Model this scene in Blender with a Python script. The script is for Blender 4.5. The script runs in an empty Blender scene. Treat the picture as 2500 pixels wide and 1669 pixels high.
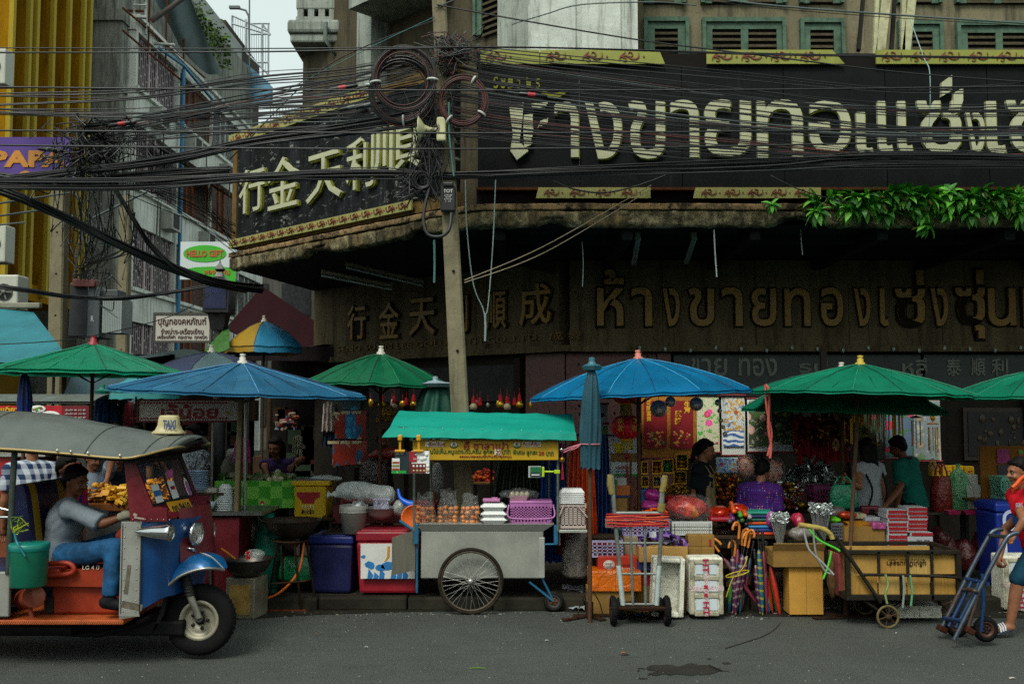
# Street corner: order = camera, sky, sun, exposure; structure; cables; people; vehicles; stalls
import bpy,bmesh,math,random
from mathutils import Vector,Matrix,noise
from math import sin,cos,pi,radians,atan
random.seed(7)
SC=bpy.context.scene
COL=SC.collection
F,CAMH=2430.0,2.0
PITCH=atan((995-834.5)/F)
cd=bpy.data.cameras.new('camera');cam=bpy.data.objects.new('camera',cd);COL.objects.link(cam)
cd.sensor_width=36;cd.lens=36*F/2500;cd.clip_start=.05;cd.clip_end=500
cam.location=(0,0,CAMH);cam.rotation_euler=(pi/2+PITCH,0,0)
SC.camera=cam
SUN_EL,SUN_AZ=radians(52),radians(203)
wd=bpy.data.worlds.new('World');SC.world=wd;wd.use_nodes=True
nt=wd.node_tree;bg=nt.nodes['Background']
sky=nt.nodes.new('ShaderNodeTexSky');sky.sky_type='NISHITA';sky.sun_disc=False
sky.sun_elevation=SUN_EL;sky.sun_rotation=SUN_AZ;sky.dust_density=6;sky.air_density=1.2;sky.ozone_density=1
hs=nt.nodes.new('ShaderNodeHueSaturation');hs.inputs['Saturation'].default_value=.22;hs.inputs['Value'].default_value=1.0
nt.links.new(sky.outputs[0],hs.inputs['Color'])
oc=nt.nodes.new('ShaderNodeMix');oc.data_type='RGBA';oc.inputs[0].default_value=.6
oc.inputs[7].default_value=(4.15,5.05,4.7,1);nt.links.new(hs.outputs[0],oc.inputs[6]);nt.links.new(oc.outputs[2],bg.inputs['Color'])
bg.inputs['Strength'].default_value=.13
sd=bpy.data.lights.new('sun','SUN');sd.energy=1.5;sd.angle=radians(20);sd.color=(1,.99,.86)
sun=bpy.data.objects.new('sun',sd);COL.objects.link(sun)
sun.location=(0,-5,40)
_d=Vector((sin(SUN_AZ)*cos(SUN_EL),cos(SUN_AZ)*cos(SUN_EL),sin(SUN_EL)))
sun.rotation_euler=(-_d).to_track_quat('-Z','Y').to_euler()
SC.view_settings.view_transform='Standard';SC.view_settings.look='None'
SC.view_settings.exposure=.64;SC.view_settings.gamma=1
SC.render.engine='CYCLES';SC.cycles.use_denoising=False
SC.cycles.max_bounces=6;SC.cycles.transparent_max_bounces=16;SC.cycles.glossy_bounces=3;SC.cycles.transmission_bounces=4
SC.cycles.caustics_reflective=False;SC.cycles.caustics_refractive=False
def ray(px,py):
 u=(px-1250)/F;v=(834.5-py)/F
 return Vector((u,cos(PITCH)-v*sin(PITCH),sin(PITCH)+v*cos(PITCH)))
def P(px,py,Y):
 d=ray(px,py);return Vector((0,0,CAMH))+d*(Y/d.y)
def G(px,py,z=0):
 d=ray(px,py);return Vector((0,0,CAMH))+d*((z-CAMH)/d.z)
def PV(px,py,A,B):
 d=ray(px,py);n=Vector((-(B[1]-A[1]),B[0]-A[0],0));a=Vector((A[0],A[1],0))
 return Vector((0,0,CAMH))+d*(n.dot(a)/n.dot(d))
def X(px,Y):return P(px,834,Y).x
def Z(py,Y):return P(1250,py,Y).z
def S(n,Y):return n*Y/F
V=Vector
_M={}
GAIN=1.0
def lin(c):
 if isinstance(c,str):c=[int(c[i:i+2],16)for i in(0,2,4)]
 return tuple(min(.82,GAIN*(x/255/12.92 if x<=10 else((x/255+.055)/1.055)**2.4))for x in c)+(1,)
class NT:
 def __init__(s,name):
  s.m=bpy.data.materials.new(name);s.m.use_nodes=True;s.t=s.m.node_tree
  s.b=s.t.nodes['Principled BSDF'];s.tc=None
 def n(s,typ,ins=None,**kw):
  o=s.t.nodes.new('ShaderNode'+typ)
  for k,v in kw.items():setattr(o,k,v)
  for k,v in(ins or{}).items():s.set(o.inputs[k],v)
  return o
 def set(s,sock,v):
  if isinstance(v,bpy.types.NodeSocket):s.t.links.new(v,sock)
  else:sock.default_value=v
 def co(s,kind='Object',scale=None,rot=None,loc=None):
  if not s.tc:s.tc=s.n('TexCoord')
  o=s.tc.outputs[kind]
  if scale is not None or rot is not None or loc is not None:
   sc=scale if scale is not None else 1
   if not hasattr(sc,'__len__'):sc=(sc,)*3
   o=s.n('Mapping',{'Vector':o,'Scale':sc,'Rotation':rot or(0,0,0),'Location':loc or(0,0,0)}).outputs[0]
  return o
 def noise(s,scale=5,detail=4,rough=.6,vec=None,dist=0):
  return s.n('TexNoise',{'Vector':vec if vec is not None else s.co(),'Scale':scale,'Detail':detail,'Roughness':rough,'Distortion':dist}).outputs['Fac']
 def ramp(s,fac,stops,interp='LINEAR'):
  r=s.n('ValToRGB',{'Fac':fac});r.color_ramp.interpolation=interp;e=r.color_ramp.elements
  while len(e)>1:e.remove(e[-1])
  e[0].position,e[0].color=stops[0][0],stops[0][1]
  for p,c in stops[1:]:
   x=e.new(p);x.color=c
  return r.outputs[0]
 def mix(s,fac,a,b,mode='MIX'):
  o=s.n('Mix',data_type='RGBA',blend_type=mode);s.set(o.inputs[0],fac);s.set(o.inputs[6],a);s.set(o.inputs[7],b);return o.outputs[2]
 def math(s,op,a,b=0.0):
  o=s.n('Math',operation=op);s.set(o.inputs[0],a);s.set(o.inputs[1],b);return o.outputs[0]
 def bump(s,h,strength=.3,dist=.01):
  s.set(s.b.inputs['Normal'],s.n('Bump',{'Height':h,'Strength':strength,'Distance':dist}).outputs[0])
 def out(s,col=None,rough=None,metal=None,spec=None):
  if col is not None:s.set(s.b.inputs['Base Color'],col)
  if rough is not None:s.set(s.b.inputs['Roughness'],rough)
  if metal is not None:s.set(s.b.inputs['Metallic'],metal)
  if spec is not None:s.set(s.b.inputs['Specular IOR Level'],spec)
  return s.m
BW0,BW1=(0,0,0,1),(1,1,1,1)
def mul(c,k):return tuple(min(1,x*k)for x in c[:3])+(1,)
def M(c,rough=.6,metal=0,var=.25,scale=6,dirt=0,dirtc='1c1a14',bump=0,bscale=40,spec=.4,stretch=None):
 """everyday surface: colour with mottling, optional grime in patches, optional fine relief"""
 key=(GAIN,str(c),rough,metal,var,scale,dirt,dirtc,bump,bscale,spec,stretch)
 if key in _M:return _M[key]
 spec=spec*.35 if rough>=.65 and spec==.4 else spec
 n=NT('mat_%d'%len(_M));col=lin(c)if not isinstance(c,tuple)else c
 vec=n.co(scale=stretch)if stretch else n.co()
 f=n.noise(scale,5,.65,vec)
 cc=n.ramp(f,[(.3,mul(col,1-var)),(.7,mul(col,1+var*.7))])
 if dirt:
  d=n.ramp(n.noise(scale*.45,6,.7,vec,.4),[(.62-dirt*.25,BW0),(.78-dirt*.15,BW1)])
  cc=n.mix(n.math('MULTIPLY',d,min(1,dirt+.15)),cc,lin(dirtc))
 if bump:n.bump(n.noise(bscale,4,.6),bump)
 r=n.ramp(f,[(.3,(max(0,rough-.12),)*3+(1,)),(.75,(min(1,rough+.12),)*3+(1,))])
 _M[key]=n.out(cc,r,metal,spec);return _M[key]
def film(c='ffffff',alpha=.22,rough=.12):
 """thin clear plastic: mostly see-through with crinkled gloss"""
 key=('film',c,alpha,rough)
 if key in _M:return _M[key]
 n=NT('film_%d'%len(_M));n.out(lin(c),rough,0,.8)
 n.bump(n.noise(22,3,.6,None,1.2),.8,.03)
 n.set(n.b.inputs['Alpha'],n.ramp(n.noise(30,4,.7,None,1.5),[(.4,(alpha*.25,)*3+(1,)),(.75,(min(1,alpha*2.2),)*3+(1,))]))
 _M[key]=n.m;return n.m
class MB:
 def __init__(s):s.v,s.f,s.mi,s.sm=[],[],[],[]
 def add(s,vs,fs,mat=0,smooth=False):
  o=len(s.v);s.v+=[Vector(v)for v in vs]
  for f in fs:s.f.append(tuple(i+o for i in f));s.mi.append(mat);s.sm.append(smooth)
  return s
 def box(s,c,d,rot=None,mat=0,bev=0):
  c=Vector(c);hx,hy,hz=d[0]/2,d[1]/2,d[2]/2
  if bev:
   bm=bmesh.new();bmesh.ops.create_cube(bm,size=1)
   for v in bm.verts:v.co=Vector((v.co.x*d[0],v.co.y*d[1],v.co.z*d[2]))
   bmesh.ops.bevel(bm,geom=bm.edges[:],offset=min(bev,min(d)*.45),segments=2,affect='EDGES',profile=.5)
   bm.verts.index_update();vs=[v.co.copy()for v in bm.verts];fs=[[v.index for v in f.verts]for f in bm.faces];bm.free()
  else:
   vs=[Vector((x,y,z))for x in(-hx,hx)for y in(-hy,hy)for z in(-hz,hz)]
   fs=[(0,1,3,2),(4,6,7,5),(0,4,5,1),(2,3,7,6),(0,2,6,4),(1,5,7,3)]
  if rot is not None:vs=[rot@v for v in vs]
  return s.add([c+v for v in vs],fs,mat)
 def bb(s,x0,x1,y0,y1,z0,z1,mat=0,bev=0):
  return s.box(((x0+x1)/2,(y0+y1)/2,(z0+z1)/2),(abs(x1-x0),abs(y1-y0),abs(z1-z0)),None,mat,bev)
 def tube(s,pts,r,n=8,mat=0,smooth=True,caps=True,closed=False):
  pts=[Vector(p)for p in pts];k=len(pts);rr=r if hasattr(r,'__len__')else[r]*k
  vs,fs=[],[];up=None
  for i in range(k):
   a=pts[i-1]if(i>0 or closed)else pts[i];b=pts[(i+1)%k]if(i<k-1 or closed)else pts[i]
   t=(b-a);t=t.normalized()if t.length>1e-9 else Vector((0,0,1))
   if up is None:up=t.orthogonal().normalized()
   up=(up-t*up.dot(t));up=up.normalized()if up.length>1e-6 else t.orthogonal().normalized()
   w=t.cross(up)
   for j in range(n):
    q=2*pi*j/n;vs.append(pts[i]+(up*cos(q)+w*sin(q))*rr[i])
  for i in range(k if closed else k-1):
   for j in range(n):
    a,b=i*n+j,i*n+(j+1)%n;c,d=((i+1)%k)*n+(j+1)%n,((i+1)%k)*n+j
    fs.append((a,b,c,d))
  s.add(vs,fs,mat,smooth)
  if caps and not closed:s.add(vs[:n],[tuple(range(n))[::-1]],mat);s.add(vs[-n:],[tuple(range(n))],mat)
  return s
 def lathe(s,prof,c=(0,0,0),n=24,mat=0,rot=None,smooth=True,scale=(1,1,1),a0=0,a1=2*pi):
  c=Vector(c);vs,fs=[],[];full=abs(a1-a0-2*pi)<1e-6;cols=n if full else n+1
  for(r,z)in prof:
   for j in range(cols):
    q=a0+(a1-a0)*j/n;p=Vector((r*cos(q)*scale[0],r*sin(q)*scale[1],z*scale[2]))
    vs.append(c+(rot@p if rot is not None else p))
  for i in range(len(prof)-1):
   for j in range(n):
    j2=(j+1)%cols;fs.append((i*cols+j,i*cols+j2,(i+1)*cols+j2,(i+1)*cols+j))
  return s.add(vs,fs,mat,smooth)
 def ell(s,c,r,n=12,mat=0,rot=None,smooth=True):
  if not hasattr(r,'__len__'):r=(r,r,r)
  m=max(4,n//2);pr=[(max(.0001,sin(pi*i/m)),-cos(pi*i/m))for i in range(m+1)]
  return s.lathe(pr,c,n,mat,rot,smooth,r)
 def grid(s,fn,nu,nv,mat=0,smooth=True):
  vs=[fn(i/nu,j/nv)for j in range(nv+1)for i in range(nu+1)]
  fs=[(j*(nu+1)+i,j*(nu+1)+i+1,(j+1)*(nu+1)+i+1,(j+1)*(nu+1)+i)for j in range(nv)for i in range(nu)]
  return s.add(vs,fs,mat,smooth)
 def quad(s,a,b,c,d,mat=0):return s.add([a,b,c,d],[(0,1,2,3)],mat)
 def prism(s,poly,O,U,W,t,mat=0,smooth=False):
  """flat outline (u,w) on the frame O,U,W, thickened by t along U x W"""
  O,U,W=Vector(O),Vector(U),Vector(W);N=U.cross(W).normalized()*t;k=len(poly)
  a=[O+U*p[0]+W*p[1]for p in poly];b=[p+N for p in a]
  s.add(a+b,[tuple(range(k))[::-1],tuple(range(k,2*k))],mat)
  s.add(a+b,[(i,(i+1)%k,k+(i+1)%k,k+i)for i in range(k)],mat,smooth);return s
 def stroke(s,pts,w,O,U,W,t,mat=0,sub=4):
  pts=cr([(p[0],p[1],0)for p in pts],sub);k=len(pts)
  ws=[interp(w,i/(k-1))for i in range(k)];L,R=[],[]
  for i,p in enumerate(pts):
   d=(pts[min(i+1,k-1)]-pts[max(i-1,0)]);d=d.normalized()if d.length else Vector((1,0,0))
   nn=Vector((-d.y,d.x,0))*ws[i]/2;L.append(p+nn);R.append(p-nn)
  O,U,W=Vector(O),Vector(U),Vector(W);N=U.cross(W).normalized()*t
  f=lambda p:O+U*p.x+W*p.y
  vs=[]
  for a,b in zip(L,R):vs+=[f(a),f(b),f(a)+N,f(b)+N]
  fs=[]
  for i in range(k-1):
   a=i*4;b=a+4
   fs+=[(a+2,a+3,b+3,b+2),(a,a+2,b+2,b),(a+1,b+1,b+3,a+3),(a,b,b+1,a+1)]
  fs+=[(0,1,3,2),(4*k-4,4*k-2,4*k-1,4*k-3)]
  return s.add(vs,fs,mat)
 def text(s,body,O,U,W,size=None,box=None,depth=.01,mat=0,bold=0,align='c',res=2):
  """lettering on the frame O (anchor), U (along), W (up); box=(w,h) stretches it to fit"""
  vs,fs=text_mesh(body,bold,res)
  if not vs:return s
  x0=min(v[0]for v in vs);x1=max(v[0]for v in vs);y0=min(v[1]for v in vs);y1=max(v[1]for v in vs)
  O,U,W=Vector(O),Vector(U),Vector(W);N=U.cross(W).normalized()
  if box:sx,sy=box[0]/max(x1-x0,1e-6),(box[1]/max(y1-y0,1e-6)if box[1]else box[0]/max(x1-x0,1e-6))
  else:sx=sy=size
  ax={'c':(x0+x1)/2,'l':x0,'r':x1}[align];ay=(y0+y1)/2 if box else 0
  zs=max(v[2]for v in vs)or 1
  return s.add([O+U*(v[0]-ax)*sx+W*(v[1]-ay)*sy+N*((v[2]/zs+1)/2*depth)for v in vs],fs,mat)
 def rough(s,amp,scale=8,seed=0):
  for v in s.v:
   d=noise.noise_vector(v*scale+Vector((seed,seed*2,0)));v+=d*amp
  return s
 def build(s,name,mats,parent=None,label=None,cat=None,group=None,kind=None,local=False):
  me=bpy.data.meshes.new(name);vs=s.v
  if parent is not None and not local:
   inv=WM[parent.name].inverted();vs=[inv@v for v in vs]
  o0=Vector((0,0,0))
  if parent is None and not local and vs:
   xs=[v.x for v in vs];ys=[v.y for v in vs]
   o0=Vector(((min(xs)+max(xs))/2,(min(ys)+max(ys))/2,min(v.z for v in vs)));vs=[v-o0 for v in vs]
  me.from_pydata([tuple(v)for v in vs],[],s.f)
  if not isinstance(mats,(list,tuple)):mats=[mats]
  for m in mats:me.materials.append(m)
  me.polygons.foreach_set('material_index',s.mi);me.polygons.foreach_set('use_smooth',s.sm)
  me.validate(clean_customdata=False);me.update()
  o=bpy.data.objects.new(name,me);COL.objects.link(o);o.location=o0
  if parent is not None:
   o.parent=parent;WM[o.name]=WM[parent.name].copy()
  else:WM[o.name]=Matrix.Translation(o0)
  return tag(o,label,cat,group,kind)
WM={}
def tag(o,label=None,cat=None,group=None,kind=None):
 for k,v in(('label',label),('category',cat),('group',group),('kind',kind)):
  if v:o[k]=v
 return o
def thing(name,label,cat,loc=(0,0,0),group=None,rotz=0):
 o=bpy.data.objects.new(name,None);COL.objects.link(o);o.location=loc;o.rotation_euler=(0,0,rotz);o.empty_display_size=.1
 WM[o.name]=Matrix.Translation(Vector(loc))@Matrix.Rotation(rotz,4,'Z')
 return tag(o,label,cat,group)
def kids(o):return[c for c in bpy.data.objects if c.parent==o]
def dup(o,loc=None,rotz=None,label=None,group=None,parent=None,scale=None,rot=None):
 c=o.copy();COL.objects.link(c)
 if parent is not None:c.parent=parent
 if loc is not None:c.location=loc
 if rotz is not None:c.rotation_euler=(0,0,rotz)
 if rot is not None:c.rotation_euler=rot
 if scale is not None:c.scale=scale if hasattr(scale,'__len__')else(scale,)*3
 if label:c['label']=label
 if group:c['group']=group
 for k in KIDS.get(o.data.name if o.data else o.name,None)or kids(o):dup(k,parent=c)
 return c
KIDS={}
def cr(pts,sub=6,closed=False):
 """Catmull-Rom through the points"""
 p=[Vector(q)for q in pts];out=[];k=len(p)
 if k<3 and not closed:return[p[0].lerp(p[-1],i/sub)for i in range(sub+1)]
 g=(lambda i:p[i%k])if closed else(lambda i:p[max(0,min(k-1,i))])
 for i in range(k if closed else k-1):
  a,b,c,d=g(i-1),g(i),g(i+1),g(i+2)
  for j in range(sub):
   t=j/sub;out.append(.5*((2*b)+(c-a)*t+(2*a-5*b+4*c-d)*t*t+(3*b-a-3*c+d)*t**3))
 if not closed:out.append(p[-1])
 return out
def interp(w,t):
 if not hasattr(w,'__len__'):return w
 x=t*(len(w)-1);i=min(int(x),len(w)-2);return w[i]+(w[i+1]-w[i])*(x-i)
_TX={}
def text_mesh(body,bold=0,res=2):
 k=(body,bold,res)
 if k not in _TX:
  c=bpy.data.curves.new('t','FONT');c.body=body;c.size=1;c.extrude=.05;c.resolution_u=res;c.offset=bold
  o=bpy.data.objects.new('t',c);COL.objects.link(o)
  me=bpy.data.meshes.new_from_object(o.evaluated_get(bpy.context.evaluated_depsgraph_get()))
  _TX[k]=([tuple(v.co)for v in me.vertices],[tuple(f.vertices)for f in me.polygons])
  bpy.data.objects.remove(o);bpy.data.curves.remove(c);bpy.data.meshes.remove(me)
 return _TX[k]
def Rz(a):return Matrix.Rotation(a,3,'Z')
def Rx(a):return Matrix.Rotation(a,3,'X')
def Ry(a):return Matrix.Rotation(a,3,'Y')
def R(a,b):return random.uniform(a,b)
UX,UZ=Vector((1,0,0)),Vector((0,0,1))
BLACKP=M('141414',.45,0,.2);RUSTY=M('33261c',.75,.4,.4,14,.5,'4a2412');STEEL=M('7c7d78',.38,.9,.2,9,.3)
DARKM=M('1e1e1c',.6,.5,.3,12,.4,'3a2a1c');WHITEP=M('cfd2cf',.45,0,.06,5);CARD=M('9c7a44',.85,0,.14,9,0,bump=.12,bscale=60)
CARD2=M('7f6132',.88,0,.18,9,.15,bump=.12,bscale=60);CHROME=M('b9bcbc',.1,1,.05,4)
def mat_asphalt():
 n=NT('asphalt');a=n.noise(2.2,5,.6);g=n.noise(110,4,.8);b=n.noise(.55,4,.55)
 c=n.ramp(a,[(.3,(.036,.042,.037,1)),(.7,(.06,.068,.06,1))])
 c=n.mix(.6,c,n.ramp(g,[(.34,(.006,.007,.006,1)),(.5,(.045,.052,.046,1)),(.7,(.24,.25,.23,1))]));c=n.mix(n.ramp(n.noise(6,6,.75,n.co(scale=(.25,1.6,1))),[(.52,BW0),(.7,(.45,)*3+(1,))]),c,(.026,.029,.027,1))
 c=n.mix(n.ramp(b,[(.5,BW0),(.72,(.5,.5,.5,1))]),c,(.03,.03,.028,1))
 n.bump(g,.8,.012);return n.out(c,n.ramp(a,[(.3,(.62,)*3+(1,)),(.7,(.9,)*3+(1,))]),0,.3)
KY=10.0
m=MB()
m.grid(lambda u,v:V((-60+120*u,-25+(KY+.02+25)*v,0)),24,12);m.build('road',mat_asphalt(),kind='structure')
m=MB();m.grid(lambda u,v:V((-60+120*u,KY+150*v,-.004)),8,8);m.build('ground',M('35362f',.9,0,.3,2),kind='structure')
PAVE=M('34312a',.8,0,.35,3,.45,'17150f',.3,30)
m=MB();m.bb(-4.9,12,KY+.16,30,0.0,.12)
m.build('pavement',PAVE,kind='structure')
m=MB()
x=-5.3
while x<12:
 w=R(.8,1.0);m.box((x+w/2,KY+.08,.06+R(-.006,.006)),(w-.012,.16,.135),Rz(R(-.006,.006)),0,.02);x+=w
m.build('kerb',M('2a2820',.85,0,.4,4,.6,'15130e',.35,25),kind='structure')
m=MB()
def stain(name,pts,mt,z,label):
 mm=MB();mm.add([G(x,y,z)for x,y in pts],[tuple(range(len(pts)))]);return mm.build(name,mt,label=label,cat='stain',kind='structure')
def blot(cx,cy,rx,ry,seed,n=200,amp=.5):
 return[(cx+rx*cos(2*pi*i/n)*(1+amp*noise.noise(V((cos(2*pi*i/n)*2,sin(2*pi*i/n)*2,seed)))+.3*noise.noise(V((cos(2*pi*i/n)*14,sin(2*pi*i/n)*14,seed)))),cy+ry*sin(2*pi*i/n)*(1+1.5*amp*noise.noise(V((cos(2*pi*i/n)*3,sin(2*pi*i/n)*3,seed+9)))))for i in range(n)]
OIL=M('1f1e19',.6,0,.3,5)
for k in range(16):stain('oil_spot',blot(1668+random.gauss(0,75),1632+random.gauss(0,14),R(3,12),R(1,2.6),k,24),OIL,.0045,None)
stain('wet_patch',blot(1668,1634,92,13,3.1),OIL,.004,None)
tr=cr([(1770,1582,0),(1815,1568,0),(1858,1554,0),(1890,1536,0),(1906,1518,0)],8)
stain('wet_trickle',[(p.x,p.y-1.6-noise.noise(p*.05))for p in tr]+[(p.x,p.y+1.2+noise.noise(p*.07))for p in reversed(tr)],OIL,.004,None)
stain('gutter_grime',[(560,1512),(760,1500),(1000,1492),(1320,1490),(1700,1502),(2200,1506),(2600,1508)]+[(2600,1486),(1300,1482),(560,1486)],M('22211b',.8,0,.5,9),.004,None)
YC,YW=11.5,14.4
C0,C1=V((-.52,YC,0)),V((-4.2,15.05,0));CU=(C1-C0).normalized();CN=V((-CU.y,CU.x,0))*1.0
if CN.y>0:CN=-CN
W0,W1=V((.83,YW,0)),V((-3.6,18.2,0));WU=(W1-W0).normalized();WN=V((CN.x,CN.y,0))
ZF0,ZF1,ZS=2.89,4.13,4.13
bld=thing('corner_building','old grimy corner shop building with concrete canopy, green shutters and gold lettering','building',(3,YW,.12))
def mat_grime(base,dark,amount=.5,streak=True,scale=1.6,rough=.85,seed=0.):
 n=NT('grime');vec=n.co(loc=(seed,seed,0));st=n.co(scale=(2.2,2.2,.22),loc=(seed,0,0))
 a=n.noise(scale,6,.7,vec);s=n.noise(3.0,6,.7,st,.3)
 c=n.ramp(a,[(.25,mul(lin(base),.7)),(.55,lin(base)),(.8,mul(lin(base),1.25))])
 f=n.ramp(s if streak else a,[(.62-amount*.35,BW0),(.82-amount*.25,BW1)])
 c=n.mix(n.math('MULTIPLY',f,.85),c,lin(dark))
 sp=n.noise(24,5,.75,vec);c=n.mix(n.ramp(sp,[(.56,BW0),(.72,(.55,)*3+(1,))]),c,lin(dark))
 n.bump(n.noise(14,6,.7),.35,.02);return n.out(c,rough,0,.1)
WALLB=mat_grime('54503f','1d1b16',.35);WALLW=mat_grime('b9bfb6','34372f',.42,True,2.2);WALLG=mat_grime('8d948b','2c2f2a',.4,True,1.8,seed=3)
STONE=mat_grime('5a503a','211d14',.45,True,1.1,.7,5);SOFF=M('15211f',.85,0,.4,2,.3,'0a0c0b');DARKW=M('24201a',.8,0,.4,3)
GRAN=M('58342f',.5,0,.45,18,.4,'140d0c');SIGNG=M('2c3634',.6,0,.35,5,.3,'0c0e0d')
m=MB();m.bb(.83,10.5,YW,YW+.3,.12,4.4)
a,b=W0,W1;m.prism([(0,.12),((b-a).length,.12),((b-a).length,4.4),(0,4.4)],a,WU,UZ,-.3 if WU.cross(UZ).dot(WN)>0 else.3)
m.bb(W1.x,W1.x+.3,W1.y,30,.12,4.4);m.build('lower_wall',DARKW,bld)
m=MB()
def slab_on(mm,A,U,N,u0,u1,z0,z1,d0,d1,mat=0):
 vs=[A+U*u+UZ*z+N*d for d in(d0,d1)for u in(u0,u1)for z in(z0,z1)]
 mm.add(vs,[(0,1,3,2),(4,6,7,5),(0,4,5,1),(2,3,7,6),(0,2,6,4),(1,5,7,3)],mat)
FN=V((0,-1,0));FA=V((.83,YW,0))
u=0
while u<9.6:slab_on(m,FA,UX,FN,u,u+1.33-.008,ZF0,ZF1-.02,-.02,.22+R(0,.006));u+=1.33
u=0
while u<5.6:slab_on(m,W0,WU,WN,u,u+1.4-.008,ZF0,ZF1-.02,-.02,.22+R(0,.006));u+=1.4
m.build('stone_fascia',STONE,bld)
m=MB();slab_on(m,FA,UX,FN,-.25,9.6,ZF0-.09,ZF0-.004,-.02,.27);slab_on(m,W0,WU,WN,-.2,5.7,ZF0-.09,ZF0-.004,-.02,.27);m.build('fascia_ledge',STONE,bld)
m=MB();slab_on(m,FA,UX,FN,-.05,1.25,.12,ZF0-.1,.01,.08);slab_on(m,W0,WU,WN,.02,.75,.12,ZF0-.1,.01,.08)
slab_on(m,FA,UX,FN,1.26,1.45,.12,ZF0-.1,.01,.12)
for k in range(22):m.box((.83+R(-.02,1.2),YW-.085,R(1.9,2.75)),(R(.01,.035),.012,R(.01,.035)),Ry(R(0,3)),1)
m.build('granite_pier',[GRAN,M('0b0908',.9)],bld)
GOLDL=M('7c5d1a',.5,.1,.35,7,.35,'2a1d0a');GOLDD=M('5d4718',.55,.1,.35,7,.5,'1d1408')
m=MB()
def glyph(mm,ch,px0,px1,py0,py1,Aa,Bb,N,d=.06,off=.0,mat=0,bold=.02,rim=None):
 U=(V((Bb[0]-Aa[0],Bb[1]-Aa[1],0))).normalized()
 if U.x<0:U=-U
 A2=V((Aa[0],Aa[1],0))+N*off;B2=V((Bb[0],Bb[1],0))+N*off
 p=PV((px0+px1)/2,(py0+py1)/2,A2,B2);l=PV(px0,(py0+py1)/2,A2,B2);r=PV(px1,(py0+py1)/2,A2,B2)
 t=PV((px0+px1)/2,py0,A2,B2);bt=PV((px0+px1)/2,py1,A2,B2)
 w,h=(r-l).length,abs(t.z-bt.z)
 if rim is not None:mm.text(ch,p-N*.004,U,UZ,box=(w*1.12,h*1.08),depth=d*.35,mat=rim,bold=bold+.03)
 mm.text(ch,p,U,UZ,box=(w,h),depth=d,mat=mat,bold=bold)
for ch,a0,a1,t,b in[('ห้',1457,1522,658,795),('า',1541,1591,702,796),('ง',1617,1658,704,796),('ข',1680,1742,704,796),('า',1761,1811,702,796),('ย',1834,1893,704,796),('ท',1914,1976,704,796),('อ',2002,2056,702,796),('ง',2083,2122,704,796),('เ',2146,2166,704,796),('ซ่',2183,2256,660,796),('ง',2270,2311,704,796),('ซุ่',2330,2402,660,826),('น',2409,2476,704,796),('ห',2494,2560,704,796)]:
 glyph(m,ch,a0,a1,t,b,(.83,YW),(5,YW),FN,.05,.235,0,.012,1)
for ch,a0,a1,t,b in[('行',853,897,745,828),('金',930,978,738,826),('天',1003,1066,728,818),('利',1100,1146,722,812),('順',1192,1240,712,802),('成',1272,1348,693,793)]:
 glyph(m,ch,a0,a1,t,b,(W0.x,W0.y),(W1.x,W1.y),WN,.05,.235,0,.01,1)
m.text('SENG SUNN LEE GOLDSMITH CO.,LTD.  成 發',PV(1090,836,W0+WN*.23,W1+WN*.23),-WU,UZ,box=(W0.x-W1.x+.9,.13),depth=.02,mat=2)
m.build('fascia_lettering',[GOLDL,M('100c07',.7),GOLDD],bld)
m=MB();slab_on(m,FA,UX,FN,1.5,5.05,2.16,2.76,.02,.09);slab_on(m,FA,UX,FN,5.1,9.4,2.16,2.76,.02,.09)
for ch,a0,a1 in[('ข',1688,1706),('าย',1712,1775),('ทอง',1803,1897),('รูป',1950,2020),('หลี',2202,2262),('泰',2310,2345),('順',2370,2405),('利',2420,2460)]:
 glyph(m,ch,a0,a1,874 if ch!='รูป' else 880,918,(.83,YW),(5,YW),FN,.012,.095,1,.015)
for i in range(16):m.ell(P(1562+i*62,849+(i%3)*3,YW-.3),(.022,.022,.034),8,2)
m.build('shop_board',[SIGNG,M('6a6e64',.7),M('8c9a90',.3)],bld)
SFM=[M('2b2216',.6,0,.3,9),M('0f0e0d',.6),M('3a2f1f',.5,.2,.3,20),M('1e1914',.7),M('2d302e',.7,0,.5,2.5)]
for x0 in(5.65,7.2):
 m=MB();slab_on(m,FA,UX,FN,x0,x0+1.4,1.25,2.0,.02,.07,0);slab_on(m,FA,UX,FN,x0+.06,x0+1.34,1.31,1.94,.072,.085,1)
 for k in range(26):m.ell((x0+.83+.2+R(0,1),YW-.09,R(1.42,1.85)),(R(.015,.06),.01,R(.015,.07)),8,2)
 m.build('carved_panel',SFM,bld)
for k in range(7):m=MB();slab_on(m,FA,UX,FN,1.5+k*1.25,1.5+k*1.25+.12,.12,2.15,.01,.12,3);m.build('door_post',SFM,bld)
for k in range(4):m=MB();slab_on(m,W0,WU,WN,.85+k*1.25,.97+k*1.25,.12,2.75,.01,.1,3);m.build('door_post',SFM,bld)
for k in range(3):m=MB();slab_on(m,W0,WU,WN,1.0+k*1.25,2.05+k*1.25,2.1,2.65,.02,.06,4);m.build('transom_panel',SFM,bld)
edge=[C1+CU*.12]+[C1.lerp(C0,t)for t in(0,.25,.5,.75,.9)]+[C0+V((.1,.02,0)),C0+V((.35,-.03,0)),C0+V((.8,-.05,0))]+[V((x,YC-.05,0))for x in(1.2,2,3.5,5,6.5,8,10.5)]
path=cr(edge,26)
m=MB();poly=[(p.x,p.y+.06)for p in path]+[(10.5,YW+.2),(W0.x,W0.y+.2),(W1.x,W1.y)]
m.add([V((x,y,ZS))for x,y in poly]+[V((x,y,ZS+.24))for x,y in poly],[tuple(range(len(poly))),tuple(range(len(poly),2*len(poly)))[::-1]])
m.build('canopy_slab',SOFF,bld)
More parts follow.
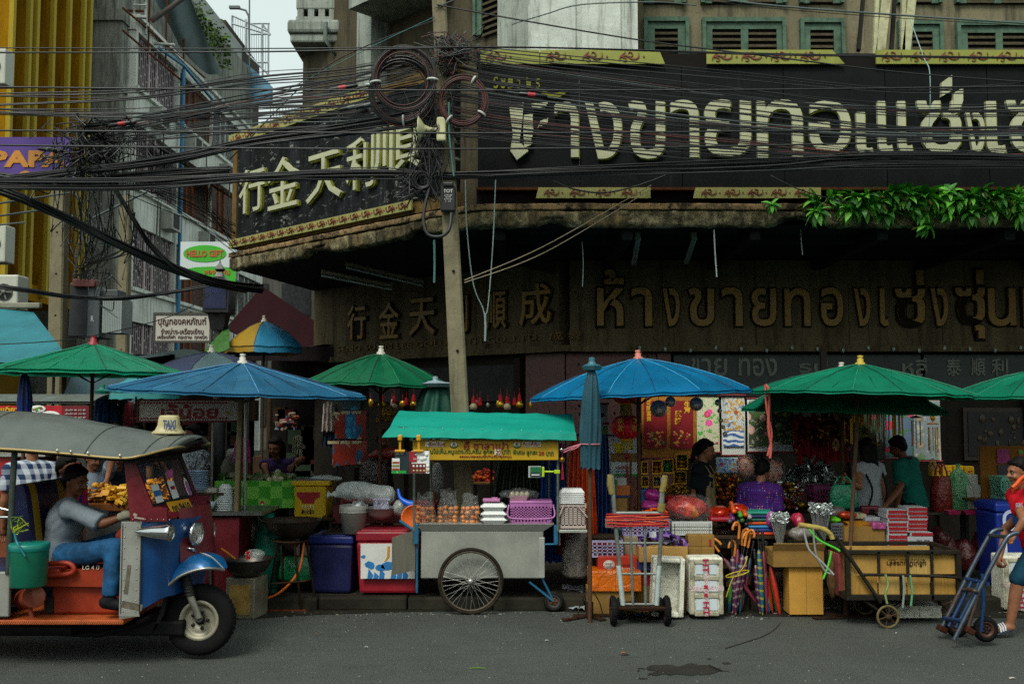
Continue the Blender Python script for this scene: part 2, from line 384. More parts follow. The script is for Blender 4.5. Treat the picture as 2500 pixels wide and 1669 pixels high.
def mat_crumble():
 n=NT('crumbled_edge');a=n.noise(5,6,.75);v=n.n('TexVoronoi',{'Vector':n.co(),'Scale':9.0}).outputs['Color'];s=n.noise(2.5,5,.7,n.co(scale=(2,2,.3)))
 c=n.ramp(a,[(.28,lin('12110b')),(.44,lin('4a4430')),(.58,lin('8c8262')),(.72,lin('c0b692'))])
 c=n.mix(n.ramp(n.noise(2.1,4,.6),[(.5,BW0),(.6,BW1)]),c,n.ramp(n.noise(16,4),[(.3,lin('3f4028')),(.7,lin('7e6a4a'))]))
 c=n.mix(n.ramp(s,[(.48,BW0),(.62,(.8,)*3+(1,))]),c,lin('14140e'));n.bump(n.noise(26,6,.8),.9,.03);return n.out(c,.92,0,.2)
def mat_lip():
 n=NT('peach_lip');c=n.ramp(n.noise(3.2,6,.7),[(.38,lin('2c2418')),(.52,lin('806a4a')),(.7,lin('94744c'))])
 c=n.mix(n.ramp(n.noise(7,5,.8),[(.52,BW0),(.62,BW1)]),c,lin('1d1a12'));n.bump(n.noise(30,5,.7),.5,.02);return n.out(c,.9,0,.2)
CRUM=mat_crumble()
def edgegrid(prof,mat_,name,namp,seed,ragged=0):
 mm=MB();k=len(path)
 def fn(u,v):
  i=u*(k-1);i0=min(int(i),k-2);p=path[i0].lerp(path[i0+1],i-i0);d=(path[i0+1]-path[i0]).normalized();nn=V((d.y,-d.x,0))
  if nn.y>0:nn=-nn
  o,z=interp([q[0]for q in prof],v),interp([q[1]for q in prof],v)
  q=p+nn*o+UZ*z;nz=noise.noise_vector(q*5+V((seed,0,0)))*namp+noise.noise_vector(q*17)*namp*.5
  if ragged and v<.45:q.z+=max(0,noise.noise(q*2.3+V((seed,3,1)))-.1)*ragged+abs(noise.noise(q*11))*.03
  return q+nz
 mm.grid(fn,420,len(prof)*3);return mm.build(name,mat_,bld)
edgegrid([(-.06,4.08),(.0,4.085),(.035,4.11),(.035,4.27),(.0,4.285),(-.03,4.287)],CRUM,'canopy_edge',.014,1,.22)
edgegrid([(-.03,4.287),(.045,4.29),(.05,4.3),(.05,4.355),(.03,4.365),(-.2,4.37)],mat_lip(),'canopy_lip',.008,4)
m=MB()
for i in range(7):m.bb(-.2+i*1.5,-.08+i*1.5,YC+.1,YW-.02,ZS-.16,ZS-.004)
for y in(12.2,13.1):m.bb(-.3,10,y,y+.09,ZS-.1,ZS-.004)
for k in range(9):m.tube([V((-.6-k*.02,12.2+k*.1,ZS-.05)),V((.6,13+k*.08,ZS-.12-k*.02))],.012,5)
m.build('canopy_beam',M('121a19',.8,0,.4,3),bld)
m=MB()
for(a,b)in(((1555,575),(1545,645)),((1693,575),(1672,642))):
 m=MB();p,q=P(a[0],a[1],11.9),P(b[0],b[1],13.2);m.box(p,(.07,.1,.08),None,0,.01);m.tube([p-UZ*.03,q],.018,6,1);m.tube([p+V((.03,0,-.03)),q+V((.03,0,0))],.018,6,1);m.build('tube_light',[M('6a6450',.6),M('8f9a94',.4)],bld)
for(a,b)in(((845,643),(1033,688)),((786,663),(955,697))):
 m=MB();p,q=P(a[0],a[1],14.2),P(b[0],b[1],14.8);m.tube([p,q],.035,6,0);m.tube([p-UZ*.06,q-UZ*.06],.017,6,1);m.build('tube_light',[M('6a6450',.6),M('8f9a94',.4)],bld)
YU=13.3
m=MB();m.bb(X(1565,YU),10.5,YU,YU+.3,4.37,14);m.build('upper_wall',mat_grime('6d6752','25231c',.42,True,1.2,seed=8),bld)
A2=V((X(1222,12.95),12.95,0));B2=A2+CU*4.6
m=MB();slab_on(m,A2,CU,CN,0,4.6,4.37,14,-.3,0);m.build('corner_wall',mat_grime('4c4637','1d1b15',.4,True,1.3,seed=12),bld)
YP=12.45
m=MB();x0,x1=X(1290,YP),X(1562,YP)
m.add([V((x0,YP,z))for z in(4.37,14)]+[V((x1,YP,z))for z in(4.37,14)],[(0,2,3,1)])
m.bb(x0,X(1408,YP),YP-.05,YP+.9,4.37,14);m.bb(X(1424,YP),X(1520,YP),YP-.05,YP+.9,4.37,14);m.bb(X(1536,YP),x1,YP-.06,YP+.9,4.37,14);m.bb(x0+.01,x1-.01,YP-.015,YP+.9,4.37,13.9)
m.prism([(0,0),(.55,0),(.55,9.6),(0,9.6)],V((x0,YP-.05,4.37)),CU,UZ,.25,1)
m.build('corner_pillar',[WALLW,WALLG],bld)
m=MB();Y2=15.5;m.bb(X(822,Y2),X(838,Y2),Y2,Y2+.5,4.37,14);m.bb(X(838,Y2)+.02,X(845,Y2),Y2+.04,Y2+.5,4.37,14);m.bb(X(846,Y2),X(896,Y2),Y2-.02,Y2+.5,4.37,14);m.tube([V((X(842,Y2),Y2-.02,4.4)),V((X(842,Y2),Y2-.02,14))],.04,8,1)
m.bb(X(822,Y2)+.02,X(822,Y2)+.3,Y2+.5,24,4.37,14);m.build('side_pillar',[WALLG,M('4b5450',.7)],bld)
m=MB();xl,xr=X(690,Y2),X(822,Y2);zb=Z(82,Y2)
m.bb(xl,xr,Y2-.05,22,zb,zb+.22,0,.05);m.bb(xl+.04,xr,Y2,22,zb-.14,zb-.003,0,.03)
m.bb(xl+.12,xr,Y2+.06,Y2+.18,zb+.225,zb+.3)
for k in range(5):m.bb(xl+.14+k*.17,xl+.24+k*.17,Y2+.06,Y2+.18,zb+.3,zb+.42)
m.bb(xl+.12,xr,Y2+.05,Y2+.19,zb+.42,zb+.62,0,.02)
for k in range(5):m.bb(xl+.12+k*.2,xl+.17+k*.2,Y2+.06,Y2+.18,zb+.62,zb+.78)
m.bb(xl+.1,xr,Y2+.04,Y2+.2,zb+.78,zb+1.1,0,.02);m.bb(xl+.12,xl+.24,Y2+.2,22,zb+.22,zb+1.1)
m.build('balcony',[WALLG],bld)
m=MB();p=P(795,55,Y2-.12);m.tube([p,p-UZ*.28,p-UZ*.45+V((.12,.1,0)),p-UZ*.45+V((.4,2.5,0))],.035,8);m.build('drain_pipe',M('6f7a72',.7,0,.3,8),bld)
m=MB();slab_on(m,A2,CU,CN,.9,2.35,Z(-8,13.6),Z(-8,13.6)+.3,0,.75);slab_on(m,A2,CU,CN,2.4,2.75,6.15,12,0,.3);m.build('corner_balcony',WALLG,bld)
GREENW=M('4c6353',.8,0,.35,10,.45,'1f2019',.3,30);LOUV=M('3f3a2b',.85,0,.4,12,.5,'16140f')
def window(px0,px1,py0,louvres,pyb=150,A=(0,YU),B=(5,YU),N=FN,zb=None):
 U=V((B[0]-A[0],B[1]-A[1],0)).normalized();U=U if U.x>0 else-U
 l,r=PV(px0,60,A,B),PV(px1,60,A,B);l.z=r.z=0;w=(r-l).length;zt=PV(px0,py0,A,B).z;zb=zb or PV(px0,pyb,A,B).z
 m=MB();slab_on(m,l,U,N,0,.05,zb,zt,.002,.09);slab_on(m,l,U,N,w-.05,w,zb,zt,.002,.09);slab_on(m,l,U,N,.05,w-.05,zt-.06,zt,.002,.09)
 fr=m.build('window',GREENW,bld)
 m=MB();slab_on(m,l,U,N,.052,w-.052,zb,zt-.062,.003,.02,1)
 edges=[.052]+[x for a,b in louvres for x in((PV(a,60,A,B)-l).to_2d().length,(PV(b,60,A,B)-l).to_2d().length)]+[w-.052]
 ztl=PV(px0,py0+27,A,B).z
 slab_on(m,l,U,N,.053,w-.053,ztl,zt-.063,.021,.055)
 for i in range(0,len(edges),2):slab_on(m,l,U,N,edges[i]+.001,edges[i+1]-.001,zb,ztl-.002,.021,.055)
 for i in range(1,len(edges)-1,2):
  z=ztl-.03;a,b=edges[i],edges[i+1]
  while z>zb:
   vs=[l+U*u+N*d+UZ*zz for u in(a,b)for d,zz in((.022,z),(.05,z-.035),(.05,z-.05),(.022,z-.012))]
   m.add(vs,[(0,1,5,4),(1,2,6,5),(2,3,7,6),(3,0,4,7)],2);z-=.085
 m.build('shutter',[GREENW,M('0d0c0a',.9),LOUV],fr)
for a in[(1570,1680,47,[(1597,1653)]),(1712,1915,48,[(1737,1806),(1824,1893)]),(1950,2058,50,[(1975,2032)]),(2188,2297,54,[(2222,2272)]),(2330,2545,57,[(2357,2425),(2442,2510)])]:window(*a)
for a in[(1570,1672,-120,[(1597,1645)]),(1710,1918,-120,[(1737,1806),(1824,1893)]),(1950,2058,-120,[(1975,2032)]),(2188,2297,-120,[(2222,2272)]),(2330,2545,-118,[(2357,2425),(2442,2510)])]:window(a[0],a[1],a[2],a[3],12)
window(1165,1243,-60,[(1182,1226)],92,(A2.x,A2.y),(B2.x,B2.y),CN)
def mat_blacksign():
 n=NT('sooty_sign');a=n.noise(1.6,6,.7);s=n.noise(3.2,6,.75,n.co(scale=(2.6,2.6,.16)));d=n.noise(9,6,.8,n.co(scale=(1,1,1.6)),.8)
 c=n.ramp(a,[(.3,(.0015,.002,.0022,1)),(.7,(.006,.0075,.008,1))])
 c=n.mix(n.ramp(s,[(.6,BW0),(.8,(.8,)*3+(1,))]),c,(.022,.027,.028,1))
 c=n.mix(n.ramp(d,[(.7,BW0),(.86,(.3,)*3+(1,))]),c,(.12,.13,.12,1));n.bump(n.noise(18,5,.7),.25,.02);return n.out(c,.7,0,.12)
def mat_blackworn():
 n=NT('flaking_sign');s=n.noise(2.4,6,.75,n.co(scale=(2.2,2.2,.2)));d=n.noise(4.0,7,.8,n.co(scale=(1,1,2.2)),1.2)
 c=n.ramp(s,[(.42,(.002,.0025,.003,1)),(.6,(.012,.014,.016,1)),(.75,(.06,.065,.07,1))])
 c=n.mix(n.ramp(d,[(.57,BW0),(.63,(.75,)*3+(1,))]),c,(.24,.25,.22,1));n.bump(d,.5,.03);return n.out(c,.75,0,.12)
CREAM=M('a3a485',.6,0,.12,3,.35,'7d7a52');OLIVE=M('6f7020',.65,0,.3,5);FRZ=M('7e8234',.6,0,.18,4,.35,'5b5a22');FRZP=M('86844a',.6,0,.16,4,.3,'5b5a22');ORN=M('6e3424',.6,0,.25,8)
zb_,zt_=Z(457,YC),Z(164,YC)
sgn=thing('shop_sign','long black sign board with raised cream Thai letters facing the street','sign',(3,YC,4.4))
m=MB()
xx=C0.x+.12
while xx<10:m.bb(xx,xx+1.19,YC,YC+.12,zb_,zt_);xx+=1.2
m.build('board',mat_blacksign(),sgn)
m=MB();m.bb(C0.x+.1,10,YC+.02,YC+.2,zt_+.002,zt_+.17);m.bb(C0.x+.1,10,YC-.02,YC+.1,zb_-.035,zb_-.003,1);m.bb(C0.x+.1,10,YC+.12,YC+.25,4.4,zb_-.01)
m.build('frame',[M('120d0a',.8,0,.3,6),M('4a2a14',.7,.3,.4,9)],sgn)
m=MB()
for ch,a0,a1,t,b in[('า',1353,1412,252,386),('ง',1428,1517,252,390),('ข',1533,1622,248,390),('า',1636,1704,247,386),('ย',1718,1831,246,384),('ท',1846,1957,246,388),('อ',1972,2074,249,374),('เ',2088,2128,277,380),('แ',2140,2224,250,378),('ซ',2236,2345,249,376),('ง',2354,2400,277,376),('เ',2404,2450,250,378),('ซ',2454,2560,248,376)]:
 glyph(m,ch,a0,a1,t,b,(0,YC),(5,YC),FN,.05,.012,0,.008);glyph(m,ch,a0+1,a1+3,t+3,b+3,(0,YC),(5,YC),FN,.04,.002,1,.012)
for poly in([(1243,262),(1278,255),(1275,300),(1268,350),(1290,372),(1262,394),(1246,372),(1252,330)],[(1279,285),(1300,283),(1302,330),(1296,345),(1300,355),(1280,365),(1277,320)],[(2293,206),(2318,188),(2318,226),(2293,240)],[(2345,218),(2345,250),(2336,276),(2316,280),(2322,262),(2322,232)],[(1296,258),(1338,254),(1330,266),(1300,270)],[(1318,300),(1338,292),(1336,306),(1312,316)]):
 ps=[P(x,y,YC)for x,y in poly];m.prism([(p.x,p.z)for p in ps],V((0,YC-.012,0)),UX,UZ,.06)
for k,(a,b)in enumerate([(1205,1216),(1222,1234),(1240,1252),(1262,1270),(1285,1296),(1308,1318)]):glyph(m,'ร ชิ วั'.replace(' ','')[k%5],a,b,190+k%2*4,218,(0,YC),(5,YC),FN,.03,.012,1,.02)
m.stroke([(0,0),(.15,-.05),(.32,.02)],[.03,.07,.02],P(1322,226,YC-.02),UX,UZ,.03,1)
m.build('lettering',[CREAM,OLIVE],sgn)
m=MB()
for(x0,y0,x1,y1,w)in[(2133,-60,2146,120,.045),(2160,-60,2158,126,.11),(2195,-60,2215,122,.05),(2222,-60,2221,128,.1)]:m.box((P(x0,y0,11.9)+P(x1,y1,11.6))/2,(w,.05,(P(x0,y0,11.9)-P(x1,y1,11.6)).length),Ry(math.atan2((P(x0,y0,11.9)-P(x1,y1,11.6)).x,(P(x0,y0,11.9)-P(x1,y1,11.6)).z)))
for(x0,y0,x1,y1,w)in[(2112,-60,2096,124,.05),(2188,-60,2176,124,.05),(2216,100,2190,130,.05)]:m.tube([P(x0,y0,12.6),P(x1,y1,11.7)],w*.6,4,1,False)
m.build('strut',[M('a7a684',.75,0,.3,9,.5,'5a3a20'),M('181510',.8)],sgn)
L0,L1=C0+CU*.25,C1
seb=thing('street_end_building','dark building closing the end of the side street','building',(-12,56,0))
m=MB();m.bb(-26,-4,56,58,0,10.2);[m.bb(-25+k*2.4,-23.4+k*2.4,55.9,55.98,1+f*3.1,2.8+f*3.1,1)for k in range(9)for f in range(3)];m.build('wall',[mat_grime('4a4a44','1c1c1a',.4,True,.6,seed=50),M('15181a',.4)],seb)
sg2=thing('shop_sign','flaking black corner sign with raised cream Chinese characters, set at an angle','sign',(C0+C1)/2+UZ*4.4)
m=MB();ln=(L1-L0).length
u=0
while u<ln-.05:slab_on(m,L0,CU,CN,u,min(u+.88,ln),zb_,zt_,-.12,0);u+=.885
m.build('board',mat_blackworn(),sg2)
m=MB();slab_on(m,L0,CU,CN,ln,ln+.12,zb_-.15,zt_+.16,-.12,.02);slab_on(m,L0,CU,CN,0,ln,zt_+.002,zt_+.15,-.16,-.03);slab_on(m,L0,CU,CN,0,ln,4.4,zb_-.002,-.16,-.03);m.build('frame',M('5d4a28',.8,0,.4,8,.4),sg2)
m=MB()
for ch,a0,a1,t,b in[('行',588,655,412,518),('金',656,738,385,508),('天',752,842,374,490),('利',850,922,338,462),('順',916,1034,292,420)]:
 glyph(m,ch,a0+3,a1-3,t,b,(C0.x,C0.y),(C1.x,C1.y),CN,.055,.01,0,.004);glyph(m,ch,a0+5,a1,t+3,b+3,(C0.x,C0.y),(C1.x,C1.y),CN,.04,.002,1,.01)
m.build('lettering',[CREAM,OLIVE],sg2)
def motif(mm,O,U,W,t,s,mat=1):
 for pts,w in(([(.02,.12),(.06,.45),(.2,.72),(.32,1.0)],[.03,.13,.12,.02]),([(.1,.42),(.28,.6),(.45,.52),(.62,.28),(.82,.28),(.97,.5),(.96,.92)],[.05,.11,.14,.13,.16,.12,.02]),([(.16,.42),(.3,.38),(.38,.2),(.3,.05),(.2,.1)],[.06,.1,.1,.07,.03]),([(.48,.42),(.66,.6),(.64,.85),(.5,.95),(.46,.8)],[.06,.1,.1,.08,.03])):
  mm.stroke([(p[0]*s*2.0,p[1]*s)for p in pts],[x*s for x in w],O,U,W,t,mat,3)
 c=O+U*s*2.42+W*s*.5;mm.prism([(.09*s*cos(a*pi/4),.09*s*sin(a*pi/4))for a in range(8)],c,U,W,t,mat)
def frieze(A,U,N,u0,u1,z0,z1,mt,label,slant0=0,slant1=0,n=None):
 o=thing('frieze_board',label,'board',A+U*((u0+u1)/2)+UZ*z0+N*.03,'painted frieze boards round the black signs')
 m=MB();m.prism([(u0+slant0,z0),(u1+slant1,z0),(u1,z1),(u0,z1)]if U.x>0 else[(u0,z0),(u1,z0),(u1,z1),(u0,z1)],A+N*.03,U,UZ,.025 if U.cross(UZ).dot(N)>0 else-.025);m.build('panel',mt,o)
 m=MB();h=z1-z0;s=h*.72;st=s*2.72;k=max(1,int((u1-u0-.1)/st));st=(u1-u0-.1)/k if n is None else st
 for i in range(k):motif(m,A+N*.056+U*(u0+.06+i*st)+UZ*(z0+h*.14),U,UZ,.012 if U.cross(UZ).dot(N)>0 else-.012,s,0)
 m.build('scroll',ORN,o)
FA2=V((0,YC,0));zt1,zt0=Z(126,YC),Z(160,YC);zl1,zl0=Z(456,YC)-.02,Z(486,YC)
for a,b,s1,lb in[(1172,1318,0,'short yellow board with red scrolls at the sign corner behind the cables'),(1320,1614,.07,'yellow board with red scrolls above the sign, below the white pillar'),(1732,2044,.14,'yellow board with red scrolls above the sign, under the wide green shutter'),(2152,2600,0,'yellow board with red scrolls above the sign, right of the white struts')]:
 frieze(FA2,UX,FN,X(a,YC),X(b,YC),zt0,zt1,FRZ,lb,0,s1)
for a,b,lb in[(1315,1590,'yellow board with red scrolls below the sign, crossed by a hanging cable'),(1701,2008,'yellow board with red scrolls below the sign, beside the leafy plants')]:
 frieze(FA2,UX,FN,X(a,YC),X(b,YC),zl0,zl1,FRZP,lb,-.03)
def uch(px,py):p=PV(px,py,C0,C1);return(V((p.x,p.y,0))-C0).dot(CU)
frieze(C0,CU,CN,uch(912,230),uch(566,320),zt0,zt1,FRZP,'long yellow frieze rising along the top of the Chinese corner sign')
frieze(C0,CU,CN,uch(1012,510),uch(566,590),zl0,zl1,FRZP,'long yellow frieze along the bottom of the Chinese corner sign')
XF=-12.65;GA,GB=(XF,31.0),(XF+.2,46.0);GU=V((GB[0]-GA[0],GB[1]-GA[1],0)).normalized();GN=V((GU.y,-GU.x,0));GA3=V((XF,31,0))
gb=thing('apartment_building','pale grey shophouse block with caged windows along the side street','building',(XF-3,34,0))
PALE=mat_grime('84877e','2c2d28',.48,True,.9,seed=20);PALEW=mat_grime('ccd0c8','4a4c46',.34,True,.9,seed=22)
def gz(py):return PV(258,py,GA,GB).z
m=MB();m.bb(XF-8,XF,31,31.4,0,18);slab_on(m,GA3,GU,GN,.4,16,0,18,-.3,-.02);m.bb(XF-.9,XF+.25,30.9,31.38,0,gz(33));m.bb(XF-.95,XF+.3,30.85,31.4,gz(188),gz(188)-.25);m.bb(XF-1,XF+.32,30.8,31.42,gz(33)+.004,gz(4));m.build('wall',PALE,gb)
m=MB()
rows=[(40,190),(276,445),(535,700),(780,900)]
bands=[(8,38),(192,274),(447,533),(702,778)]
for a,b in bands:slab_on(m,GA3,GU,GN,.4,16,gz(b),gz(a),0,.5);slab_on(m,GA3,GU,GN,.4,16,gz(a)+.003,gz(a)+.12,0,.62)
for k in range(0,5):slab_on(m,GA3,GU,GN,.45+k*3.9,.6+k*3.9,0,gz(40),0,.52)
m.build('spandrel',PALEW,gb)
def mat_grille(bar,back,s=5.5,frac=.55):
 n=NT('grille');sp=n.n('SeparateXYZ',{0:n.co()});y,z=sp.outputs['Y'],sp.outputs['Z']
 f=lambda v,k,w:n.math('LESS_THAN',n.math('FRACT',n.math('MULTIPLY',v,k)),w)
 g=n.math('MAXIMUM',f(y,s,.34),n.math('MULTIPLY',f(n.math('ADD',z,n.math('MULTIPLY',n.math('FLOOR',n.math('MULTIPLY',y,s)),.21)),1.7,.12),1))
 return n.out(n.mix(g,lin(back),n.mix(n.noise(3,4),lin(bar),mul(lin(bar),.6))),.7,0,.3)
GRM=[mat_grille('9a8c8e','131111',6),mat_grille('5a2c14','120b08',6),mat_grille('7b7d7a','1a1c1b',5),mat_grille('a87f10','2a2108',5)]
FRM=[M('b5a6a8',.6),M('80431d',.7),M('a4a8a4',.6)]
for ri,(a,b)in enumerate(rows):
 for k in range(4):
  o=[0,1,2,2][k]if ri!=1 else[0,1,1,2][k]
  m=MB();u0,u1=.62+k*3.9,4.33+k*3.9;slab_on(m,GA3,GU,GN,u0,u1,gz(b)+.01,gz(a)-.01,.3,.36,0)
  for q in(0,.33,.52,1):slab_on(m,GA3,GU,GN,u0+(u1-u0-.06)*q,u0+(u1-u0-.06)*q+.06,gz(b)+.01,gz(a)-.01,.361,.42,1)
  m.build('window_grille',[GRM[o if not(ri==2 and k==1)else 1],FRM[o]],gb)
m=MB()
q0=PV(448,170,(XF+.7,31),(XF+.9,46));m.tube([q0,V((q0.x,q0.y,0))],.075,8);m.tube([PV(388,118,(XF+.7,31),(XF+.9,46)),q0+UZ*.15,PV(520,245,(XF+.7,31),(XF+.9,46))],.06,8)
m.build('drain_pipe',M('1f6d93',.5,0,.15,3),gb)
m=MB()
for py in(40,95):m.tube([PV(300,py-20,(XF+.6,31),(XF+.8,46)),PV(500,py+150,(XF+.6,31),(XF+.8,46))],.035,6)
for px in(365,407,450):p=PV(px,0+(px-365)*.75,(XF+.6,31),(XF+.8,46));m.tube([p+UZ*.8,p-UZ*1.8],.035,6)
m.tube([P(285,26,32),P(358,28,32)],.04,6);m.tube([P(283,36,31.5),P(358,44,31.5)],.05,6,1);m.tube([P(356,106,33),P(426,110,33)],.05,6,1)
for px in(328,356):m.tube([P(px,-30,32),P(px,85,32)],.05,6,1)
for py in(-5,13,40,57):m.tube([P(326,py,31.9),P(358,py,31.9)],.03,6,1)
m.build('roof_railing',[M('5a2c18',.8),M('9aa19d',.5)],gb)
m=MB();slab_on(m,GA3,GU,GN,1,15,15.1,19,-.6,-.3,0);m.bb(P(460,0,43).x,P(500,0,43).x,42.4,43,8,19,0);m.bb(P(528,0,45).x,P(568,0,45).x,44,50,6,19.5,1);m.build('rear_block',[M('979c98',.8,0,.15,2),M('3b352f',.8,0,.2,3)],gb)
for k,(u,py)in enumerate([(2.2,232),(5.6,232),(9.8,236),(3.4,488),(7.4,490),(11.6,492),(5.2,742),(9,742)]):
 z=gz(py);c=GA3+GU*u+GN*.75+UZ*z;o=thing('air_conditioner','boxy air conditioner on a ledge of the grey caged-window block','air conditioner',c-UZ*.3,'air conditioners on the grey block');m=MB();slab_on(m,GA3,GU,GN,u-.45,u+.45,z-.3,z+.35,.52,.9,0);m.build('casing',M('8f918a',.6,0,.2,4,.3),o);m=MB();slab_on(m,GA3,GU,GN,u-.3,u+.25,z-.22,z+.27,.902,.92,0);m.build('grille',M('2a2c2a',.7),o)
m=MB();slab_on(m,GA3,GU,GN,4.6,6.0,gz(600),gz(540),.43,.47);m.build('window_grille',GRM[3],gb)
m=MB()
for k in range(14):u=R(.8,14);z=gz(R(60,700));m.tube([GA3+GU*u+GN*.6+UZ*z,GA3+GU*(u+R(-.3,.3))+GN*.6+UZ*(z-R(1,4))],.03,5)
m.build('loose_pipe',M('5a5c56',.7),gb)
for k,(u,py,c)in enumerate([(1.6,300,'4a4c46'),(6.4,300,'5a3a24'),(10.4,560,'2c4a4a')]):
 z=gz(py);m=MB();[m.add([GA3+GU*u+GN*.5+UZ*(z+d),GA3+GU*(u+2.6)+GN*.5+UZ*(z+d),GA3+GU*(u+2.6)+GN*1.5+UZ*(z-.6+d),GA3+GU*u+GN*1.5+UZ*(z-.6+d)],[(0,1,2,3)])for d in(0,.02)];m.build('awning',M(c,.8,0,.3,3,.3),None,['grey window awning on the caged block, nearest the end wall','brown window awning halfway along the caged block','dark teal window awning at the far end of the caged block'][k],'awning')
t=thing('tarpaulin','grey-green tarpaulin slung from a beam across the upper balconies','tarpaulin',P(430,120,34))
m=MB();q=[P(372,-10,33.4),P(462,-10,34.5),P(545,190,38.5),P(440,118,36)]
m.grid(lambda u,v:(q[0].lerp(q[1],u)).lerp(q[3].lerp(q[2],u),v)+V((0,1,0))*(.25*sin(u*9+v*3))+UZ*(-.25*sin(pi*u)*v),24,24);m.build('sheet',M('5c6e70',.6,0,.18,2,.2),t)
m=MB();m.tube([P(370,52,33),P(450,-6,33.3)],.09,8);m.build('beam',M('4a4440',.7),t)
m=MB();q0,q1=P(562,132,47),P(650,300,47)
rl=thing('roof_railing','white steel roof railing with mesh against the pale sky','railing',P(620,200,47))
for(a,b)in(((566,38),(655,78)),((566,58),(660,86)),((566,96),(660,186)),((655,60),(655,186)),((640,60),(641,186)),((566,40),(566,140)),((640,60),(660,86)),((600,48),(602,130)),((625,153),(657,153)),((612,58),(658,58)),((612,84),(658,84))):m.tube([P(*a,47),P(*b,47)],.05,5,0,False)
for i in range(16):x=570+i*5.6;m.tube([P(x,40+(x-566)*.4,47),P(x,100+(x-566)*.95,47)],.018,4,0,False)
m.build('rail',M('8d979a',.5,.3),rl)
m=MB();q=[P(568,128,46.5),P(570,250,46.5),P(660,250,46.5),P(660,205,46.5)];m.add(q+[p+V((0,.5,0))for p in q],[(0,1,2,3),(7,6,5,4)]);m.build('roof_sheet',M('4d7a94',.5,0,.35,1.2,.3),label='faded blue roof sheeting below the white roof railing',cat='sheeting')
m=MB()
for i in range(12):m.tube([P(660+i*7.5,258,44),P(661+i*7.5,300,44)],.025,4,0,False)
m.tube([P(655,256,44),P(748,256,44)],.03,5);m.tube([P(655,300,44),P(748,300,44)],.03,5);m.build('railing',M('8c938f',.6),label='low pale railing at the end of the street above the yellow frieze',cat='railing')
m=MB();p=P(609,290,46);m.tube([p,P(609,-20,46)],.04,6);m.tube([P(609,130,46),P(607,40,46),P(600,26,46),P(585,22,46),P(570,20,46)],.05,6);m.box(P(573,19,46),(.5,.2,.12));m.build('street_lamp',M('4c5552',.6),label='thin street lamp with a bent arm above the roofs',cat='street lamp')
yb=thing('yellow_building','yellow building with tall vertical fins behind the cable tangle','building',(-15,27,0))
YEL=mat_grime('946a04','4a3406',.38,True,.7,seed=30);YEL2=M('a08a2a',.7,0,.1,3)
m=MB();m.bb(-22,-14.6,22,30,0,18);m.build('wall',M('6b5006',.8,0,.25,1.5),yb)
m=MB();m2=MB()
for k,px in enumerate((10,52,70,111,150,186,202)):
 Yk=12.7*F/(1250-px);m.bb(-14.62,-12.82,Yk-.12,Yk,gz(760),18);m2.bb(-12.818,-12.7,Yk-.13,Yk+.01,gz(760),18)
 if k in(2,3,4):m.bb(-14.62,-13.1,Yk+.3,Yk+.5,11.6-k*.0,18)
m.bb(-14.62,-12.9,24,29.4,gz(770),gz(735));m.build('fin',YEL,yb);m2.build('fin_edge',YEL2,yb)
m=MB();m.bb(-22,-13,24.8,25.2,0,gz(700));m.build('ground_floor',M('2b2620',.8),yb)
opp=thing('shophouse_row','plain shophouse row on the opposite side of the street, behind the viewer','building',(0,-22,0))
m=MB();m.bb(-40,40,-26,-22,0,6.5)
for k in range(16):m.bb(-40+k*5,-39.6+k*5,-22,-21.7,0,6.45)
m.bb(-40,40,-21.999,-20.9,3.4,3.65)
m.build('wall',M('8a8678',.85,0,.3,.5),opp)
m=MB()
for k in range(16):
 m.bb(-39+k*5,-35.6+k*5,-22.1,-21.97,4.4,6.0)
m.build('window',M('20262a',.2),opp)
CONC=mat_grime('726b56','3c382c',.3,True,4,.9,40)
def conc_pole(label,pts,w0,w1,group=None):
 a,b=pts;m=MB();n=14;up=(b-a).normalized();ux=V((1,0,0));uy=V((0,1,0))
 def fn(u,v):
  k=int(u*8+.5)%8;w=(w0+(w1-w0)*v)/2;c=w*.78
  q=[(-c,-w),(c,-w),(w,-c),(w,c),(c,w),(-c,w),(-w,c),(-w,-c)][k];p=a.lerp(b,v);return p+ux*q[0]+uy*q[1]
 m.grid(fn,8,n,0,False);m.add([fn(k/8,1)for k in range(8)],[tuple(range(8))])
 for i in range(4,40):
  if i%5==0:p=a.lerp(b,i/42);m.tube([p+V((.01,-w0/2+.004,0)),p+V((.01,-w0/2-.004,0))],.016,8,1)
 return m.build('concrete_pole',[CONC,M('100f0c',.9)],None,label,'pole',group)
PA,PB=P(1146,1448,10.6),P(1064,-160,10.6)
conc_pole('leaning square concrete utility pole rising behind the green-roofed food cart',(PA,PB),.2,.145)
conc_pole('concrete utility pole at left in front of the yellow building',(V((P(150,700,17).x,17,0)),P(148,430,17)),.25,.24)
conc_pole('concrete utility pole in front of the grey caged-window block',(V((P(305,700,24).x,24,0)),P(308,480,24)),.26,.25)
CAB=M('090b0c',.42,0,.2,2,spec=.5);CAB2=M('1c1f20',.5,0,.2,2);CABR=M('48221e',.5,0,.25,2);CABO=M('8a4a22',.5,0,.2,2);CABG=M('4a5452',.5,0,.2,2);CABT=M('3a6a68',.6)
def cable(pts,d,mat_,label,group=None,sub=7,jit=0,name='cable',n=5):
 p=[P(x,y,Y)for x,y,Y in pts]
 if jit:p=[p[0]]+[q+V((0,R(-jit,jit)*3,R(-jit,jit)))for q in p[1:-1]]+[p[-1]]
 m=MB();m.tube(cr(p,sub),S(d,sum(q[2]for q in pts)/len(pts))/2,n,0,True)
 return m.build(name,mat_,None,label,'cable',group)
def pick():return random.choices([CAB,CAB2,CABR,CABO,CABG],[68,14,9,3,6])[0]
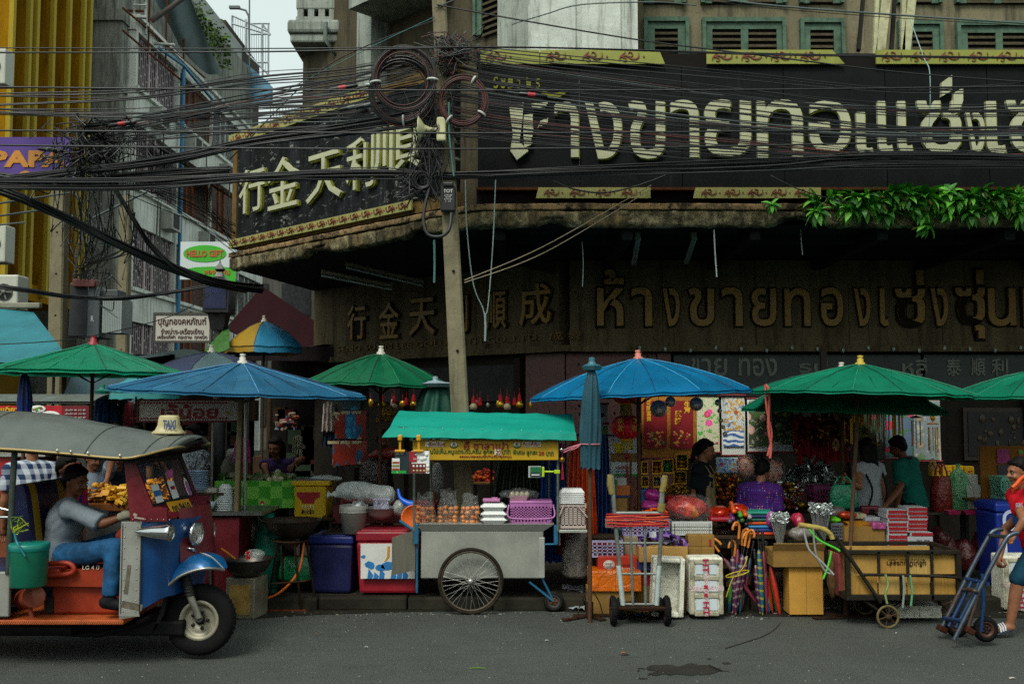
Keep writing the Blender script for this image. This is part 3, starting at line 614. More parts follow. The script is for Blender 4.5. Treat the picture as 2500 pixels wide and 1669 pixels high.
for i,(ys,d,Y)in enumerate([([117,119,115,131,142],3.2,10.0),([129,127,116,134,144],4.5,10.05),([212,219,221,219,210],5,10.1),([318,323,325,320,309],5,10.15),([353,362,363,355,339],5,10.2)]):
 cable([(x,y,Y)for x,y in zip((-80,625,1250,1875,2580),ys)],d,CAB,['straight thin power line, uppermost of the level lines','straight thick power line just under the uppermost level line','straight power line crossing the middle of the coils','straight power line over the middle of the Thai letters','straight power line, lowest of the level lines, over the letter feet'][i],'level power lines across the street')
GB,LB='cables fanning from the pole to the left','black cable in the fan rising from the left toward the coils'
lb=lambda m_:{CABR:'reddish brown',CABO:'orange brown',CABG:'grey'}.get(m_,'black')
L0s=[(-60,232),(-60,262),(-60,266),(-60,271),(150,322),(185,312),(200,318),(215,332),(225,340),(250,352),(240,330),(190,300)]
for i in range(44):
 a=L0s[i%12];mt=pick();yr=128+(i*37%44)*3.6+R(-4,4);xr=R(1000,1085)
 y0=a[1]+R(-6,10);mid=625;mt=mt if i%3 else CAB;ym=y0*.38+yr*.62+R(0,20)+(8 if i%4 else-6)
 cable([(a[0]+R(-15,15),y0,11.4 if a[0]>0 else 11),(330,y0+(ym-y0)*.36+R(2,16),11.2),(mid,ym,10.9),(840,(ym+yr)/2+R(0,12),10.7),(xr,yr,10.5)],random.choice([2,2.6,3,3.4,4.4]),mt,f'{lb(mt)} cable in the fan rising from the left toward the coils',GB)
for i in range(22):
 o=R(-9,9);mt=CAB if i%5 else CAB2
 cable([(-80,452+o*2,11.3),(180,420+o,11.2),(420,388+o*1.3,11),(625,345+o*1.4,10.85),(840,318+o*1.8,10.7),(1060,285+o*3,10.45)],R(3.4,5.2),mt,'heavy black cable in the dense bundle climbing across the Chinese sign','dense bundle climbing from the left edge',jit=.01)
for i in range(22):
 o=R(-12,12);mt=CAB if i%4 else CAB2
 cable([(-80,448+o,11.2),(300,450+o*1.1,11),(625,432+o*.7,10.9),(900,425+o*.8+R(-5,5),10.7),(1080,428+o*.6,10.5),(1420,418+o*.9,10.5),(1875,404+o*1.2,10.5),(2200,372+o*1.3+R(0,26),10.5),(2580,396+o*1.2,10.6)],R(2.6,4.6),mt,'black cable in the low swathe running past the foot of the Thai sign','low swathe of cables along the sign foot',jit=.012)
for i in range(58):
 y0=(112,128,142,160,178,204,226,238,262,288,308,326)[i%12]+random.gauss(0,3.5);mt=pick();ye=232+(y0-108)*.78+(((i%12)*37)%50)-24+random.gauss(0,5);
 ym=y0+(ye-y0)*.5+R(-2,18);up=i%9==0
 cable([(R(1075,1110),y0,10.5),(1300,y0+(ym-y0)*.45+R(-4,12),10.55),(1800,ym+22+R(-6,6),10.7),(2200,ye+8,10.75),(2580,ye+(-14 if up else 8)+R(-6,8),10.8)],random.choice([1.8,2.4,2.8,3.2,3.8]),mt,f'{lb(mt)} cable in the fan falling to the right across the Thai letters','cables fanning from the pole to the right')
for pts,d,mt,lbl in[([(1066,12,10.5),(1250,46,10.5),(1560,98,10.55),(1860,136,10.6),(2210,178,10.7),(2580,206,10.8)],4,CAB,'black cable sloping from the pole top over the white pillar and the frieze'),([(1690,-12,10.3),(1875,13,10.3),(2200,38,10.4),(2580,62,10.5)],5,CABG,'shiny grey twisted cable sloping across the shuttered windows'),([(1690,-4,10.35),(1875,20,10.3),(2200,45,10.4),(2580,68,10.5)],2,CAB,'thin black cable just under the shiny grey twisted one'),([(560,390,11),(760,190,11),(900,110,10.8),(1062,50,10.55)],3,CAB,'thin dark cable slanting steeply up to the pole top from the left'),([(1060,42,10.5),(900,118,10.8),(700,220,11)],2.4,CABT,'greenish cable slanting down leftward from the pole top'),([(1062,20,10.5),(1180,-30,10.6)],3,CABG,'grey cable leaving the pole top upward to the right'),([(1250,60,12.3),(1330,36,12.2),(1420,12,12.2),(1600,6,12.2),(1700,14,12.6)],3.4,CABG,'grey cable fastened along the white pillar top'),([(1134,684,10.5),(1330,600,11),(1590,452,11.4)],2.2,M('8a7f68',.8),'upper of two pale wires running from the pole to the frieze below'),([(1134,690,10.5),(1330,616,11),(1590,462,11.4)],2.2,M('8a7f68',.8),'lower of two pale wires running from the pole to the frieze below'),([(1350,442,11.3),(1410,464,11.3),(1480,470,11.3),(1560,452,11.3),(1625,428,11.3)],4.5,CAB,'black cable sagging in an arc across the lower frieze board'),([(1880,428,11.2),(1950,462,11.1),(2030,486,11.1),(2090,500,11.2)],3.2,CAB,'black cable drooping from the sign into the leafy plants'),([(2222,48,11.2),(2255,140,11),(2270,180,10.9),(2269,300,10.9),(2258,356,10.8)],2.6,M('7f9a98',.6),'pale rope hanging from a strut down across the Thai letters')]:
 cable(pts,d,mt,lbl,None,10)
def bundle(pts,n,spread,d,label,group,Ys=0):
 for i in range(n):
  q=R(0,6.28);o=R(.2,1)*spread;tw=R(-1.5,1.5)
  cable([(x+o*.4*cos(q+tw*k),y+o*sin(q+tw*k),Y+R(-.03,.03))for k,(x,y,Y)in enumerate(pts)],R(.7,1.2)*d,CAB if i%4 else CAB2,label,group,8)
bundle([(-80,440,11.6),(40,478,11.7),(150,528,12),(300,604,12.5),(420,655,13),(530,692,13.5),(640,704,14.3)],18,12,6,'heavy black cable in the thick bundle falling from the left edge','thick bundle falling from the left edge')
bundle([(283,462,12.4),(330,540,12.5),(368,598,12.8),(430,655,13),(520,694,13.4),(600,712,14)],9,8,5,'black cable in the short bundle dropping past the grey pole','short bundle dropping past the grey pole')
bundle([(-80,690,12.4),(60,708,12.6),(180,726,13),(300,728,13.2),(420,714,13.5),(530,694,13.6)],8,5,3.6,'black cable in the slack bundle hanging low over the transformer','slack bundle over the transformer')
bundle([(-80,420,11.2),(60,440,11.3),(160,455,11.4),(260,438,11.3),(400,425,11.1),(560,415,11)],12,11,5,'thick black cable in the knot of lines above the left pole','knot of lines above the left pole')
for i in range(15):
 a=R(300,400);cable([(a,440+R(0,40),13),(a+110,500+R(-10,30),13.6),(575,545+i*5+R(-8,8),14.6)],R(1.4,2.4),CAB,'thin dark wire slanting down in front of the caged windows','thin wires in front of the caged windows')
for i in range(14):
 a,b=R(180,330),R(180,250);cable([(a,R(480,560),13),(a+R(-22,22),600+R(-20,20),13.4),(b+R(-12,12),650,14.4),(b,682,15.6)],R(2,4),CAB,'black cable drooping to the transformer top','cables drooping to the transformer')
for px,py,l in[(0,505,170),(0,535,130),(0,555,60)]:cable([(-60,py,13),(l,py-l*.2,15)],5,CABG,'grey steel wire slanting in front of the yellow building','steel wires in front of the yellow building')
cable([(200,545,15),(360,468,14.4)],6,CABG,'grey steel pipe arm slanting up in front of the grey block');cable([(-40,842,9.9),(200,824,10.4),(420,770,12),(525,710,14)],2.4,CAB,'thin black wire slanting low over the green umbrella')
m=MB()
for i in range(95):
 cx,cy=random.gauss(215,55),random.gauss(375,34);p=[P(cx+R(-42,42),cy+R(-34,34),11.3+R(-.3,.4))for _ in range(R(4,6).__int__())];m.tube(cr(p,7),S(R(2,4.4),11)/2,5)
for i in range(40):
 cx,cy=random.gauss(215,40),random.gauss(610,50);p=[P(cx+R(-26,26),cy+R(-40,40),14+R(-.3,.4))for _ in range(4)];m.tube(cr(p,7),S(R(2,3.6),13)/2,5)
m.build('cable_tangle',CAB,None,'tangle of looping black cable ends over the yellow building','cable tangle',kind='stuff')
m=MB()
for i in range(60):p=[P(1085+random.gauss(20,32),125+random.gauss(0,26),10.4+R(-.15,.1))for _ in range(4)];m.tube(cr(p,7),S(R(1.6,3),10.5)/2,4,random.choice([0,0,1,2]))
for i in range(46):p=[P(1050+random.gauss(0,24),350+random.gauss(0,60),10.4+R(-.12,.1))for _ in range(4)];m.tube(cr(p,7),S(R(1.6,3),10.5)/2,4,0)
for i in range(26):p=[P(1020+random.gauss(0,24),450+random.gauss(0,26),10.6+R(-.1,.1))for _ in range(4)];m.tube(cr(p,7),S(R(2,3.6),10.5)/2,4,0)
m.build('cable_tangle',[CAB,CABR,CABG],None,'tangle of wire ends tied round the leaning pole','cable tangle',kind='stuff')
def coil(cx,cy,r,th,n,Y,label,mats,ties,name='cable_coil'):
 o=thing(name,label,'cable coil',P(cx,cy+r,Y),'coils of spare cable on the pole');m=MB()
 for i in range(n):
  q=R(0,6.28);s=R(0,1)**.5*th;rr=r+s*cos(q);yy=Y+S(s*sin(q),Y);ox,oy=R(-3,3),R(-3,3);ph=R(0,6)
  m.tube([P(cx+ox+rr*cos(a*pi/20)*(1+.015*sin(3*a*pi/20+ph)),cy+oy+rr*sin(a*pi/20)*1.03,yy)for a in range(40)],S(R(2.6,3.6),Y)/2,5,random.choices(range(len(mats)),[5,3,1.2][:len(mats)])[0],True,False,True)
 m.build('loops',mats,o)
 for a in ties:
  m=MB();c=P(cx+r*cos(a),cy+r*sin(a),Y);t=V((cos(a),0,-sin(a)));m.tube([c+(t*cos(b)+V((0,1,0))*sin(b))*S(th+4,Y)for b in[i*pi/6 for i in range(12)]],S(3,Y),5,0,True,False,True);m.build('tie',M('b9bdb8',.4),o)
coil(980,222,74,9,22,10.38,'larger dark cable coil hanging behind, lowest on the left side of the pole',[CAB,CABR,CAB2],(1.5,3.3))
coil(986,192,70,9,20,10.22,'front cable coil with copper highlights, left of the pole',[CAB,CAB2,CABR],(.05,3.0))
coil(1130,246,56,6,12,10.3,'smaller reddish cable coil right of the pole',[CABR,CAB,CABR],(2.2,.6,5.2))
coil(1030,440,18,4,8,10.4,'smallest black cable coil beside the dark junction box',[CAB],())
o=thing('horn_speaker','cream horn loudspeaker strapped to the pole under the coils','loudspeaker',P(1064,318,10.35));hp=P(1064,318,10.36)
m=MB();m.lathe([(.02,.0),(.03,.08),(.06,.14),(.15,.19),(.16,.2),(.148,.19),(.05,.13)],hp+V((.02,-.02,0)),20,0,Ry(-pi/2)@Matrix.Diagonal((.9,1,1)),True);m.build('horn',M('b7b58c',.5,0,.12,6),o)
m=MB();m.box(hp+V((.06,0,0)),(.1,.12,.26),None,0,.02);m.tube([hp+V((-.12,-.02,0)),hp+V((-.2,-.02,0))],.03,10);m.build('driver_box',M('b7b58c',.5,0,.12,6),o)
o=thing('junction_box','black junction box with white printing clamped on the leaning pole','junction box',P(1095,517,10.4));a,b=P(1076,455,10.44),P(1112,517,10.44)
m=MB();m.bb(a.x,b.x,10.4,10.5,b.z,a.z,0,.015);m.box(((a.x+b.x)/2,10.42,a.z+.01),(.12,.1,.05),None,0,.015);m.build('case',M('17191a',.45,0,.2,9),o)
m=MB();c=P(1094,478,10.398);m.text('TOT',c+UZ*.035,UX,UZ,size=.05,depth=.003,mat=0,bold=.02)
for i,t in enumerate(['CDDU LAB','4370','SOMPHONG','6  1.6']):m.text(t,c+UZ*(.008-i*.022),UX,UZ,box=(.085-(i%2)*.03,.013),depth=.003)
m.build('lettering',M('c9cbc6',.5),o)
cable([(1050,455,10.42),(1038,500,10.4),(1034,540,10.38),(1045,572,10.36),(1075,577,10.35),(1096,560,10.35),(1102,520,10.4)],9,CAB2,'thick black cable loop hanging below the junction box',None,8)
ROPE=M('5d8a83',.85,0,.2,30);WIRE=M('8fa09a',.6)
def rope(pts,d,mt,label):return cable(pts,d,mt,label,'ropes and strings hanging off the canopy',8,0,'rope')
rope([(1060,586,11.3),(1061,640,11.3),(1060,690,11.3)],6,ROPE,'frayed teal rope end hanging left of the leaning pole')
rope([(1136,440,11.3),(1140,560,11.2),(1155,690,11.2),(1178,750,11.2),(1184,768,11.2),(1192,740,11.2),(1203,600,11.2),(1210,440,11.3)],3,WIRE,'pale cord hanging in a deep V right of the leaning pole')
rope([(1184,765,11.2),(1185,800,11.2),(1184,832,11.2)],6,WIRE,'knotted pale tail under the V-shaped cord')
rope([(1743,560,11.5),(1746,620,11.5),(1750,676,11.5)],4,WIRE,'short pale string hanging under the lower frieze')
rope([(1421,590,12),(1424,640,12),(1422,700,12)],2.4,WIRE,'thin wire hanging in front of the first gold letter');rope([(1955,560,11.8),(1957,600,11.8),(1960,622,11.8)],2.4,WIRE,'short wire hanging with a small loop at its end')
rope([(1096,250,10.3),(1097,330,10.3),(1108,430,10.3)],5,CABT,'teal cord hanging from the small coil down the pole')
LEAFM=[M('347c1e',.4,0,.25,9,spec=.5),M('6ab83a',.5,0,.25,9,spec=.5),M('2c6a1a',.5,0,.25,9,spec=.5)]
def rosette(name,n,s,seed,label=None,group=None):
 rnd=random.Random(seed);o=thing(name,label,'plant',(0,0,0),group);m=MB()
 for i in range(n):
  az=i*2.4+rnd.uniform(-.3,.3);el=.9-1.9*(i/n)+rnd.uniform(-.2,.2);L=s*rnd.uniform(.75,1.15);w=L*.42;ca,sa=cos(az),sin(az)
  def fn(u,v):
   t=v;a=el-t*1.1;x=L*t*cos(el-t*.5);z=L*t*sin(el-t*.55);hw=w*(sin(pi*min(1,t**.7*.98))**.8)*(u-.5);return V((x*ca-hw*sa,x*sa+hw*ca,z+abs(u-.5)*w*.35))
  m.grid(fn,2,6,rnd.choice([0,0,1,1,2]))
 m.build('leaves',LEAFM,o,local=True);m=MB();m.tube([V((0,.1,-.14)),V((0,.02,-.02))],.012,6);m.build('stem',M('4a4a22',.8),o,local=True);return o
protos=[rosette('canopy_plant',13+3*k,.13+.025*k,k)for k in range(3)]
PL=[(1885,500),(1988,490),(1996,518),(2060,505),(2030,482),(2095,482),(2120,475),(2148,492),(2165,520),(2190,490),(2215,480),(2230,505),(2255,520),(2262,550),(2262,480),(2290,498),(2312,520),(2318,470),(2345,492),(2372,482),(2372,520),(2400,465),(2412,490),(2440,478),(2470,500),(2488,470),(2500,520),(2530,490),(2545,470),(2180,470)]+[(2040+i*17.5,478+(i*7%5)*9)for i in range(0,29,2)]
for i,(px,py)in enumerate(PL):
 lab={0:'lone green leafy rosette at the left end of the canopy plants',13:'green leafy rosette hanging lowest below the canopy edge'}.get(i,'bright green leafy rosette in the row growing on the canopy ledge');p=P(px,py,11.33+R(-.06,.06));g='leafy plants along the canopy ledge'
 o=protos[i]if i<3 else dup(protos[i%3]);o.location=p;o.rotation_euler=(R(.1,.7),R(-.3,.3),R(0,6.3));o.scale=(R(.85,1.25),)*3;o['label']=lab;o['group']=g
def flat_sign(name,label,px0,py0,px1,py1,Y,mats,deco,th=.06,cat='sign',frame=None):
 a,b=P(px0,py0,Y),P(px1,py1,Y);o=thing(name,label,cat,V(((a.x+b.x)/2,Y,b.z)))
 m=MB();m.bb(a.x,b.x,Y,Y+th,b.z,a.z,0);m.build('panel',mats[0],o)
 if frame:
  m=MB();t=frame
  m.bb(a.x-t,b.x+t,Y-.02,Y+th,a.z+.002,a.z+t);m.bb(a.x-t,b.x+t,Y-.02,Y+th,b.z-t,b.z-.002);m.bb(a.x-t,a.x-.002,Y-.02,Y+th,b.z,a.z);m.bb(b.x+.002,b.x+t,Y-.02,Y+th,b.z,a.z);m.build('frame',mats[1],o)
 m=MB();deco(m,lambda x,y,d=.004:P(x,y,Y-d),lambda n:S(n,Y));m.build('lettering',mats[2:],o);return o
RED=M('8e1420',.5,0,.15,8);WHT=M('c9ccc8',.5,0,.06,6)
flat_sign('shop_sign','purple sign with big orange letters at the foot of the yellow building',-60,335,172,450,23.5,[M('452a78',.5,0,.12,2),None,M('b0741c',.5)],lambda m,p,s:(m.text('PAPA',p(72,388),UX,UZ,box=(s(190),s(42)),depth=.02,bold=.05),m.text('Coffee',p(100,430),UX,UZ,box=(s(110),s(26)),depth=.02,bold=.03)))
o=flat_sign('shop_sign','white and green sign with an orange name in a green oval',441,590,576,682,19,[M('b4bdbd',.5,0,.08,2),None,M('2f9a12',.5,0,.1,3),M('a8481c',.5)],lambda m,p,s:(m.prism([(s(53)*cos(i*pi/16),s(21)*sin(i*pi/16))for i in range(32)],p(500,619),UX,UZ,.006,0),m.prism([(s(-68),0),(s(-68),s(-12)),(s(68),s(-36)),(s(68),s(6)),(s(20),s(10)),(s(-30),s(8))],p(508,660),UX,UZ,.006,0),m.text('HELLO GIFT',p(500,619,.012),UX,UZ,box=(s(90),s(17)),depth=.01,mat=1,bold=.03),m.text('ของขวัญ',p(530,664,.012),UX,UZ,box=(s(64),s(15)),depth=.01,mat=1,bold=.02),m.ell(p(568,632),(s(6),.01,s(8)),10,1)))
flat_sign('shop_sign','white signboard with three lines of brown Thai lettering',380,768,511,831,18,[M('a9a59b',.55,0,.1,3,.25),M('3d3a34',.6),M('43221c',.6)],lambda m,p,s:(m.text('บุญทองคหภัณฑ์',p(445,786),UX,UZ,box=(s(118),s(24)),depth=.008,bold=.015),m.text('จำหน่าย-เครื่องเขียน',p(445,808),UX,UZ,box=(s(104),s(15)),depth=.008,bold=.01),m.text('เครื่องกีฬา  กระดาษ  ทุกชนิด',p(445,823),UX,UZ,box=(s(122),s(13)),depth=.008,bold=.01)),frame=.04)
def ac_unit(px0,py0,px1,py1,Y,label):
 a,b=P(px0,py0,Y),P(px1,py1,Y);o=thing('air_conditioner',label,'air conditioner',((a.x+b.x)/2,Y+.2,b.z),'air conditioner units on the yellow building')
 m=MB();m.bb(a.x,b.x,Y,Y+.4,b.z,a.z,0,.03);m.build('casing',M('a5a79a',.5,0,.1,5,.2),o);c=V((a.x+(b.x-a.x)*.42,Y-.004,(a.z+b.z)/2));r=min(b.x-a.x,a.z-b.z)*.36;m=MB()
 m.lathe([(r,0),(r,.02),(r*.96,.02)],c,28,0,Rx(pi/2));m.lathe([(.001,.006),(r,.004)],c,28,1,Rx(pi/2));m.lathe([(.001,.03),(r*.28,.03),(r*.28,.0)],c,20,0,Rx(pi/2))
 for k in range(5):q=k*2*pi/5;m.box(c+V((cos(q)*r*.6,-.012,sin(q)*r*.6)),(r*.75,.008,.03),Ry(-q),0)
 m.build('fan',[M('55574f',.5),M('1d1f1c',.7)],o)
ac_unit(-40,118,12,205,22,'cream air conditioner high on the yellow building, topmost of the units at the left edge');ac_unit(-40,548,12,640,20,'cream air conditioner at the left edge, between the other two');ac_unit(-12,670,42,755,17,'cream air conditioner with a round fan above the teal awning')
o=thing('transformer_cabinet','dark and grey ribbed transformer cabinets between two concrete poles','transformer',V((P(235,800,17.6).x,17.6,2.5)))
def bxp(m,px0,py0,px1,py1,Y,d,mat=0,bev=.02):a,b=P(px0,py0,Y),P(px1,py1,Y);m.bb(a.x,b.x,Y,Y+d,b.z,a.z,mat,bev);return m
m=bxp(MB(),170,690,214,822,17.6,.8);m.text('R',P(226,778,17.58),UX,UZ,box=(.05,.1),depth=.01,mat=1);m.build('dark_cabinet',[M('1b2123',.5,0,.3,3),WHT],o)
m=bxp(MB(),215,700,241,824,17.58,.6);m.build('grey_panel',M('4a5254',.5,0,.2,3),o)
m=MB()
for k in range(11):bxp(m,251+k*4.2,730,253.6+k*4.2,812,17.5,.5,0,0)
bxp(m,250,726,299,812,17.6,.4,0);bxp(m,252,706,288,724,17.6,.4,1);m.build('cooling_fins',[M('7c8583',.5,0,.15,3),M('3c4244',.6)],o)
m=bxp(MB(),176,680,230,700,17.5,.3,0)
for k in range(3):m.lathe([(.03,0),(.07,.03),(.03,.06),(.07,.09),(.03,.12),(.05,.18)],P(184+k*20,684,17.6),10,1)
m.build('insulator',[M('6b3a34',.6,0,.3,8),M('1d1714',.4)],o)
m=MB();m.tube([P(225,825,17.7),V((P(225,825,17.7).x,17.7,0))],.12,8);m.build('support_post',M('57554a',.8),o)
o=thing('street_lantern','black cast street lantern post with a dark blue panel','street lamp',V((P(535,800,15.8).x,15.8,0)));c=V((P(535,760,15.8).x,15.8,0))
m=MB();m.lathe([(.1,0),(.1,.5),(.07,.55),(.07,2.9),(.11,3.0),(.07,3.05),(.07,3.3),(.14,3.45),(.17,3.5)],c,14);m.build('post',BLACKP,o)
z0,z1=P(535,768,15.8).z,P(535,694,15.8).z;m=MB();m.lathe([(.14,z0-.25),(.2,z0),(.29,z0+.02),(.29,z1),(.24,z1+.03),(.1,z1+.12),(.05,z1+.2),(.1,z1+.24),(.02,z1+.34),(.001,z1+.4)],c,4,0,Rz(pi/4),False);m.build('lantern_body',BLACKP,o)
m=MB();m.bb(c.x-.17,c.x+.17,15.8-.22,15.8-.206,z0+.08,z1-.06);m.text('ถนน',(c.x,15.572,(z0+z1)/2+.08),UX,UZ,size=.1,depth=.003,mat=1);m.build('panel',[M('141d3c',.4),M('2c3a66',.5)],o)
def awning(name,label,q,mt,fold=.03,sag=.05,cat='awning',n=18,th=.01):
 m=MB();f=lambda u,v:(q[0].lerp(q[1],u)).lerp(q[3].lerp(q[2],u),v)-UZ*(sag*sin(pi*u)*v)+V((0,1,0))*fold*sin(u*25)*v
 m.grid(f,n,8);m.grid(lambda u,v:f(u,v)-UZ*th+V((0,th,0)),n,8);return m.build(name,mt,None,label,cat)
TEAL=M('1f6a75',.55,0,.2,2,.15)
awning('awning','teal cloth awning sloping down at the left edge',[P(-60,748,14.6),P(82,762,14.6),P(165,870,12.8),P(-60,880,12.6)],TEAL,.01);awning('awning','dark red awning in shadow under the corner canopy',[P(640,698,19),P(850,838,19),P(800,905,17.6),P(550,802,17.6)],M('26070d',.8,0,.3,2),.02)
m=bxp(MB(),-60,738,96,752,14.6,.1);m.build('awning_rail',M('7a7868',.7),None,'pale rail along the top of the teal awning','rail')
awning('awning','dark blue-grey cloth strip behind the left umbrellas',[P(180,905,14),P(330,905,14),P(330,985,13.4),P(150,975,13.4)],M('22424a',.6,0,.2,2),.01)
awning('awning','small green awning edge beside the blue and yellow umbrella',[P(512,840,15.2),P(560,790,16),P(560,850,15),P(498,856,14.9)],M('2e5a1e',.6),.01)
m=MB()
for i in range(420):
 px=R(478,562);py=40+(px-478)*1.2+random.gauss(0,24);p=P(px,py,38+(px-478)*.05);rt=Rz(R(0,6))@Rx(R(0,6));s=R(.08,.2);m.grid(lambda u,v:p+rt@V(((u-.5)*s,(v-.5)*s*.5,.03*sin(u*3))),2,1,i%3)
m.build('balcony_plants',[M('3a5a14',.6,0,.3,5),M('24400e',.6,0,.3,5),M('5a7a1c',.6,0,.3,5)],None,'green plants trailing down the upper balconies of the grey block','plants',kind='stuff')
for px,py,Y,a,mt,lb_ in[(838,214,10.6,-.16,CABR,'black cable splice with a red band left of the large coils'),(300,302,11.1,-.14,CABR,'black cable splice with a red band before the caged windows'),(860,262,10.6,-.22,CABG,'small grey clamp on the cables left of the coils'),(1300,232,10.55,.1,CABR,'red tag clipped on a cable before the Thai sign'),(900,256,10.55,-.24,CABG,'grey clamp nearest the coils on the left cables'),(126,366,11.3,.1,CABG,'bright clamp on the cables over the purple sign')]:
 p=P(px,py,Y);d=V((cos(a),0,-sin(a)));m=MB();m.tube([p-d*.16,p-d*.13,p+d*.13,p+d*.16],[.012,.024,.024,.012],8,0);m.tube([p-d*.05,p+d*.03],.027,8,1);m.build('cable_splice',[CAB,M('a0242c',.5)if mt is CABR else mt],None,lb_,'cable splice')
for i in range(40):
 px=R(120,330);y0=R(300,360);p=[P(px+R(-6,6),y0,11.5),P(px+R(-14,14),y0+R(60,140),12),P(px+R(-20,20),y0+R(160,300),13)];m=MB()if i==0 else m;m.tube(cr(p,8),S(R(1.6,3.2),12)/2,4)
m.build('cable_tangle',CAB,None,'loose black wires dangling below the tangle by the yellow building','cable tangle',kind='stuff')
def remesh(mb,vox,smooth=5):
 me=bpy.data.meshes.new('t');me.from_pydata([tuple(v)for v in mb.v],[],mb.f);o=bpy.data.objects.new('t',me);COL.objects.link(o)
 r=o.modifiers.new('r','REMESH');r.mode='VOXEL';r.voxel_size=vox;r.adaptivity=0
 if smooth:s=o.modifiers.new('s','SMOOTH');s.iterations=smooth;s.factor=.5
 e=bpy.data.meshes.new_from_object(o.evaluated_get(bpy.context.evaluated_depsgraph_get()))
 out=([v.co.copy()for v in e.vertices],[tuple(p.vertices)for p in e.polygons])
 bpy.data.objects.remove(o);bpy.data.meshes.remove(me);bpy.data.meshes.remove(e);return out
SKIN=M('82553c',.55,0,.16,16,spec=.3);SKIND=M('6a4029',.55,0,.16,16,spec=.3);HAIR=M('0b0908',.64,0,.3,40,spec=.12,stretch=(3,3,.6))
EYEW,EYED,LIP=M('8a8074',.5),M('120c0a',.25),M('6e3430',.5)
def frame_from(z,x):
 z=z.normalized();x=(x-z*x.dot(z)).normalized();y=z.cross(x);return Matrix((x,y,z)).transposed()
def capsule(m,a,b,ra,rb,n=10):
 a,b=V(a),V(b);d=(b-a).normalized()if(b-a).length>1e-6 else UZ
 pts,rr=[],[]
 for i in range(4):q=(pi/2)*(i/4);pts.append(a-d*ra*cos(q));rr.append(max(ra*sin(q),ra*.12))
 pts+=[a,b];rr+=[ra,rb]
 for i in range(1,5):q=(pi/2)*(i/4);pts.append(b+d*rb*sin(q));rr.append(max(rb*cos(q),rb*.12))
 m.tube(pts,rr,n)
def person(label,base,yaw,h,W=None,J=None,head=(0,0),skin=None,hair='short',shirt=None,sleeve=.55,trousers=None,leg=.95,shoes=None,girth=1.0,hem=.0,curl=.5,female=False,extra=None,tw=0.0,group=None,collar=None,grip={}):
 o=thing('person',label,'person',base,group,yaw);inv=WM[o.name].inverted();skin=skin or SKIN
 k=h;j={'pelvis':(0,0,.525),'neck':(0,.008,.825),'hip_a':(-.052,0,.51),'hip_b':(.052,0,.51),'knee_a':(-.058,-.01,.285),'knee_b':(.058,-.01,.285),'ankle_a':(-.06,.015,.045),'ankle_b':(.06,.015,.045)}
 j={a:V(b)*k for a,b in j.items()}
 for a,b in(J or{}).items():j[a]=V(b)*k
 for a,b in(W or{}).items():j[a]=inv@V(b)
 if 'pelvis' in(W or{})or 'pelvis' in(J or{}):
  for s,q in(('a',-1),('b',1)):
   if 'hip_'+s not in(W or{})and 'hip_'+s not in(J or{}):j['hip_'+s]=j['pelvis']+V((q*.05*k,0,-.012*k))
 ax=(j['neck']-j['pelvis']).normalized();lat=Rz(tw)@V((1,0,0));T=frame_from(ax,lat);lat=T.col[0];fwd=-V(T.col[1])
 sw=(.098 if female else.112)*k*(.5+girth*.5)
 for s,q in(('a',-1),('b',1)):
  j.setdefault('sh_'+s,j['neck']-ax*.03*k+lat*q*sw);j.setdefault('el_'+s,j['sh_'+s]+V((q*.02,.012,-.175))*k)
  j.setdefault('wr_'+s,j['el_'+s]+V((0,-.035,-.145))*k);j.setdefault('toe_'+s,j['ankle_'+s]+V((q*.004,-.1,-.028))*k)
 L=(j['neck']-j['pelvis']).length;g=girth
 at=lambda t:j['pelvis']+ax*L*t
 def torso(m,e,lo=-.06):
  rows=[(-.1,.088,.066),(.0,.096,.071),(.14,.092,.068),(.32,.083,.06),(.5,.09,.064),(.66,.098,.064),(.8,.098,.058),(.92,.07,.046),(1.0,.036,.034)]
  if lo<-.1:rows=[(lo,.1,.074)]+rows
  vs,fs,n=[],[],20
  for t,rx,ry in rows:
   c=at(t)+fwd*((.014*k if female and.45<t<.7 else 0))
   for q in range(n):vs.append(c+T@V(((rx*(g if t<.9 else 1)+e)*k*cos(2*pi*q/n),(ry*g+e)*k*sin(2*pi*q/n),0)))
  for i in range(len(rows)-1):
   for q in range(n):fs.append((i*n+q,i*n+(q+1)%n,(i+1)*n+(q+1)%n,(i+1)*n+q))
  fs+=[tuple(range(n))[::-1],tuple(range((len(rows)-1)*n,len(rows)*n))];m.add(vs,fs)
  for s in 'ab':capsule(m,at(.97),j['sh_'+s]-UZ*.006*k,(.03+e*.6)*k,(.034+e)*k,12);capsule(m,at(.75),j['sh_'+s]-UZ*.012*k,(.04+e)*k,(.033+e)*k,12)
 HR=Rz(tw+radians(head[0]))@Rx(radians(head[1]));hc=j['neck']+ax*.02*k+HR@V((0,-.018,.085))*k
 hp=lambda x,y,z:hc+HR@V((x,y,z))*k
 m=MB();torso(m,-.004)
 capsule(m,j['neck']-ax*.02*k,hp(0,.012,-.03),.034*k,.031*k)
 m.ell(hp(0,.008,.012),(.0455*k,.058*k,.055*k),18,0,HR);m.ell(hp(0,-.012,-.026),(.037*k,.04*k,.042*k),16,0,HR);m.ell(hp(0,-.036,-.056),(.016*k,.016*k,.013*k),10,0,HR);m.ell(hp(0,-.044,.012),(.034*k,.012*k,.008*k),10,0,HR)
 capsule(m,hp(0,-.05,.006),hp(0,-.063,-.018),.006*k,.0105*k,8)
 for q in(-1,1):m.ell(hp(q*.046,.008,-.01),(.006*k,.012*k,.018*k),8,0,HR);m.ell(hp(q*.022,-.042,-.022),(.016*k,.012*k,.014*k),8,0,HR)
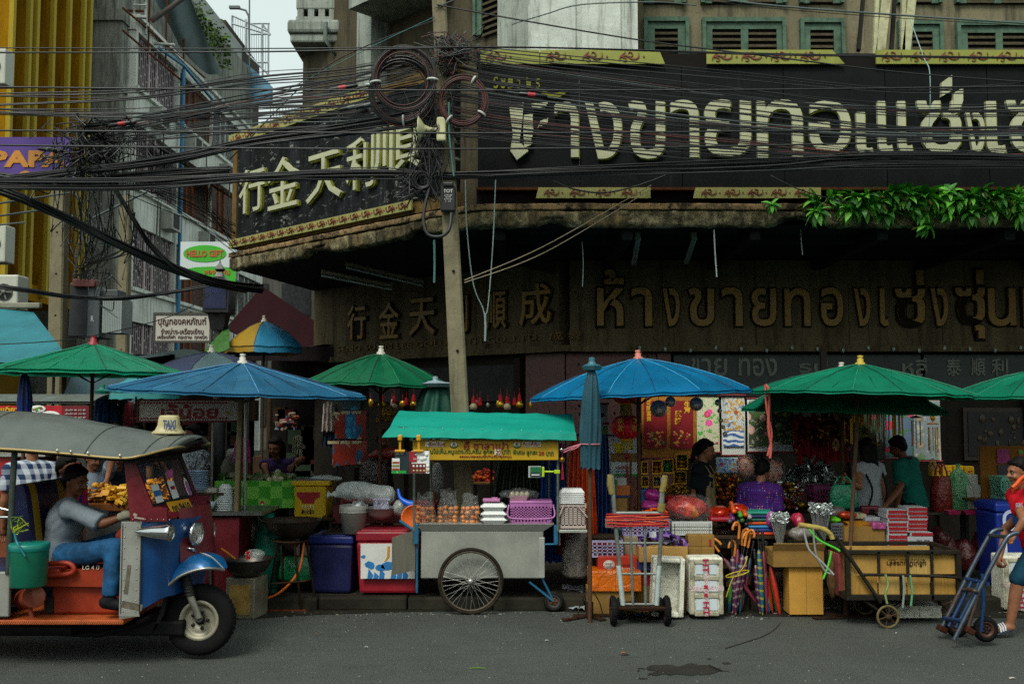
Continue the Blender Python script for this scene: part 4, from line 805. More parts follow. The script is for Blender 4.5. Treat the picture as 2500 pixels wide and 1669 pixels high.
 for s in 'ab':
  capsule(m,j['sh_'+s],j['el_'+s],.03*k*g,.0245*k);capsule(m,j['el_'+s],j['wr_'+s],.0245*k,.0165*k)
  capsule(m,j['hip_'+s],j['knee_'+s],.052*k*g,.036*k);mid=j['knee_'+s].lerp(j['ankle_'+s],.32);capsule(m,j['knee_'+s],mid,.034*k,.034*k);capsule(m,mid,j['ankle_'+s],.034*k,.022*k)
  capsule(m,j['ankle_'+s]+V((0,0,-.012*k)),j['toe_'+s],.026*k,.017*k)
  d=(j['wr_'+s]-j['el_'+s]).normalized();x_=d.cross(fwd if abs(d.dot(fwd))<.9 else UZ).normalized();HF=frame_from(d,x_);m.ell(j['wr_'+s]+d*.028*k,(.0225*k,.012*k,.03*k),10,0,HF)
 vs,fs=remesh(m,.0105 if h>1.2 else.008,4);b=MB();b.add(vs,fs,0,True)
 for q in(-1,1):
  b.ell(hp(q*.0185,-.0475,.0),(.0075*k,.005*k,.003*k),8,1,HR);b.ell(hp(q*.0185,-.0515,.0),(.0046*k,.003*k,.0034*k),8,2,HR)
  b.tube([hp(q*.009,-.0545,.012),hp(q*.02,-.0535,.0155),hp(q*.031,-.046,.012)],[.0016*k,.0026*k,.0012*k],5,2)
 b.ell(hp(0,-.0525,-.036),(.013*k,.004*k,.0035*k),10,3,HR)
 for s,q in(('a',-1),('b',1)):
  d=(j['wr_'+s]-j['el_'+s]).normalized();HF=frame_from(d,d.cross(fwd if abs(d.dot(fwd))<.9 else UZ).normalized());c=grip.get(s,curl);w=j['wr_'+s];nrm=HF@V((0,1,0))*q
  side=HF@V((1,0,0))
  for i in range(4):
   o0=w+d*.05*k+side*(i-1.5)*.0115*k;ln=(.044,.05,.047,.036)[i]*k;p=[o0-d*.012*k,o0];ang=0
   for sg in(.42,.33,.25):ang+=c*1.0;p.append(p[-1]+(d*cos(ang)+nrm*sin(ang))*ln*sg)
   b.tube(p,[.0062*k,.006*k,.0055*k,.005*k,.0042*k],6)
  o0=w+d*.016*k-side*.02*k*q;b.tube([o0,o0+(d*.6-side*q*.7)*.022*k,o0+(d*.9-side*q*.5+nrm*c*.6)*.042*k],[.0075*k,.0068*k,.0052*k],6)
 body=b.build('body',[skin,EYEW,EYED,LIP],o,local=True)
 def cloth(name,mats,fill,amp=.006,vox=.013,sm=3,lab=None):
  m=MB();fill(m);vs,fs=remesh(m,vox,sm)
  sd=R(0,50)
  for v in vs:dd=noise.noise(V((v.x*5,v.y*5,v.z*9))+V((sd,0,0)))+.6*noise.noise(v*19+V((sd,1,0)));v+=V((v.x-at(.4).x,v.y-at(.4).y,0)).normalized()*dd*amp
  c=MB();c.add(vs,fs,0,True);return c.build(name,mats,o,lab,local=True)
 if shirt:
  def f(m):
   torso(m,.011,-.18-hem)
   for s in 'ab':
    if sleeve>0:e=j['sh_'+s].lerp(j['el_'+s],min(1,sleeve));m.tube([j['sh_'+s]+(j['sh_'+s]-e)*.12,j['sh_'+s].lerp(e,.5),e],[.036*k*g,.042*k,.045*k],12)
    if sleeve>1:m.tube([j['el_'+s].lerp(j['sh_'+s],.1),j['el_'+s].lerp(j['wr_'+s],sleeve-1)],[.038*k,.029*k],10)
  cloth('shirt',shirt,f,.011,.013,4)
  if collar:c=MB();c.tube([j['neck']+T@V((cos(a*pi/8)*.047,sin(a*pi/8)*.045,.006))*k for a in range(16)],.009*k,6,0,True,False,True);c.build('collar',collar,o,local=True)
 if trousers:
  def f(m):
   m.ell(at(.02),(.1*g*k,.075*g*k,.075*k),18,0,T)
   for s in 'ab':
    e1=min(1,leg/.5);m.tube([j['hip_'+s]+V((0,0,.02*k)),j['hip_'+s].lerp(j['knee_'+s],.5*e1),j['hip_'+s].lerp(j['knee_'+s],e1)],[.058*k*g,.055*k,.048*k if leg>.5 else.054*k],12)
    if leg>.5:m.ell(j['knee_'+s],.047*k,12);m.tube([j['knee_'+s],j['knee_'+s].lerp(j['ankle_'+s],(leg-.5)*2)],[.046*k,.038*k],12)
  cloth('trousers',trousers,f,.009)
 if shoes:
  for s in 'ab':
   m=MB();a,t=j['ankle_'+s],j['toe_'+s];d=(t-a).normalized();a2=a-d*.02*k+V((0,0,-.022*k));t2=t+d*.012*k;capsule(m,a2,t2+V((0,0,.002)),.031*k,.024*k);capsule(m,a+V((0,0,.0)),a2,.03*k,.03*k)
   vs,fs=remesh(m,.01,3);c=MB();c.add(vs,fs,0,True);c.build('shoe',shoes,o,local=True)
 def hf(m):
  m.ell(hp(0,.017,.028),(.0505*k,.058*k,.052*k),18,0,HR);m.ell(hp(0,.04,-.0),(.043*k,.034*k,.05*k),16,0,HR);m.ell(hp(0,-.02,.052),(.038*k,.026*k,.016*k),12,0,HR)
  for q in(-1,1):m.ell(hp(q*.045,.022,.012),(.01*k,.026*k,.03*k),10,0,HR)
  if hair=='pony':capsule(m,hp(0,.075,.01),hp(0,.085,-.1),.024*k,.016*k);m.ell(hp(0,.072,.016),.02*k,10)
  if hair=='bun':m.ell(hp(0,.075,.03),.026*k,12);m.ell(hp(0,.05,-.03),(.042*k,.03*k,.03*k),12,0,HR)
  if hair in('long','mid'):
   ln=-.28 if hair=='long' else-.13
   for x in(-.034,-.012,.012,.034):capsule(m,hp(x,.05,.0),hc+(j['pelvis']-hc).normalized()*0+HR@V((x*1.35,.062,0))*k+UZ*ln*k,.028*k,.018*k)
   for q in(-1,1):capsule(m,hp(q*.046,.01,.0),hp(q*.05,.02,ln*.55),.014*k,.014*k)
 if hair:
  m=MB();hf(m);vs,fs=remesh(m,.009,3)
  for v in vs:v+=V((R(-1,1),R(-1,1),R(-1,1)))*.0022+noise.noise_vector(v*26)*.005
  c=MB();c.add(vs,fs,0,True)
  for v in random.sample(vs,min(len(vs),650)):
   d=(v-hc).normalized();e=(d*R(.1,.7)+V((R(-.6,.6),R(-.6,.6),-R(.3,1)))).normalized();w=d.cross(e)*.0022;c.add([v-w-d*.002,v+w-d*.002,v+e*R(.008,.02)],[(0,1,2)])
  c.build('hair',HAIR,o,local=True)
 if extra:extra(o,j,hp,at,T,fwd,lat,k)
 return o
def mat_jeans(c='1b4a70'):
 n=NT('denim');n.bump(n.noise(120,3,.7),.3,.004);return n.out(n.mix(n.ramp(n.noise(5,5,.7),[(.4,BW0),(.7,BW1)]),mul(lin(c),.55),mul(lin(c),1.5)),.85,0,.2)
JEANS=mat_jeans();JEANS2=mat_jeans('1c3f52');TEE=M('737c84',.9,0,.12,6,bump=.2,bscale=80)
def mat_plaid():
 n=NT('plaid');sp=n.n('SeparateXYZ',{0:n.co()});f=lambda v,k,w,s=0:n.math('LESS_THAN',n.math('FRACT',n.math('ADD',n.math('MULTIPLY',v,k),s)),w)
 x=n.math('ADD',sp.outputs['X'],sp.outputs['Y']);a=f(x,11,.5);b=f(sp.outputs['Z'],10,.5);c=n.mix(a,lin('b4bac0'),lin('1f3358'));d=n.mix(b,lin('98a2ac'),lin('122240'));return n.out(n.mix(.5,c,d),.85,0,.2)
def mat_dots():
 n=NT('dotted');v=n.n('TexVoronoi',{'Vector':n.co(),'Scale':42.0,'Randomness':.35});f=n.math('LESS_THAN',v.outputs['Distance'],.23)
 cc=n.ramp(n.n('SeparateColor',{0:v.outputs['Color']}).outputs[0],[(0,lin('3058a8')),(.4,lin('a83050')),(.7,lin('c09058')),(.88,lin('7aa0c8'))],'CONSTANT');return n.out(n.mix(f,lin('3a1560'),cc),.8,0,.2)
def mat_floral():
 n=NT('floral');f=n.ramp(n.noise(38,3,.6,None,1.5),[(.48,BW0),(.53,BW1)],'LINEAR');return n.out(n.mix(f,lin('3c434c'),lin('a2a8ae')),.85,0,.2)
def mat_stripe():
 n=NT('stripe');w=n.n('TexWave',{'Vector':n.co(),'Scale':2.6,'Distortion':.4},bands_direction='X');return n.out(n.ramp(w.outputs['Fac'],[(.3,lin('1c2c78')),(.55,lin('a01848'))],'CONSTANT'),.8,0,.2)
PAV=.12
def gp(px,Y,z=0.0):return V((X(px,Y),Y,z))
TEALS=M('0d5a4e',.85,0,.15,8,bump=.2,bscale=90);BLK=M('14181c',.85,0,.25,7);WHT2=M('8f9498',.85,0,.12,7);NAVY=M('161c38',.85,0,.2,7)
person('young man in a blue and magenta striped T-shirt behind the taxi driver',gp(166,9.25,0),radians(62),1.6,head=(8,3),hair='short',shirt=mat_stripe(),trousers=JEANS2,shoes=BLK,W={'neck':P(156,1188,9.25)})
person('man in a blue and white plaid shirt, seen from behind beyond the taxi',gp(88,9.95,0),radians(205),1.76,hair='short',shirt=mat_plaid(),trousers=JEANS2,shoes=BLK,sleeve=.7)
def bagstrap(o,j,hp,at,T,fwd,lat,k):
 c=MB();c.tube(cr([j['sh_b']+UZ*.04*k,at(.6)+fwd*.1*k,at(.1)-lat*.11*k],6),.012,6);c.build('bag_strap',M('1d6a9c',.7),o,local=True)
person('shopper in a pale blue shirt with a blue bag strap reaching for fried food',gp(232,10.5,0),radians(50),1.6,head=(0,15),hair='short',shirt=M('8896a4',.85,0,.2,9),trousers=BLK,shoes=BLK,sleeve=.8,W={'wr_b':P(262,1168,10.2),'el_b':P(272,1128,10.35)},extra=bagstrap)
person('shopper in a dark jacket half hidden by the taxi pillar',gp(296,10.7,0),radians(20),1.6,head=(0,12),hair='short',shirt=M('1d2a30',.8,0,.2,6),trousers=BLK,shoes=BLK,sleeve=1.6)
person('vendor with dark hair and a pink blouse bending over stacked bowls',gp(462,10.75,PAV),radians(-60),1.52,J={'neck':(-.04,-.1,.79)},head=(-12,18),hair='mid',shirt=M('8c3f6c',.85,0,.15,7),trousers=NAVY,shoes=BLK,female=True,skin=SKIND)
def handbag(o,j,hp,at,T,fwd,lat,k):
 c=MB();c.tube(cr([j['sh_b']+UZ*.05*k,at(.5)+fwd*.1*k,at(.15)+fwd*.1*k],6),.01,6);c.build('bag_strap',BLK,o,local=True)
person('dark-haired woman in a black and white patterned blouse standing by the lettered sign',gp(478,11.6,PAV),radians(-35),1.68,head=(-10,4),hair='mid',shirt=mat_floral(),trousers=BLK,shoes=BLK,female=True,extra=handbag)
person('dark-haired person whose head shows above the front of the taxi roof',gp(285,12.2,PAV),radians(30),1.68,hair='bun',shirt=BLK,trousers=BLK,shoes=BLK,female=True)
person('dark-haired person seen from behind below the lettered sign',gp(342,12.4,PAV),radians(160),1.68,hair='short',shirt=NAVY,trousers=BLK,shoes=BLK)
person('woman with long hair in a dark purple top working at the green-clothed table',gp(690,12.0,PAV),radians(-5),1.6,J={'neck':(.0,-.08,.79)},head=(-6,16),hair='long',shirt=M('2a1c40',.85,0,.2,7),trousers=BLK,shoes=BLK,female=True,skin=SKIND,W={'el_a':P(646,1140,11.8),'wr_a':P(655,1164,11.5),'el_b':P(738,1120,11.8),'wr_b':P(716,1134,11.5)})
person('vendor in black in the shadow behind the green umbrella pole, arm stretched out',gp(935,12.6,PAV),radians(40),1.6,head=(0,15),hair='short',shirt=M('0f1112',.9),trousers=BLK,shoes=BLK,skin=SKIND,W={'el_b':P(925,1135,12.2),'wr_b':P(955,1146,12.1)})
def apron(o,j,hp,at,T,fwd,lat,k):
 c=MB();ap=M('7a6a4c',.9,0,.35,22)
 c.grid(lambda u,v:at(.75-v*1.45)+lat*(u-.5)*(.12+.1*min(1,v*2))*k+fwd*(.086+.012*sin(u*14)*v-.03*(2*u-1)**2)*k,14,14);c.grid(lambda u,v:at(.75-v*1.45)+lat*(u-.5)*(.12+.1*min(1,v*2))*k+fwd*(.08+.012*sin(u*14)*v-.03*(2*u-1)**2)*k,14,14)
 for q in(-1,1):c.tube(cr([at(.75)+fwd*.08*k+lat*q*.055*k,at(.97)+lat*q*.045*k+fwd*.03*k,at(.9)-fwd*.06*k+lat*q*.05*k],5),.008,5)
 c.build('apron',ap,o,local=True)
person('woman in a black T-shirt and patterned apron, hair in a ponytail, looking down',gp(1712,10.95,PAV),radians(62),1.54,head=(12,12),hair='pony',shirt=M('10151a',.85,0,.25,7),trousers=M('4a3f34',.9),shoes=BLK,female=True,girth=.95,sleeve=.75,extra=apron,W={'el_a':P(1694,1205,10.9),'wr_a':P(1690,1262,10.75)})
st=thing('stool','plain wooden stool under the woman in the dotted purple shirt','stool',gp(1848,10.75,PAV));m=MB();c=gp(1848,10.75,PAV);m.box(c+V((0,0,.5)),(.34,.34,.04),None,0,.01);m.build('seat',M('4a3018',.7),st)
for a,b in((-1,-1),(-1,1),(1,-1),(1,1)):m=MB();m.box(c+V((a*.14,b*.14,.24)),(.035,.035,.478));m.build('leg',M('4a3018',.7),st)
person('seated woman in a purple shirt with tiny coloured dots, seen from behind',gp(1848,10.75,PAV),radians(158),1.56,J={'pelvis':(0,0,.40),'neck':(.0,-.03,.68),'hip_a':(-.06,0,.385),'hip_b':(.06,0,.385),'knee_a':(-.09,-.24,.36),'knee_b':(.09,-.24,.36),'ankle_a':(-.09,-.25,.06),'ankle_b':(.09,-.25,.06)},head=(-20,22),hair='short',shirt=mat_dots(),trousers=NAVY,shoes=BLK,girth=1.25,sleeve=.85,hem=.05,female=True)
def redbag(o,j,hp,at,T,fwd,lat,k):
 c=MB();c.tube(cr([j['sh_b']+UZ*.045*k,at(.45)-fwd*.09*k+lat*.06*k,at(-.02)-fwd*.09*k+lat*.1*k],6),.012,6);c.tube(cr([j['sh_a']-lat*.0+UZ*.04*k,at(.4)-fwd*.095*k-lat*.07*k,at(-.05)-fwd*.08*k-lat*.06*k],6),.012,6);c.build('bag_strap',BLK,o,local=True)
person('woman with very long black hair in a white T-shirt, turned away at the trinket stall',gp(2112,10.95,PAV),radians(205),1.55,head=(-15,14),hair='long',shirt=WHT2,trousers=JEANS,shoes=BLK,female=True,sleeve=.35,extra=redbag,W={'el_b':P(2098,1188,10.7),'wr_b':P(2068,1174,10.6)},skin=SKIN)
person('man in a dark green polo shirt bending over the trinket stall',gp(2222,11.2,PAV),radians(225),1.6,J={'neck':(.0,-.06,.81)},head=(-5,24),hair='short',shirt=TEALS,trousers=BLK,shoes=BLK,sleeve=.75,girth=1.1,collar=M('1a1d1c',.8),W={'el_a':P(2190,1200,10.9),'wr_a':P(2160,1236,10.7)},skin=SKIND)
b=thing('handbag','red and black handbag at the hip of the woman with very long hair','handbag',P(2122,1258,10.72));m=MB();c=P(2124,1246,10.72)
m.box(c,(.22,.08,.11),None,0,.03);m.build('body',M('6e1620',.5,0,.2,8),b);m=MB();m.box(c+V((.03,-.043,-.01)),(.1,.012,.06),None,0,.01);m.build('pocket',BLK,b)
def carrier(label,c,w,d,hgt,mt,knot=True,name='carrier_bag',cat='bag',lumps=.03,handles=False):
 o=thing(name,label,cat,c);m=MB();sd=R(0,99)
 prof=[(.001,.0),(.42,.0),(.5,.06),(.5,.45),(.44,.68),(.3,.86),(.09,.95),(.07,.98),(.13,1.05)]if knot else[(.001,.0),(.42,.0),(.5,.08),(.48,.5),(.4,.75),(.32,.82)]
 vs=MB();vs.lathe([(r,z)for r,z in prof],(0,0,0),28);
 for v in vs.v:q=math.atan2(v.y,v.x);f=1+.1*noise.noise(V((cos(q)*3,sin(q)*3,v.z*3+sd)))+.06*sin(q*9+sd)*min(1,v.z*1.2);v.x*=f*w;v.y*=f*d;v.z*=hgt;v+=c
 m.add(vs.v,vs.f,0,True)
 if handles:
  for q in(-1,1):m.tube(cr([c+V((q*w*.3,0,hgt*.78)),c+V((q*w*.24,0,hgt*.95)),c+V((q*w*.08,0,hgt*1.1)),c+V((q*w*.02,0,hgt*.85))],5),.012,5)
 m.build('bag',mt,o);return o
def plastic(c,a=.85,r=.34):
 k=('pl',c,a)
 if k not in _M:
  n=NT('plastic_%d'%len(_M));f=n.noise(7,4,.6,None,.6);n.bump(n.noise(9,4,.6,None,1.2),.55,.04);n.set(n.b.inputs['Alpha'],a)
  _M[k]=n.out(n.ramp(f,[(.3,mul(lin(c),.7)),(.7,mul(lin(c),1.3))]),r,0,.6)
 return _M[k]
carrier('bright green plastic carrier bag hanging from a shopper by the umbrella pole',P(2060,1240,10.55),.3,.14,.3,plastic('10805a'),handles=True,knot=False)
YN,YFa,YM=7.75,8.85,8.3
def N_(px,py,Y=YN):return P(px,py,Y)
TX0=V((-3.4,YM,0))
tt=thing('auto_rickshaw','red, blue and orange three-wheeled taxi with a grey roof and a driver at the handlebar','three-wheeled taxi',TX0)
CRIM=M('5e121c',.35,.1,.2,7,.3,'2a0c0e',.08,60,spec=.6);BLUE=M('0b3a6c',.3,.1,.2,5,.25,'16242e',.08,60,spec=.6);BLUEP=M('0f5488',.25,.2,.2,4,.1,'6c7a80',spec=.6);ORG=M('8a2c10',.5,.1,.25,6,.3,'2a1208');ORGF=M('a04a1e',.6,.1,.3,9,.35,'2c150c')
GREYP=M('85867f',.5,.2,.15,5,.3,'4a463c');TYRE=M('0f1010',.85,0,.25,14,.25,'2c2a26',.25,60);RIM=M('8a8674',.5,.3,.2,9,.35,'3a2a1c');GASK=M('0c0d0d',.6)
GLASS=film('9fb0b0',.12,.05)
def wheel(parent,c,R_,w,rr,n=40,mats=None,spokes=0,axis=Rx(pi/2),tread=True,name='wheel',dish=True):
 wl=bpy.data.objects.new(name,None);COL.objects.link(wl);wl.parent=parent;WM[wl.name]=WM[parent.name].copy()
 m=MB();h=w/2;t=R_-rr
 m.lathe([(rr,-h*.75),(rr+t*.3,-h),(rr+t*.75,-h),(R_-.012,-h*.72),(R_,-h*.4),(R_,h*.4),(R_-.012,h*.72),(rr+t*.75,h),(rr+t*.3,h),(rr,h*.75)],c,n,0,axis)
 if tread:
  for k in range(n):q=2*pi*k/n;m.box(c+axis@V((cos(q)*R_,sin(q)*R_,0)),(R_*.05,.005,w*.6),axis@Rz(q+pi/2),0)
 m.build('tyre',mats[0],wl);m=MB()
 if dish:
  m.lathe([(.001,h*.2),(rr*.35,h*.25),(rr*.4,h*.45),(rr*.62,h*.3),(rr*.8,h*.42),(rr*.84,h*.8),(rr,h*.85),(rr+.006,h*.75),(rr,h*.6),(rr*.9,h*.5),(rr*.86,-h*.6),(rr,-h*.75)],c,n,0,axis);m.lathe([(.001,h*.5),(rr*.2,h*.6),(rr*.26,h*.25)],c,16,1,axis)
  for k in range(5):q=k*2*pi/5;m.lathe([(.001,h*.6),(.014,h*.55),(.014,h*.25)],c+axis@V((cos(q)*rr*.42,sin(q)*rr*.42,0)),8,1,axis)
 m.build('rim',mats[1:],wl);return wl
DRK=M('1d1512',.6,.3,.4,12)
wheel(tt,P(490,1511,8.1),.278,.125,.155,44,[TYRE,RIM,DRK])
for s in(7.95,8.75):wheel(tt,V((-5.05,s,.27)),.27,.125,.15,32,[TYRE,RIM,DRK])
crest=cr([P(388,1440,8.1),P(402,1398,8.1),P(430,1366,8.1),P(475,1349,8.1),P(515,1358,8.1),P(546,1387,8.1)],6);low=cr([P(394,1440,7.92),P(414,1424,7.9),P(440,1404,7.88),P(476,1390,7.88),P(512,1385,7.9),P(547,1389,8.05)],6);k_=len(crest)
def fend(u,v):
 i=min(int(u*(k_-1)+.5),k_-1);c,e=crest[i],low[i];s=2*v-1;a=abs(s);ee=e.copy()
 if s>0:ee.y=16.2-e.y
 b=1-math.sqrt(max(0,1-a**2.4));return V((c.x+(ee.x-c.x)*a,c.y+(ee.y-c.y)*a,c.z+(ee.z-c.z)*b))
m=MB();m.grid(fend,30,16);m.build('mudguard',BLUEP,tt);m=MB();m.tube([p+V((0,-.004,-.004))for p in low],.012,8);m.tube([p+V((0,-.012,.004))for p in crest[20:]],.006,6);m.build('mudguard_trim',M('9c9c94',.35,.8,.1,9),tt)
m=MB();m.tube([P(448,1390,7.98),P(464,1448,7.98)],[.032,.036],12,1)
for i in range(7):t=i/6;m.ell(P(452,1400,7.98).lerp(P(464,1450,7.98),t),(.042,.042,.014),12,1)
m.tube([P(462,1446,7.98),P(486,1508,7.98)],[.03,.026],12,0);m.tube([P(486,1508,7.97),P(490,1512,8.2)],.03,10,1);m.tube([P(462,1430,8.22),P(488,1508,8.22)],.032,10,1);m.build('fork',[M('77746a',.45,.6,.2,12,.3),GASK],tt)
def xs(px,Y):return X(px,Y)
zt,zb=N_(320,1272).z,N_(320,1510).z;xa,xb,xc=xs(308,YN),xs(357,YN),xs(400,YN)
m=MB()
def shield(u,v,x0=xa):
 z=zb+(zt-zb)*v;lowf=1-.18*(1-v)**3
 pts=[V((xa,YN,0)),V((xb,YN-.0,0)),V((xb+.13,YN+.04,0)),V((xb+.26,YN+.2,0)),V((xb+.33,YN+.38,0)),V((xb+.35,YM,0)),V((xb+.33,2*YM-YN-.38,0)),V((xb+.26,2*YM-YN-.2,0)),V((xb+.13,2*YM-YN-.04,0)),V((xb,2*YM-YN,0)),V((xa,2*YM-YN,0))]
 p=interp3(pts,u);bot=.06*sin(pi*u)+(.1*max(0,min(1,(u-.08)*6))if u<.5 else.1);return V((p.x*1-.05*(1-v)*(1 if u>.12 else 0),p.y,z+bot*(1-v)))
def interp3(p,t):x=t*(len(p)-1);i=min(int(x),len(p)-2);return p[i].lerp(p[i+1],x-i)
m=MB();m.grid(lambda u,v:shield(u*.1,v),4,8,0);m.grid(lambda u,v:shield(.1+u*.16,v),8,8,1);m.grid(lambda u,v:shield(.26+u*.48,v),16,8,1);m.grid(lambda u,v:shield(.74+u*.26,v),8,8,1)
m.bb(xa,xb,YN-.006,YN-.001,zb+.02,zt-.01,0);m.build('front_shield',[GREYP,BLUE,CRIM],tt)
m=MB();q=[N_(392,1272,8.0),N_(432,1270,8.05),N_(470,1262,8.3)]
m.grid(lambda u,v:V((xb+.16+(.24-.16*abs(2*u-1)**2)*(1-.25*v),YM-.36+.72*u,zt-.34+.42*v)),14,8);m.build('nose_cowl',CRIM,tt)
xw0,xw1=xs(331,YN),xs(373,YN);zw1,zw0=N_(373,1238).z,N_(331,1128).z
def scr(s,v):return V((xw1+(xw0-xw1)*v,YN+.02+(YFa-YN-.04)*s,zw1+(zw0-zw1)*v))
m=MB()
for Y in(YN-.001,2*YM-YN-.03):
 ps=[(303,1128),(331,1130),(356,1195),(373,1238),(432,1240),(432,1272),(318,1272)];ps=[N_(a,b)for a,b in ps];ps[4].x=ps[5].x=xw1+.14
 m.prism([(p.x,p.z)for p in ps],V((0,Y,0)),UX,UZ,-.03)
m.grid(lambda u,v:V((xw1+.03+.12*v*(1+.35*sin(pi*u)),YN+(YFa-YN)*u,zw1+.0-.09*v)),12,4);m.build('windscreen_surround',CRIM,tt)
m=MB();m.tube([scr(0,1),scr(0,.35),scr(.0,.12),scr(.05,.0),scr(.95,0),scr(1,.12),scr(1,1)],.022,8);m.tube([scr(.5,0),scr(.5,1)],.012,6);m.box((scr(0,1)+scr(1,1))/2,(.05,YFa-YN,.05),None,0,.01);m.build('windscreen_frame',GASK,tt)
m=MB();m.quad(scr(.01,.01),scr(.99,.01),scr(.99,.99),scr(.01,.99));m.build('windscreen',GLASS,tt)
m=MB();fr=lambda s,v:(scr(s,v),V((0,1,0)),(scr(s,1)-scr(s,0)).normalized())
for s,v,w,h,c in((.2,.2,.16,.19,0),(.55,.2,.15,.19,0),(.2,.26,.16,.045,1),(.55,.3,.1,.03,2)):o_,u_,w_=fr(s,v);m.prism([(-w/2,-h/2),(w/2,-h/2),(w/2,h/2),(-w/2,h/2)],o_+V((.014 if c==0 else.018,0,0)),u_,w_,.002,c)
o_,u_,w_=fr(.88,.2);m.prism([(.05*cos(a*pi/10),.1*sin(a*pi/10))for a in range(20)],o_+V((.016,0,0)),u_,w_,.002,0);m.prism([(.035*cos(a*pi/10),.07*sin(a*pi/10))for a in range(20)],o_+V((.02,0,0)),u_,w_,.002,3);m.build('sticker',[WHT,M('2a66a0',.5),RED,M('a0508a',.5)],tt)
pc=N_(438,1245,8.12);m=MB();Wp=(P(428,1222,8.1)-P(452,1268,8.1)).normalized();Up=V((.22,1,0)).normalized();Up2=V((.25,.97,0));pl=thing
m.prism([(-.16,-.09),(.16,-.09),(.16,.09),(-.16,.09)],pc+V((.03,-.02,0)),Up,Wp,.006,0);m.text('กก 9410',pc+V((.036,-.02,0))+Wp*.03,Up,Wp,box=(.27,.075),depth=.004,mat=1,bold=.02);m.text('กรุงเทพมหานคร',pc+V((.036,-.02,0))-Wp*.055,Up,Wp,box=(.2,.03),depth=.004,mat=1);m.build('number_plate',[M('a8780a',.5,0,.15,8),M('1a2416',.6)],tt)
def lamp(c,r,depth,d,name='headlight'):
 rot=frame_from(d,V((0,1,0)));lo=bpy.data.objects.new(name,None);COL.objects.link(lo);lo.parent=tt;WM[lo.name]=WM[tt.name].copy()
 m=MB();m.lathe([(.003,-depth),(r*.45,-depth*.8),(r*.8,-depth*.45),(r,-depth*.1),(r*1.06,-.01),(r*1.08,.01),(r*.98,.022),(r*.9,.012)],c,28,0,rot);m.build('shell',CHROME,lo)
 m=MB();m.lathe([(.001,.026),(r*.5,.022),(r*.9,.01)],c,24,0,rot);m.lathe([(.001,-.004),(r*.2,-.004),(r*.22,.018)],c,12,1,rot);m.build('lens',[film('c9c9bc',.5,.05),M('8a8f8c',.2,.6)],lo)
lamp(P(478,1302,8.02),.088,.12,V((1,-.25,0)));lamp(P(512,1297,8.5),.088,.13,V((1,-.05,0)));lamp(P(413,1300,YN-.06),.062,.28,V((1,-.1,-.03)),'side_lamp')
m=MB();m.tube([P(452,1347,8.06),P(458,1338,8.0),P(470,1338,8.0),P(475,1345,8.06)],.014,8);m.build('badge',CHROME,tt)
ROOF=M('4c524e',.4,.0,.2,3.5,.4,'2c2f2b',.25,26,spec=.5);REDGE=cr([P(-620,1075,YN-.12),P(-300,1082,YN-.12),P(0,1093,YN-.12),P(150,1104,YN-.12),P(290,1116,YN-.12),P(345,1110,YN-.1),P(392,1098,YN+.0),P(430,1090,YN+.12),P(455,1088,YN+.35)],6)
kr=len(REDGE)
def roof(u,v,off=0):
 x=u*(kr-1);i=min(int(x),kr-2);e=REDGE[i].lerp(REDGE[i+1],x-i);crown=interp([.28,.27,.264,.215,.175,.135,.1,.075,.06],u);f=e.copy();f.y=2*YM-e.y
 return V((e.x+.05*sin(pi*v)*u**6,e.y+(f.y-e.y)*v,e.z+crown*(1-abs(2*v-1)**2.3)-off))
m=MB();m.grid(roof,48,24,0);m.grid(lambda u,v:roof(u,v,.03),48,24,1);m.tube([roof(.63,v/20,-.002)for v in range(21)],.008,5,0);m.build('roof',[ROOF,GASK],tt)
m=MB();m.tube([p+V((0,-.006,-.006))for p in REDGE],.011,6,0);m.tube([V((p.x,2*YM-p.y+.006,p.z-.006))for p in REDGE],.011,6,0)
for px in(140,173,215,293):m.ell(N_(px,1099+(px-140)*.08,YN-.14),.012,8,1)
m.build('roof_trim',[M('8d7a4c',.4,.3),M('b8b4a4',.3,.6)],tt)
RPM=[M('3d463f',.5,.4,.2,9),CHROME]
for Y in(YN,2*YM-YN):
 for pts in([N_(36,1098,Y),N_(30,1200,Y),N_(20,1400,Y)],[V((-5.2,Y,1.66)),V((-5.25,Y,.7))]):m=MB();m.tube(pts,.024,10);m.build('roof_post',RPM,tt)
m=MB()
m.tube([N_(0,1262),N_(27,1262)],.012,8,1);m.tube([N_(0,1240),N_(22,1245)],.01,8,1);m.tube([N_(-200,1262),N_(0,1262)],.012,8,1);m.build('grab_rail',RPM,tt)
ts=bpy.data.objects.new('roof_sign',None);COL.objects.link(ts);ts.parent=tt;WM[ts.name]=WM[tt.name].copy();c=P(412,1058,8.25)
m=MB();sxx=S(30,8.25)
pr=[(1.28,0),(1.3,.012),(1.05,.03),(.86,.07),(.78,.135),(.68,.15),(.001,.153)]
for v in range(1):
 vs=MB();vs.lathe(pr,(0,0,0),32)
 for q in vs.v:a=math.atan2(q.y,q.x);s=1/(abs(cos(a))**4+abs(sin(a))**4)**.25;q.x*=s*sxx*.98;q.y*=s*sxx*.62
 m.add([q+c for q in vs.v],vs.f,0,True)
m.build('lamp_shell',M('a1976c',.45,0,.12,7,.2,'6a6242'),ts);m=MB();m.text('TAXI',c+V((.03,-.078,.075)),V((1,.0,0)),V((0,.14,1)),box=(.105,.075),depth=.006,bold=.03);m.build('lettering',M('22406a',.5),ts)
m=MB();m.bb(c.x-.08,c.x-.06,8.2,8.22,c.z-.07,c.z);m.bb(c.x+.05,c.x+.07,8.2,8.22,c.z-.07,c.z);m.build('sign_bracket',M('4a2a18',.7),ts)
m=MB();fl=N_(100,1513).z;m.bb(xs(8,YN),xs(318,YN),YN,2*YM-YN,fl-.035,fl,0,.006)
